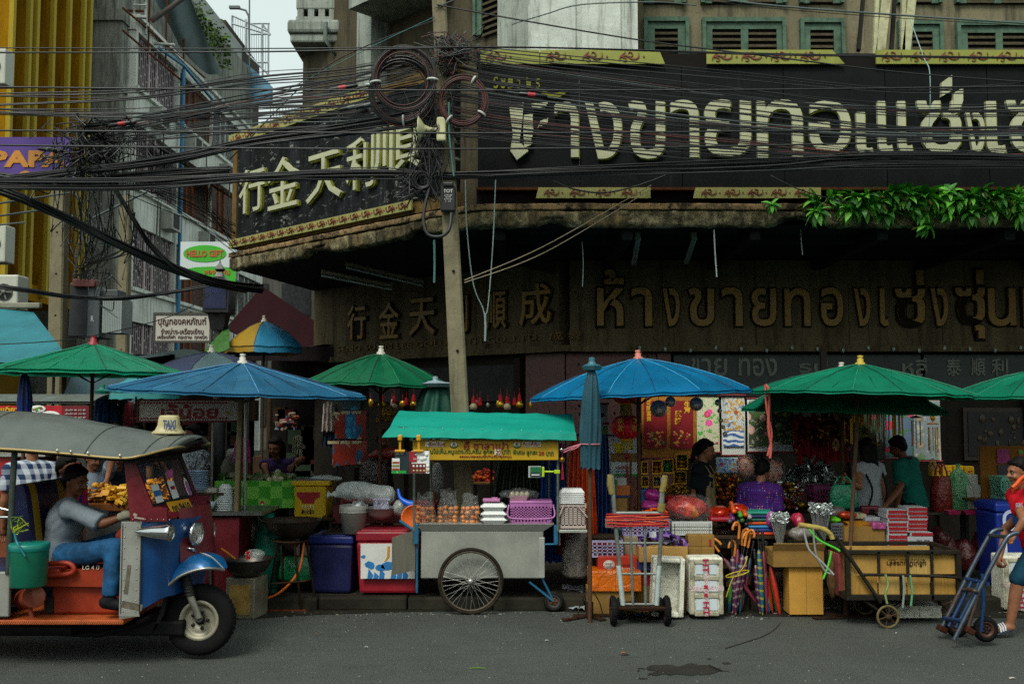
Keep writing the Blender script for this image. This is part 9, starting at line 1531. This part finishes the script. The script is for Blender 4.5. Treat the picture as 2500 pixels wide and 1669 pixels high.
lump('pink and white crumpled plastic between the silver bouquets',1936,1252,1972,1292,10.05,.15,plastic('8a1c34',.97),'plastic_bag','bag',amp=.35);lump('crumpled clear plastic under the pink bag',1930,1286,1990,1322,9.98,.15,plastic('6a6460',.8),'plastic_bag','bag',amp=.35);lump('lime green packet near the parasol pole',2024,1262,2056,1278,10.1,.12,M('4c9a10',.35,0,.3,12),'lime_packet','packet',amp=.25);basket('small grey wire basket beside the parasol pole',2028,1276,2060,1316,10.05,.3,M('4a5058',.5),slots=(6,4));lump('grey tangle of cellophane behind the wrapped cart handle',2028,1236,2072,1264,10.3,.2,plastic('5a5450',.85),'plastic_bag','bag',amp=.35)
def mat_tartan(a,b,c):
 n=NT('tartan');sp=n.n('SeparateXYZ',{0:n.co()});f=lambda v,k,w:n.math('LESS_THAN',n.math('FRACT',n.math('MULTIPLY',v,k)),w);return n.out(n.mix(f(sp.outputs['Z'],14,.3),n.mix(f(n.math('ADD',sp.outputs['X'],sp.outputs['Z']),22,.45),lin(a),lin(b)),lin(c)),.3,0,.5)
UMB=[mat_tartan('4a1030','1c1c2a','6a5a5a'),mat_tartan('1c3a34','0c4a5a','6a6a2a'),M('0a5a2a',.3,0,.3,12),M('8a1c10',.3,0,.3,12),mat_poster('0c4a5a','3a7a3a','123a5a',37),M('14161c',.3,0,.3,12),mat_poster('5a1a2a','1c2c3a','4a3a3a',39)]
HOOK=M('9a5a12',.35,0,.2,8,spec=.5);UW=film('d0d4d4',.2,.06)
ui=[(1786,1322,1796,1500,0,0),(1804,1302,1790,1498,6,1),(1812,1318,1806,1500,4,1),(1794,1346,1780,1496,4,1),(1820,1320,1788,1496,0,1),(1828,1324,1796,1494,0,1),(1748,1336,1846,1470,6,1),(1838,1330,1808,1498,6,0),(1850,1302,1862,1502,1,2),(1862,1308,1872,1500,6,2),(1858,1340,1886,1500,3,3),(1870,1330,1896,1502,2,3),(1876,1350,1904,1502,3,3),(1842,1350,1856,1500,0,0),(1866,1360,1878,1504,4,0)]
for i,(x0,y0,x1,y1,mi,hk)in enumerate(ui):
 Yb=9.75+(i%4)*.05;a,b=P(x0,y0,Yb+.12),P(x1,y1,Yb);b.z=max(b.z,.01);d=(b-a).normalized();L=(b-a).length;lb_={6:'umbrella leaning the opposite way, its hooked handle stuck out to the left',10:'plain red folded umbrella at the right of the bunch',11:'plain green folded umbrella at the right of the bunch',12:'red folded umbrella at the far right edge of the bunch'}.get(i,'folded patterned umbrella in clear film with a hooked handle, in the leaning bunch');o=thing('folded_umbrella',lb_,'umbrella',b,'folded umbrellas leaning at the stall');m=MB();p0=a+d*L*.2
 m.tube([p0+(b-p0)*t for t in(0,.1,.35,.7,.93,1)],[.012,.024,.028,.024,.014,.006],9);m.build('canopy',UMB[mi],o);m=MB();m.tube([a,p0],.006,6);m.tube([b,b+d*.02],.005,5);m.build('shaft',BLACKP,o);m=MB()
 if hk==1:s=V((-.5 if i%2 else.4,-.2,0)).normalized();m.tube(cr([a+d*.05,a-d*.06,a-d*.1+s*.02,a-d*.11+s*.05,a-d*.07+s*.075,a-d*.04+s*.075],4),.013,8)
 else:m.tube([a+d*.05,a-d*.03],.014,8);m.ell(a-d*.03,.016,8)
 m.build('handle',HOOK if hk==1 else BLACKP,o)
m=MB();c=P(1800,1400,9.68);m.tube([c+V((cos(q)*.11,sin(q)*.09,.03*cos(q)))for q in[i*pi/10 for i in range(20)]],.007,5,0,True,False,True);m.tube(cr([c+V((-.05,-.09,0)),c+V((-.09,-.1,-.08)),c+V((-.13,-.1,-.2))],4),.005,5);m.tube(cr([c+V((-.02,-.09,0)),c+V((.05,-.1,.1)),c+V((.08,-.08,.18))],4),.005,5);m.build('yellow_string',M('9a8a10',.6),None,'yellow plastic string tying the leaning umbrellas','string')
carton('tall narrow brown carton standing upright by the umbrellas',1926,1382,2011,1500,9.7,.22,M('9c7432',.85,0,.12,9));OPC=carton('open-topped brown carton lying across the tall one',1888,1344,2012,1383,9.66,.34,CARD2,open_=True);m=MB();a,b=P(1888,1326,9.62),P(2012,1344,9.66);m.add([V((a.x,9.6,a.z)),V((b.x,9.6,a.z)),V((b.x,9.658,b.z)),V((a.x,9.658,b.z)),V((a.x,9.606,a.z+.003)),V((b.x,9.606,a.z+.003)),V((b.x,9.664,b.z+.003)),V((a.x,9.664,b.z+.003))],[(3,2,1,0),(4,5,6,7),(0,1,5,4)]);m.build('flap',CARD,OPC)
m=MB();a,b=P(1886,1376,10.0),P(2110,1502,10.0);[m.tube([V((a.x+(b.x-a.x)*i/34,10.0,b.z)),V((a.x+(b.x-a.x)*i/34,10.0,a.z))],.003,4,0,True,False)for i in range(35)];[m.tube([V((a.x,10.0,b.z+(a.z-b.z)*i/13)),V((b.x,10.0,b.z+(a.z-b.z)*i/13))],.003,4,0,True,False)for i in range(14)];m.build('wire_grille',M('6a706c',.5,.5),None,'wire mesh panel standing behind the tall carton','mesh panel')
heap('dark goods stored behind the wire mesh panel',1900,1390,2100,1490,10.25,.3,[M('1c1814',.9),M('2a1c16',.9),M('241c24',.9)],.09,60,'stored_goods','stored goods',peak=False);heap('stored bundles under the display table',1560,1330,1900,1440,10.35,.4,[M('2a1f14',.9),M('3a2a18',.9),M('241418',.9)],.1,90,'stored_goods','stored goods','box',peak=False)
IRON=M('211f1a',.65,.4,.35,12,.4,'3a2c1e');o=thing('push_cart','black iron-framed push cart walled with worn cardboard','push cart',G(2200,1536));YC1,YC2=9.25,9.85;C_=lambda x,y,Y=YC1:P(x,y,Y);z0,z1=C_(0,1464).z,C_(0,1342).z;x0,x1=C_(2062).x if False else C_(2064,1400).x,C_(2345,1400).x
m=MB()
for y_ in(YC1,YC2):m.bb(x0,x1,y_-.02,y_+.02,z0,z0+.05,0,.005);m.bb(x0,x1,y_-.02,y_+.02,z1-.035,z1,0,.005);m.bb(x0,x0+.04,y_-.025,y_+.025,z0+.051,z1-.036,0);m.bb(x1-.04,x1,y_-.025,y_+.025,z0+.051,z1-.036,0)
for x_ in(x0+.02,x1-.02):m.bb(x_-.019,x_+.019,YC1+.026,YC2-.026,z0,z0+.05);m.bb(x_-.019,x_+.019,YC1+.026,YC2-.026,z1-.035,z1)
m.bb(x0+.041,x1-.041,YC1+.021,YC2-.021,z0+.01,z0+.03)
for px,ya,yb__ in((2145,1346,1402),(2216,1346,1402),(2275,1346,1402),(2200,1402,1462),(2276,1402,1462)):m.box((C_(px,ya,YC1-.01)+C_(px,yb__,YC1-.01))/2,(.022,.02,C_(0,ya).z-C_(0,yb__).z),None)
m.tube(cr([C_(2105,1402,YC1-.04),C_(2200,1403,YC1-.04),C_(2330,1408,YC1-.04),C_(2340,1416,YC1-.02)],5),.014,8);m.tube([C_(2042,1312,YC1-.03),C_(2150,1470,YC1-.03)],.018,8);m.build('frame',IRON,o)
m=MB();cuts=[2072,2143,2214,2272,2340]
for i in range(4):
 for a_,b_ in((1352,1400),(1404,1460)):p_,q_=C_(cuts[i]+1,a_,YC1+.03+.006*(i%2)),C_(cuts[i+1]-1,b_,YC1+.03);m.bb(p_.x,q_.x,YC1+.024+.003*((i+a_)%3),YC1+.034+.003*((i+a_)%3),q_.z,p_.z,(i+a_//50)%3)
m.bb(x0+.045,x1-.045,YC2-.035,YC2-.024,z0+.06,z1-.04,0);m.bb(x0+.042,x0+.05,YC1+.04,YC2-.04,z0+.06,z1-.04,1);m.text('แอ็ปเปิ้ลเบรลล่า',C_(2213,1376,YC1+.02),-UX,-UZ,box=(.36,.05),depth=.002,mat=3,bold=.02);m.text('จัดจำหน่ายโดย บริษัท',C_(2213,1366,YC1+.02),-UX,-UZ,box=(.34,.018),depth=.002,mat=3);m.build('cardboard_wall',[M('8f7038',.88,0,.22,7,.2,'5a4220'),M('86662f',.9,0,.25,22,.1,'4a3418',stretch=(5,1,.3)),M('957a44',.9,0,.3,24,stretch=(5,1,.3)),TEXTK],o)
IW=M('5c5236',.7,.3,.3,12,.4,'2c2416')
for(px,py,Y)in((2168,1510,9.2),(2112,1492,9.8),(2300,1490,9.75)):
 c=P(px,py,Y);r=.105;c.z=r;w=bpy.data.objects.new('wheel',None);COL.objects.link(w);w.parent=o;WM[w.name]=WM[o.name].copy();m=MB();m.tube([c+V((cos(q)*r*.9,0,sin(q)*r*.9))for q in[i*pi/16 for i in range(32)]],r*.11,8,0,True,False,True);m.build('tyre',IW,w);m=MB();[m.tube([c,c+V((cos(q)*r*.86,0,sin(q)*r*.86))],.008,6)for q in[i*pi/3+.3 for i in range(6)]];m.lathe([(.001,.03),(.026,.03),(.026,-.03),(.001,-.03)],c,14,0,Rx(pi/2));m.build('spokes',M('3a2a1e',.7,.3,.3,12),w)
m=MB();c=P(2168,1510,9.2);m.tube([V((c.x,9.19,.105)),V((c.x,9.86,.105))],.014,8);[m.tube([V((c.x,y_,.105)),V((c.x+dx,y_,z0))],.014,6)for y_ in(9.27,9.82)for dx in(-.2,.2)];m.tube([P(2300,1490,9.5),V((P(2300,1490,9.5).x,9.6,z0))],.014,6);m.build('axle',IRON,o)
m=MB();m.tube(cr([C_(1950,1280,YC1-.05),C_(1985,1286,YC1-.04),C_(2012,1292,YC1-.03),C_(2026,1302,YC1-.03),C_(2032,1315,YC1-.03)],6),.024,10);m.rough(.004,30);m.build('wrapped_handle',M('8a7a40',.95,0,.25,22,.2,'4a3c1c',.5,40),o);m=MB();m.tube([C_(1992,1292,YC2),C_(2100,1470,YC2)],.016,8);m.build('handle_bar',IRON,o)
for i,(pts,c,lb_)in enumerate([([(1962,1290),(1975,1340),(2005,1370),(2035,1402)],'7a7c78','grey plastic strap drooping from the wrapped cart handle'),([(1975,1292),(2000,1318),(2040,1338),(2050,1345)],'3a9a24','green plastic string running down from the cart handle'),([(2030,1345),(2022,1380),(2010,1412)],'3a9a24','green string end hanging at the cart corner'),([(1985,1290),(1992,1350),(2012,1390),(2026,1400)],'6a6c64','second grey strap drooping at the cart handle'),([(2162,1402),(2168,1425),(2162,1450),(2166,1472)],'6a7a4a','knotted green cord on the cart side, left of the pair'),([(2205,1404),(2207,1440),(2204,1482)],'6a7268','grey ribbon hanging on the cart side'),([(2222,1404),(2227,1440),(2224,1478)],'4a7a54','green cord hanging on the cart side, right of the grey ribbon')]):cable([(x,y,9.12)for x,y in pts],6,M(c,.6,0,.3,14),lb_,None,8,0,'strap')
lump('torn brown paper hanging at the front corner of the cart',2024,1360,2044,1462,9.35,.08,M('4a3620',.95,0,.5,16),'torn_paper','paper',amp=.45);carton('pink printed card box at the front end of the cart',2046,1352,2062,1454,9.45,.3,M('7a3a3a',.7,0,.3,9))
slab('plank table carrying the red boxes behind the cart',2050,2310,1336,9.95,.5,.03,WOODD,floor=.12)
carton('cardboard tray of yellow paper packets behind the cart',2062,1284,2160,1326,10.0,.35,CARD2,open_=True);slab('dark crate base under the cardboard tray',2050,2165,1327,9.97,.4,.03,M('14161c',.7),legs=False);carton('pink patterned gift box on the cardboard tray',2131,1276,2163,1291,9.97,.15,M('8a3a6a',.4,0,.7,26),'gift_box')
for i in range(6):m=MB();p_=P(2095,1286-i*2.2,10.05);m.box(p_+V((R(-.015,.015),.1,0)),(.22,.2,.009),Rz(R(-.05,.05)));m.build('yellow_envelope',M('8a5c14',.7,0,.2,9),None,'yellow paper packet in the pile on the cardboard tray','paper packet','yellow paper packets')
carton('white flat box lying on the yellow packets',2112,1262,2150,1272,10.15,.2,M('84868a',.6));carton('cream flat box behind the parasol pole',2084,1254,2116,1266,10.2,.2,M('8a8468',.6));lump('red and orange folded foil bags by the parasol pole',2050,1248,2098,1268,10.1,.15,M('8a2a0c',.3,.2,.6,14),'foil_bags','bags',amp=.3)
RBX=M('7a1018',.45,0,.12,6);WBX=M('8a8c8e',.5,0,.06,6)
for k,(xa_,xb_,n)in enumerate([(2166,2214,9),(2215,2264,8)]):
 y=1336
 for i in range(n):
  hh=10.2 if(k,i)!=(1,0)else 27;big=(k,i)==(1,0);sx=R(-2,2)+(6 if k and i==1 else 0);a,b=P(xa_+sx,y-hh+.4,9.98),P(xb_+sx+(14 if big else 0)+(6 if k and i==1 else 0),y,9.98)
  lb_='white box with small printing at the foot of the right stack' if big else f'flat red and white box in the {"left" if k == 0 else "right"} of two stacks' if i<n-1 else f'red and white box on top of the {"left" if k == 0 else "right"} stack behind the cart'
  o=thing('flat_box',lb_,'box',V(((a.x+b.x)/2,10.1,b.z)),'stacked red and white boxes');m=MB();m.bb(a.x,b.x,9.98,10.22,b.z,a.z,0,.003);m.build('box',WBX,o)
  if not big:m=MB();m.bb(a.x+.012,b.x+.002,9.975,9.979,b.z+(.008 if(i+k)%3 else.018),a.z-.002,0);m.build('red_label',RBX,o)
  else:m=MB();m.text('023  VFA',P(2254,1318,9.974),UX,UZ,box=(.13,.014),depth=.002);m.text('RKF AC',P(2256,1324,9.974),UX,UZ,box=(.08,.012),depth=.002);m.build('print',TEXTK,o)
  y-=hh
carrier('big clear grey plastic sack hanging beside the cart shelf',V((P(1408,1420,10.3).x,10.3,.28)),.3,.25,.55,plastic('6c6862',.8));
m=MB();m.grid(lambda u,v:G(1372+55*u,1488-30*v+6*u)+UZ*(.02+.06*abs(noise.noise(V((u*4,v*4,2))))+.12*v),12,8);m.build('crumpled_sheet',M('7a8084',.5,0,.2,8),None,'crumpled grey-white sheet on the kerb behind the parasol foot','sheet')
for i,(px,py,c,lb_)in enumerate([(1535,1500,'9a9410','yellow scrap of plastic lying under the hand trolley'),(1565,1503,'1c6a9a','blue scrap of plastic lying under the hand trolley')]):m=MB();p_=G(px,py);m.grid(lambda u,v:p_+V(((u-.5)*.13,(v-.5)*.1,.02+.035*noise.noise(V((u*5,v*5,i))))),10,8);m.build('plastic_scrap',M(c,.4),None,lb_,'scrap')
GAIN=1.0
for i,(px,py,w,c,lb_)in enumerate([(1165,1632,40,'5a7a10','long green leaf blade lying on the road'),(894,1580,9,'a0a49c','white scrap on the road in front of the cool boxes'),(1335,1564,9,'9a9a94','white scrap on the road right of the cart wheel'),(1522,1594,10,'a0602c','orange cigarette end on the road'),(773,1550,6,'8a4a14','tiny brown scrap on the road near the wok stand'),(2189,1546,6,'a8a8a4','white scrap on the road below the cart wheel'),(2472,1656,15,'a8a29c','pale shell-like scrap at the lower right of the road'),(1372,1515,8,'a0a49c','white scrap beside the parasol foot')]):
 p_=G(px,py);L=S(w,p_.y);m=MB();m.grid(lambda u,v:p_+V(((u-.5)*L,(v-.5)*(.016 if i==0 else min(.05,L*.5))*(1-.9*(2*u-1)**2 if i==0 else 1),.004+.006*sin(u*3)+.002*v)),6,3);m.build('litter',M(c,.7),None,lb_,'litter')
m=MB()
for i in range(700):x,y=R(0,2500),R(1496,1668);p_=G(x,y);s=R(.002,.007);m.box(p_+UZ*s*.3,(s*R(1,2.4),s,s*.6),Rz(R(0,3)),i%3)
for i in range(300):p_=G(R(550,2500),1494+abs(random.gauss(0,8)));s=R(.004,.016);m.box(p_+UZ*s*.3,(s*R(1,2.4),s,s*.4),Rz(R(0,3)),i%3)
m.build('grit',[M('6a6a62',.9),M('3a382f',.9),M('8a887c',.9)],None,'loose grit and specks scattered on the road','grit',kind='stuff')
